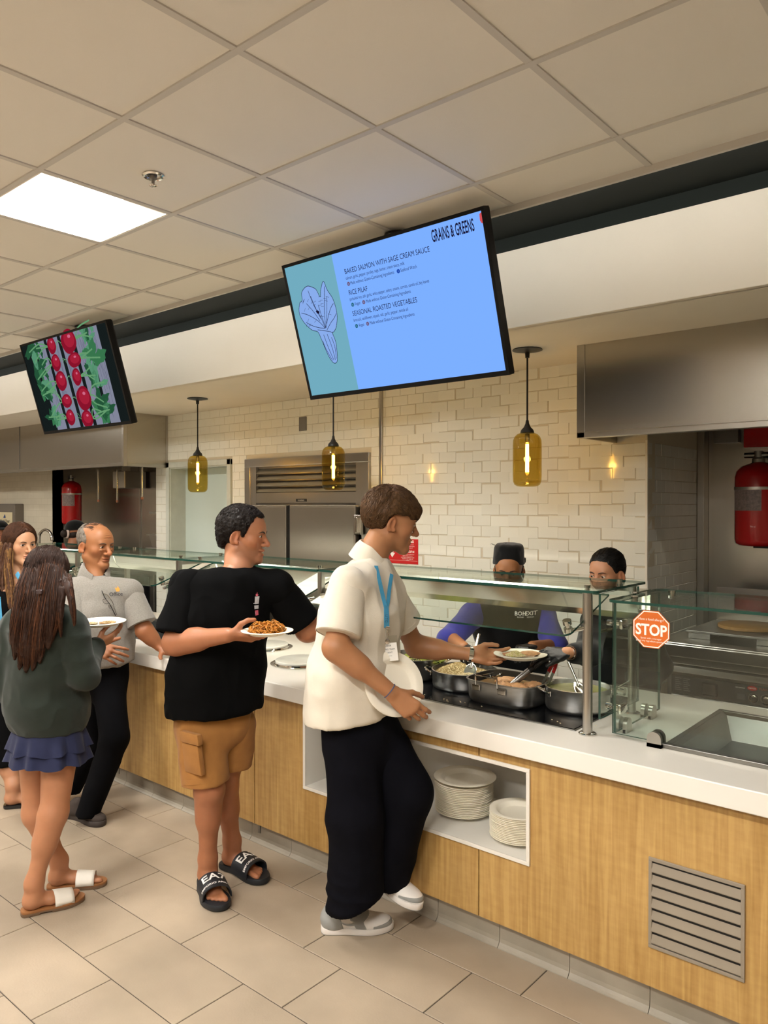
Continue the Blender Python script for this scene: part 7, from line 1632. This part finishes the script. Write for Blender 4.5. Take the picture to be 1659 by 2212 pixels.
    for Fo, sd in ((Foot(at(150, 1762, Z=0), at(229, 1786, Z=0)), 1), (Foot(at(100, 1745, Z=0), at(160, 1765, Z=0)), -1)):
        Fo = Foot(Fo.h, Fo.h+Fo.y*.285); out = sole_outline(sd, 1.0); MSo = mat('loafer_sole', s2l(66, 58, 54), .7); ML = mat('loafer_suede', s2l(62, 52, 46), .85, bump=.2, bscale=200)
        r_ = slab(Fo, out, 0, .10, 1, MSo, 'shoe', t, bev=.02); ax = np.stack([Fo.x, Fo.y, Fo.z]); L = Fo.L; w = Fo.w
        up_ = [ell(w((0, .15, .17)), np.array((.12, .15, .15))*L, ax, k=.03), cone(w((0, .2, .15)), w((-.01*sd, .6, .12)), .115*L, .10*L, side=Fo.x, flat=1.1, k=.04), ell(w((-.015*sd, .74, .11)), np.array((.155, .24, .10))*L, ax, k=.04), cone(w((0, .2, .2)), w((0, .24, .30)), .115*L, .11*L, k=.03), half(w((0, 0, .085)), -Fo.z)]
        sculpt('upper', up_, .004, ML, r_)
        MB().tube(sm([w((-.12, .62, .175)), w((-.08, .80, .19)), w((0, .87, .185)), w((.08, .80, .19)), w((.12, .62, .175))], 5), .0035, 6).build('apron_seam', ML, r_, True)
older_man()

# ------------------------------------------------------------------ woman with long brown hair
def brown_hair_woman():
    fw = nrm(-VF*.45+VR*.9); lat = np.cross(fw, UP)
    t = person('woman with long brown hair and a blue lanyard at the left edge', (-4.52, 2.0, 0))
    sk = s2l(222, 172, 138); o = dict(skin=sk, w=.95, neck_r=.046, eye=.0048, nose=.88, jaw=.9, lip=1.05, gaze=(.15, 0), lipc=s2l(190, 104, 92), ears=False)
    H = Head(J(44, 1175, 4.62), face_dir(.80, -.62, .03), UP, 1.0); nb = J(36, 1250, 4.62); o['neck'] = H.l(nb); ch = [head_build(H, o)]; sk2 = np.array(s2l(206, 152, 120))
    pel, wai, che, upp = J(30, 1500, 4.6), J(30, 1420, 4.6), J(32, 1320, 4.6), J(33, 1275, 4.6)
    sL, sR = J(78, 1285, 4.66), J(-12, 1285, 4.54)
    P, F = chunk(torso([(pel, .10, .14), (wai, .085, .12), (che, .09, .135), (upp, .07, .125)], lat)+[cone(upp, nb, .06, .046, k=.04)]+limb(sL, J(95, 1375, 4.7), .045, .038)+limb(sR, J(-20, 1390, 4.5), .045, .038), .010); ch.append((P, F, sk2))
    hR, kR, aR = J(15, 1530, 4.5), J(18, 1630, 4.5), J(22, 1722, 4.5); FR = Foot(at(12, 1738, Z=.02), at(62, 1733, Z=.02)); FR = Foot(FR.h, FR.h+FR.y*.235); aR = FR.w((0, .17, .45))
    P, F = chunk(limb(hR, kR, .09, .060)+limb(kR, aR, .055, .036, .016, .28, bdir=-fw)+foot_ops(FR, -1, ankle=aR), .005); ch.append((P, F, sk2))
    P, F = chunk(limb(J(45, 1530, 4.7), J(48, 1630, 4.75), .09, .06)+limb(J(48, 1630, 4.75), J(50, 1715, 4.8), .055, .036), .008); ch.append((P, F, sk2))
    bd = join_chunks('body', ch, M_SKIN, t); eyes(H, o, bd); brows(H, o, bd, mat('brow_dark', (.02, .013, .01), .6), th=.0026)
    MT = cloth('black_knit', (.003, .003, .0035), var=.15, bump=.15, sheen=.0)
    ops = torso([(J(30, 1560, 4.6), .14, .18), (J(30, 1430, 4.6), .125, .165), (J(32, 1325, 4.6), .115, .16), (J(33, 1288, 4.6), .085, .145)], lat)+[cone(sL, sR, .062, .062, k=.04), cone(sL, J(92, 1370, 4.7), .062, .055, k=.03), cone(sR, J(-18, 1385, 4.5), .062, .055, k=.03), cone(J(15, 1530, 4.52), J(18, 1665, 4.5), .125, .105, k=.04), cone(J(45, 1530, 4.7), J(48, 1660, 4.72), .115, .10, k=.04), half(J(20, 1640, 4.55), -UP), ell(nb+fw*.05+UP*.01, (.06, .06, .05), k=.01, kind='sub')]
    sh = sculpt('black_top_and_shorts', ops, .007, MT, t, disp=lambda P: ridge(P, 8, .006, (1, 1, .7), 51), it=2)
    ML = MATS['lanyard_blue']
    MB().tube([J(36, 1238, 4.50), J(44, 1252, 4.46), J(52, 1268, 4.44), J(60, 1290, 4.42)], .014, 8, flat=.15, up=VF).build('lanyard_strap', ML, sh, True); MB().tube([J(-4, 1290, 4.40), J(0, 1340, 4.38), J(2, 1390, 4.38)], .014, 8, flat=.15, up=VF).build('lanyard_strap', ML, sh, True)
    r_ = slab(Foot(FR.h-FR.y*.012-UP*.019, FR.h+FR.y*.245-UP*.019), sole_outline(-1), 0, .085, 1, M_BLKGL, 'slipper', t, bev=.02); F2 = FR
    MB().tube(sm([F2.w((-.17, .66, .02)), F2.w((-.10, .66, .14)), F2.w((0, .66, .18)), F2.w((.10, .66, .14)), F2.w((.17, .66, .02))], 5), .028, 10, flat=.2, up=F2.z).build('strap', M_BLKGL, r_, True)
    MH = hairmat('warm_brown_hair', s2l(84, 54, 36)); MH2 = hairmat('blonde_ends', s2l(160, 118, 72))
    region = hairline([(0, .080), (.35, .074), (.7, .048), (.95, .005), (1.15, -.05), (1.3, -.09), (3.15, -.09)])
    P, F = chunk(hair_cap(o, .014, region, extra=[ell((0, -.05, -.03), (.08, .07, .09), k=.03)]), .0034); N = vnormals(P, F); P = P+N*(.003*(1-2*np.abs(noise(P*np.array([80, 60, 16])))))[:, None]; hb = np_mesh('hair', H.w(P), F, MH, t)
    S, R = hair_tufts(P, N, lambda p: np.stack([np.sign(p[:, 0])*.7, -.2+0*p[:, 0], -.8+0*p[:, 0]], 1), 1800, .07, .0013, 19, lift=.03, jit=.08, keep=lambda q: q[:, 2] > -.06); Pp, Ff = strands(S, R); np_mesh('hair_strands', H.w(Pp), Ff, MH, hb, kind='stuff')
    G = []
    for gi, (a, m1, m2, e) in enumerate((((-.075, .0, .0), (-.088, .02, -.10), (-.09, .05, -.2), (-.07, .09, -.34)), ((-.08, -.03, 0), (-.10, -.02, -.1), (-.11, .0, -.2), (-.11, .05, -.36)), ((.075, .03, .0), (.088, .03, -.08), (.095, .06, -.18), (.08, .10, -.32)), ((.08, -.0, 0), (.10, .0, -.1), (.115, .02, -.2), (.12, .06, -.34)), ((.08, -.05, 0), (.11, -.05, -.1), (.13, -.05, -.22), (.14, -.02, -.38)), ((-.05, -.09, -.02), (-.07, -.11, -.12), (-.08, -.12, -.22), (-.08, -.12, -.38)), ((.04, -.09, -.02), (.06, -.11, -.12), (.07, -.12, -.22), (.07, -.12, -.38)), ((.085, .04, -.03), (.095, .05, -.13), (.10, .085, -.25), (.115, .12, -.40)))):
        G.append(([H.w(q) for q in (a, m1, m2, e)], [.018, .024, .024, .010]))
    ops = []
    for pts, rads in G:
        c = sm(pts, 5); r = np.interp(np.linspace(0, 1, len(c)), np.linspace(0, 1, len(rads)), rads)*.75
        for i in range(len(c)-1): ops.append(cone(c[i], c[i+1], r[i], r[i+1], k=.008))
    hl = sculpt('long_hair', ops, .005, MH, hb, disp=lambda P: .004*(1-2*np.abs(noise(P*np.array([70, 70, 9])))), it=1)
    S, R = lock_strands(G[:4]+G[5:7], 110, .0015, 22); Pp, Ff = strands(S, R); np_mesh('hair_strands', Pp, Ff, MH, hl, kind='stuff')
    S, R = lock_strands([G[4], G[7], G[1]], 130, .0015, 23); Pp, Ff = strands(S, R); np_mesh('hair_strands', Pp, Ff, MH2, hl, kind='stuff')
brown_hair_woman()

# ------------------------------------------------------------------ kitchen staff
M_GLOVE = mat('black_nitrile', (.010, .010, .011), .32, bump=.2, bscale=160)
def cap_worker():
    fw = nrm(-VF*.95-VR*.30); lat = np.cross(fw, UP)
    t = person('kitchen worker in a black cap and blue sleeves bending over the pots', (-1.9, 3.85, 0))
    sk = s2l(182, 126, 84); o = dict(skin=sk, neck_r=.052, eye=.0020, lid=-.004, gaze=(0, -.6)); H = Head(J(1099, 1231, 4.28), face_dir(-.22, -.95, .16), UP, 1.0)
    nb = J(1103, 1300, 4.33); o['neck'] = H.l(nb); ch = [head_build(H, o, .003)]; sk2 = np.array(s2l(170, 116, 80))
    sR, sL = J(1022, 1328, 4.28), J(1172, 1330, 4.36); eR = J(972, 1378, 4.08); wR = J(1002, 1398, 3.86); eL = J(1200, 1396, 4.10); wL = J(1150, 1396, 3.94)
    hop, _ = hand_ops(wR, J(1010, 1428, 3.66)-wR, VF*.1+UP*.9-VR*.3, side=-1, curl=((.7, .9, .6),)*4, s=.95); hop2, _ = hand_ops(wL, J(1118, 1400, 3.86)-wL, UP, side=1, curl=((.6, .8, .5),)*4, s=.95)
    P, F = chunk(limb(sR, eR, .048, .040)+limb(eR, wR, .040, .028)+limb(sL, eL, .048, .040)+limb(eL, wL, .040, .028), .007); ch.append((P, F, sk2))
    pel, wai, che = at(1105, 1560, Y=3.95), J(1105, 1430, 4.42), J(1100, 1350, 4.35)
    P, F = chunk(torso([(pel, .11, .16), (wai, .10, .15), (che, .10, .16), (nb, .055, .07)], lat)+limb(pel+lat*.09, pel+lat*.09-UP*.75, .09, .05)+limb(pel-lat*.09, pel-lat*.09-UP*.75, .09, .05), .013); ch.append((P, F, sk2))
    bd = join_chunks('body', ch, M_SKIN, t); eyes(H, o, bd); brows(H, o, bd)
    sculpt('glove', hop, .0042, M_GLOVE, t); sculpt('glove', hop2, .0042, M_GLOVE, t)
    MBl = cloth('blue_jersey', s2l(62, 64, 150), var=.15); MA = cloth('black_apron', (.003, .003, .0035), var=.1, bump=.1)
    sh = sculpt('blue_shirt', torso([(wai, .115, .165), (che, .115, .17), (J(1100, 1325, 4.33), .09, .15)], lat)+[cone(sR, sL, .065, .065, k=.04), cone(sR, sR+(eR-sR)*1.05, .066, .064, k=.03), cone(sL, sL+(eL-sL)*1.05, .066, .064, k=.03), cone(che, nb, .08, .06, k=.05)], .008, MBl, t, disp=lambda P: ridge(P, 9, .006, (1, 1, .8), 61), it=2)
    sculpt('apron', torso([(pel-UP*.45+fw*.02, .15, .2), (pel+fw*.02, .145, .195), (wai+fw*.02, .135, .19), (che+fw*.02, .128, .185), (J(1100, 1325, 4.32), .10, .165)], lat)+[cone(sR*.9+sL*.1, sL*.9+sR*.1, .072, .072, k=.04), half(pel-UP*.5, -UP)], .009, MA, t, it=2, disp=lambda P: ridge(P, 6, .006, (1, 1, .6), 62))
    ap = [c for c in t.children if c.name.startswith('apron')][0]; ux = nrm(np.cross(UP, fw))
    for s_, px in (('BOH', 1119), ('EXIT', 1141)):
        v, f = text_mesh(s_, .030, .0004); decal(ap, 'lettering', v, f, J(px, 1335, 4.1), ux, UP, fw, M_WHT, ap, .004); v, f = text_mesh('kitchen', .012, 0); decal(ap, 'lettering', v, f, J(px, 1340, 4.1), ux, UP, fw, M_WHT, ap, .004)
    sculpt('trousers', [cone(pel+lat*.09, pel+lat*.09-UP*.80, .10, .07, k=.03), cone(pel-lat*.09, pel-lat*.09-UP*.80, .10, .07, k=.03)], .012, MA, t)
    # skull cap
    cp = sculpt('cap', [cone((0, -.012, .040), (0, -.022, .105), .094, .088, k=.02), half((0, 0, .032), (0, .18, -1)), half((0, -.02, .145), (0, -.12, 1), .02)], .0035, cloth('black_twill', (.006, .006, .006), var=.1, bump=.1), t, xf=lambda P: H.w(P*np.array([.94, 1.06, 1])), disp=lambda P: .002*noise(P*40))
    MB().obox(H.w((-.085, -.05, .045)), H.A[0], H.A[1], H.A[2], .006, .016, .012, .003).build('cap_strap', MATS['black_twill'], cp)
    S, R = hair_tufts(np.random.RandomState(2).normal(0, .012, (60, 3))+np.array([.03, -.03, .116]), np.tile([0, 0, 1.], (60, 1)), lambda p: np.random.RandomState(4).normal(0, 1, p.shape), 60, .03, .0012, 3, lift=.9); Pp, Ff = strands(S, R); np_mesh('hair_tuft', H.w(Pp), Ff, hairmat('black_hair', (.010, .009, .008)), t, kind='stuff')
    P, F = chunk([ell((0, -.03, .0), (.084, .085, .06)), Op('cut', lambda x, y, z: np.maximum(np.maximum(y-.012, -.05-z), z-.04).astype(f32), (-9,)*3, (9,)*3, 0)], .005); np_mesh('hair', H.w(P), F, MATS['black_hair'], t)
cap_worker()
def braid_worker():
    fw = nrm(-VF*.80-VR*.62); lat = np.cross(fw, UP)
    t = person('young kitchen worker with tied-back black hair handing over a plate', (-1.35, 3.78, 0))
    sk = s2l(212, 156, 122); o = dict(skin=sk, neck_r=.047, w=.95, eye=.0034, lid=-.0026, gaze=(.2, -.4), nose=.9, jaw=.9); H = Head(J(1311, 1238, 3.80), face_dir(-.72, -.68, .10), UP, .98)
    nb = J(1330, 1312, 3.88); o['neck'] = H.l(nb); ch = [head_build(H, o, .0026)]; sk2 = np.array(s2l(206, 150, 116))
    sR, sL = J(1285, 1345, 3.74), J(1392, 1345, 3.95); eR = J(1270, 1412, 3.50); wR = J(1222, 1410, 3.38); eL = J(1425, 1440, 3.86); wL = J(1372, 1462, 3.74)
    hop, _ = hand_ops(wR, J(1168, 1412, 3.36)-wR, -VF*.55+UP*.8, side=-1, curl=((.35, .5, .3), (.35, .5, .3), (.4, .5, .3), (.45, .5, .3)), thumb=((.5, .8, .1), (.3, .95, -.2), (.2, .95, -.4)), s=.94)
    P, F = chunk(limb(sR, eR, .044, .036)+limb(eR, wR, .036, .025)+limb(sL, eL, .044, .036)+limb(eL, wL, .036, .026), .006); ch.append((P, F, sk2))
    pel = J(1345, 1560, 3.92); wai, che = J(1345, 1460, 3.92), J(1338, 1375, 3.88)
    P, F = chunk(torso([(pel, .10, .15), (wai, .09, .13), (che, .095, .14), (nb, .05, .06)], lat)+limb(pel+lat*.08, pel+lat*.08-UP*.75, .085, .05)+limb(pel-lat*.08, pel-lat*.08-UP*.75, .085, .05), .013); ch.append((P, F, sk2))
    bd = join_chunks('body', ch, M_SKIN, t); eyes(H, o, bd); brows(H, o, bd)
    sculpt('glove', hop, .004, M_GLOVE, t)
    MA = cloth('black_uniform', (.003, .003, .0035), var=.12, bump=.15)
    aD = nrm(wR-eR)
    sculpt('uniform', torso([(pel-UP*.3, .14, .19), (wai, .12, .165), (che, .118, .165), (J(1335, 1345, 3.86), .09, .145)], lat)+[cone(sR, sL, .06, .06, k=.04), cone(che, nb, .075, .055, k=.05), cone(sR, eR, .06, .056, k=.03), cone(eR, eR+(wR-eR)*.62, .056, .046, k=.02), cone(sL, eL, .06, .055, k=.03), cone(eL, wL, .054, .042, k=.03)], .008, MA, t, disp=lambda P: ridge(P, 9, .006, (1, 1, .8), 71), it=2)
    sculpt('trousers', [cone(pel+lat*.08, pel+lat*.08-UP*.80, .095, .07, k=.03), cone(pel-lat*.08, pel-lat*.08-UP*.80, .095, .07, k=.03)], .012, MA, t)
    for k_, (m_, q) in enumerate(((mat('bead_wood', s2l(120, 84, 60), .5), .030), (M_CHROME, .024), (M_BLACK, .040))): hem_ring('bracelet', wR-aD*q, aD, .028, m_, t, t=.004, w=.003, n=24)
    MH = MATS['black_hair']
    region = hairline([(0, .072), (.5, .064), (.9, .032), (1.15, .0), (1.32, .006), (1.45, .018), (1.75, .016), (2.0, -.03), (3.15, -.05)])
    P, F = chunk(hair_cap(o, .008, region, extra=[ell((0, -.085, -.0), (.045, .04, .05), k=.02)]), .0034); N = vnormals(P, F); P = P+N*(.002*(1-2*np.abs(noise(P*np.array([90, 20, 90])))))[:, None]; hb = np_mesh('hair', H.w(P), F, MH, t)
    S, R = hair_tufts(P, N, lambda p: np.stack([-p[:, 0]*2, -1+0*p[:, 0], -.1+0*p[:, 0]], 1), 900, .05, .0011, 29, lift=.03, jit=.06); Pp, Ff = strands(S, R); np_mesh('hair_strands', H.w(Pp), Ff, MH, hb, kind='stuff')
    ops = [ell((.012*math.sin(i*1.7), -.10-.004*i, .03-.024*i), (.026-.0012*i, .020, .018), k=.006) for i in range(9)]; sculpt('braid', ops, .004, MH, hb, xf=lambda P: H.w(P))
braid_worker()
# plate being handed over
c = J(1124, 1416, 3.36); tag(MB().lathe(plate_prof(.116, 0, .020), (c[0], c[1], c[2]-.010), 48).build('paper_plate', M_PAPER, None, True, sharp=60), 'fibre plate of rice and salmon handed across the pots', 'plate')
grains('rice_portion', 'portion of rice pilaf on the plate being handed over', 'rice', tuple(c+VR*-.022+np.array([0, 0, -.006])), .042, lambda u, v: .006+.02*math.exp(-(u*u+v*v)/.0009), 900, .0042, [M_RICE, M_RICE3, M_VEG3], seed=31)
bm = bmesh.new(); bmesh.ops.create_icosphere(bm, subdivisions=3, radius=1)
for q in bm.verts:
    x, y, z = q.co; s = 1+.1*math.sin(7*x)*math.cos(5*y); p = c+VR*(.042+.045*x*s)+VF*(.02*y*s+.01)+UP*(.008+.011*z*s); q.co = Vector(p)
tag(MB().bm(bm).build('salmon_portion', M_SALM, None, True, sharp=180), 'salmon fillet beside the rice on the handed plate', 'fish')
# staff in the far kitchen
def far_staff(lb, px, py, d, fwd, k_, bun):
    fw = nrm(fwd); lat = np.cross(fw, UP); H = Head(J(px, py, d), fw, UP, 1.0); nb = H.w((0, -.04, -.17)); foot = (H.c[0], H.c[1], 0); t = person(lb, foot); o = dict(skin=s2l(176, 120, 88), neck=(0, -.04, -.17)); ch = [head_build(H, o, .005)]
    che = nb-UP*.22; pel = np.array([nb[0], nb[1], .9]); sR, sL = nb-UP*.08+lat*.17, nb-UP*.08-lat*.17
    P, F = chunk(torso([(pel, .10, .15), (che, .10, .15), (nb, .06, .07)], lat)+limb(pel+lat*.09, pel+lat*.09-UP*.84, .085, .05)+limb(pel-lat*.09, pel-lat*.09-UP*.84, .085, .05)+limb(sR, sR+fw*.15-UP*.25, .045, .03)+limb(sL, sL+fw*.15-UP*.25, .045, .03), .014); ch.append((P, F, np.array(s2l(176, 120, 88))))
    join_chunks('body', ch, M_SKIN, t); MA = MATS['black_uniform']
    sculpt('uniform', torso([(pel-UP*.1, .13, .18), (che, .12, .17), (nb-UP*.05, .08, .13)], lat)+[cone(sR, sL, .062, .062, k=.04), cone(sR, sR+fw*.13-UP*.22, .06, .05, k=.03), cone(sL, sL+fw*.13-UP*.22, .06, .05, k=.03)]+limb(pel+lat*.09, pel+lat*.09-UP*.86, .10, .065)+limb(pel-lat*.09, pel-lat*.09-UP*.86, .10, .065), .012, MA, t)
    sculpt('cap', [ell((0, -.012, .045), (.088, .11, .09)), half((0, 0, .03), (0, .1, -1)), ell((0, .10, .035), (.07, .07, .012), k=.01)], .006, MATS['black_twill'], t, xf=lambda P: H.w(P))
    if bun:
        sculpt('hair', [ell((0, -.128, -.01), (.042, .04, .042)), ell((0, -.035, -.02), (.08, .065, .05), k=.01)], .006, hairmat('bun_hair', s2l(40, 28, 22)), t, xf=lambda P: H.w(P)); sculpt('hair_band', [ell((0, -.102, -.005), (.056, .018, .056))], .005, mat('pale_band', s2l(190, 170, 160), .8), t, xf=lambda P: H.w(P))
far_staff('kitchen worker in black seen from behind near the far red tank', 165, 1150, 8.2, VR*.7+VF*.7, 1.0, True)
far_staff('kitchen worker in a black cap at the left edge of the picture', 2, 1148, 9.4, VR*.5-VF*.8, 1.0, False)
flush_text()
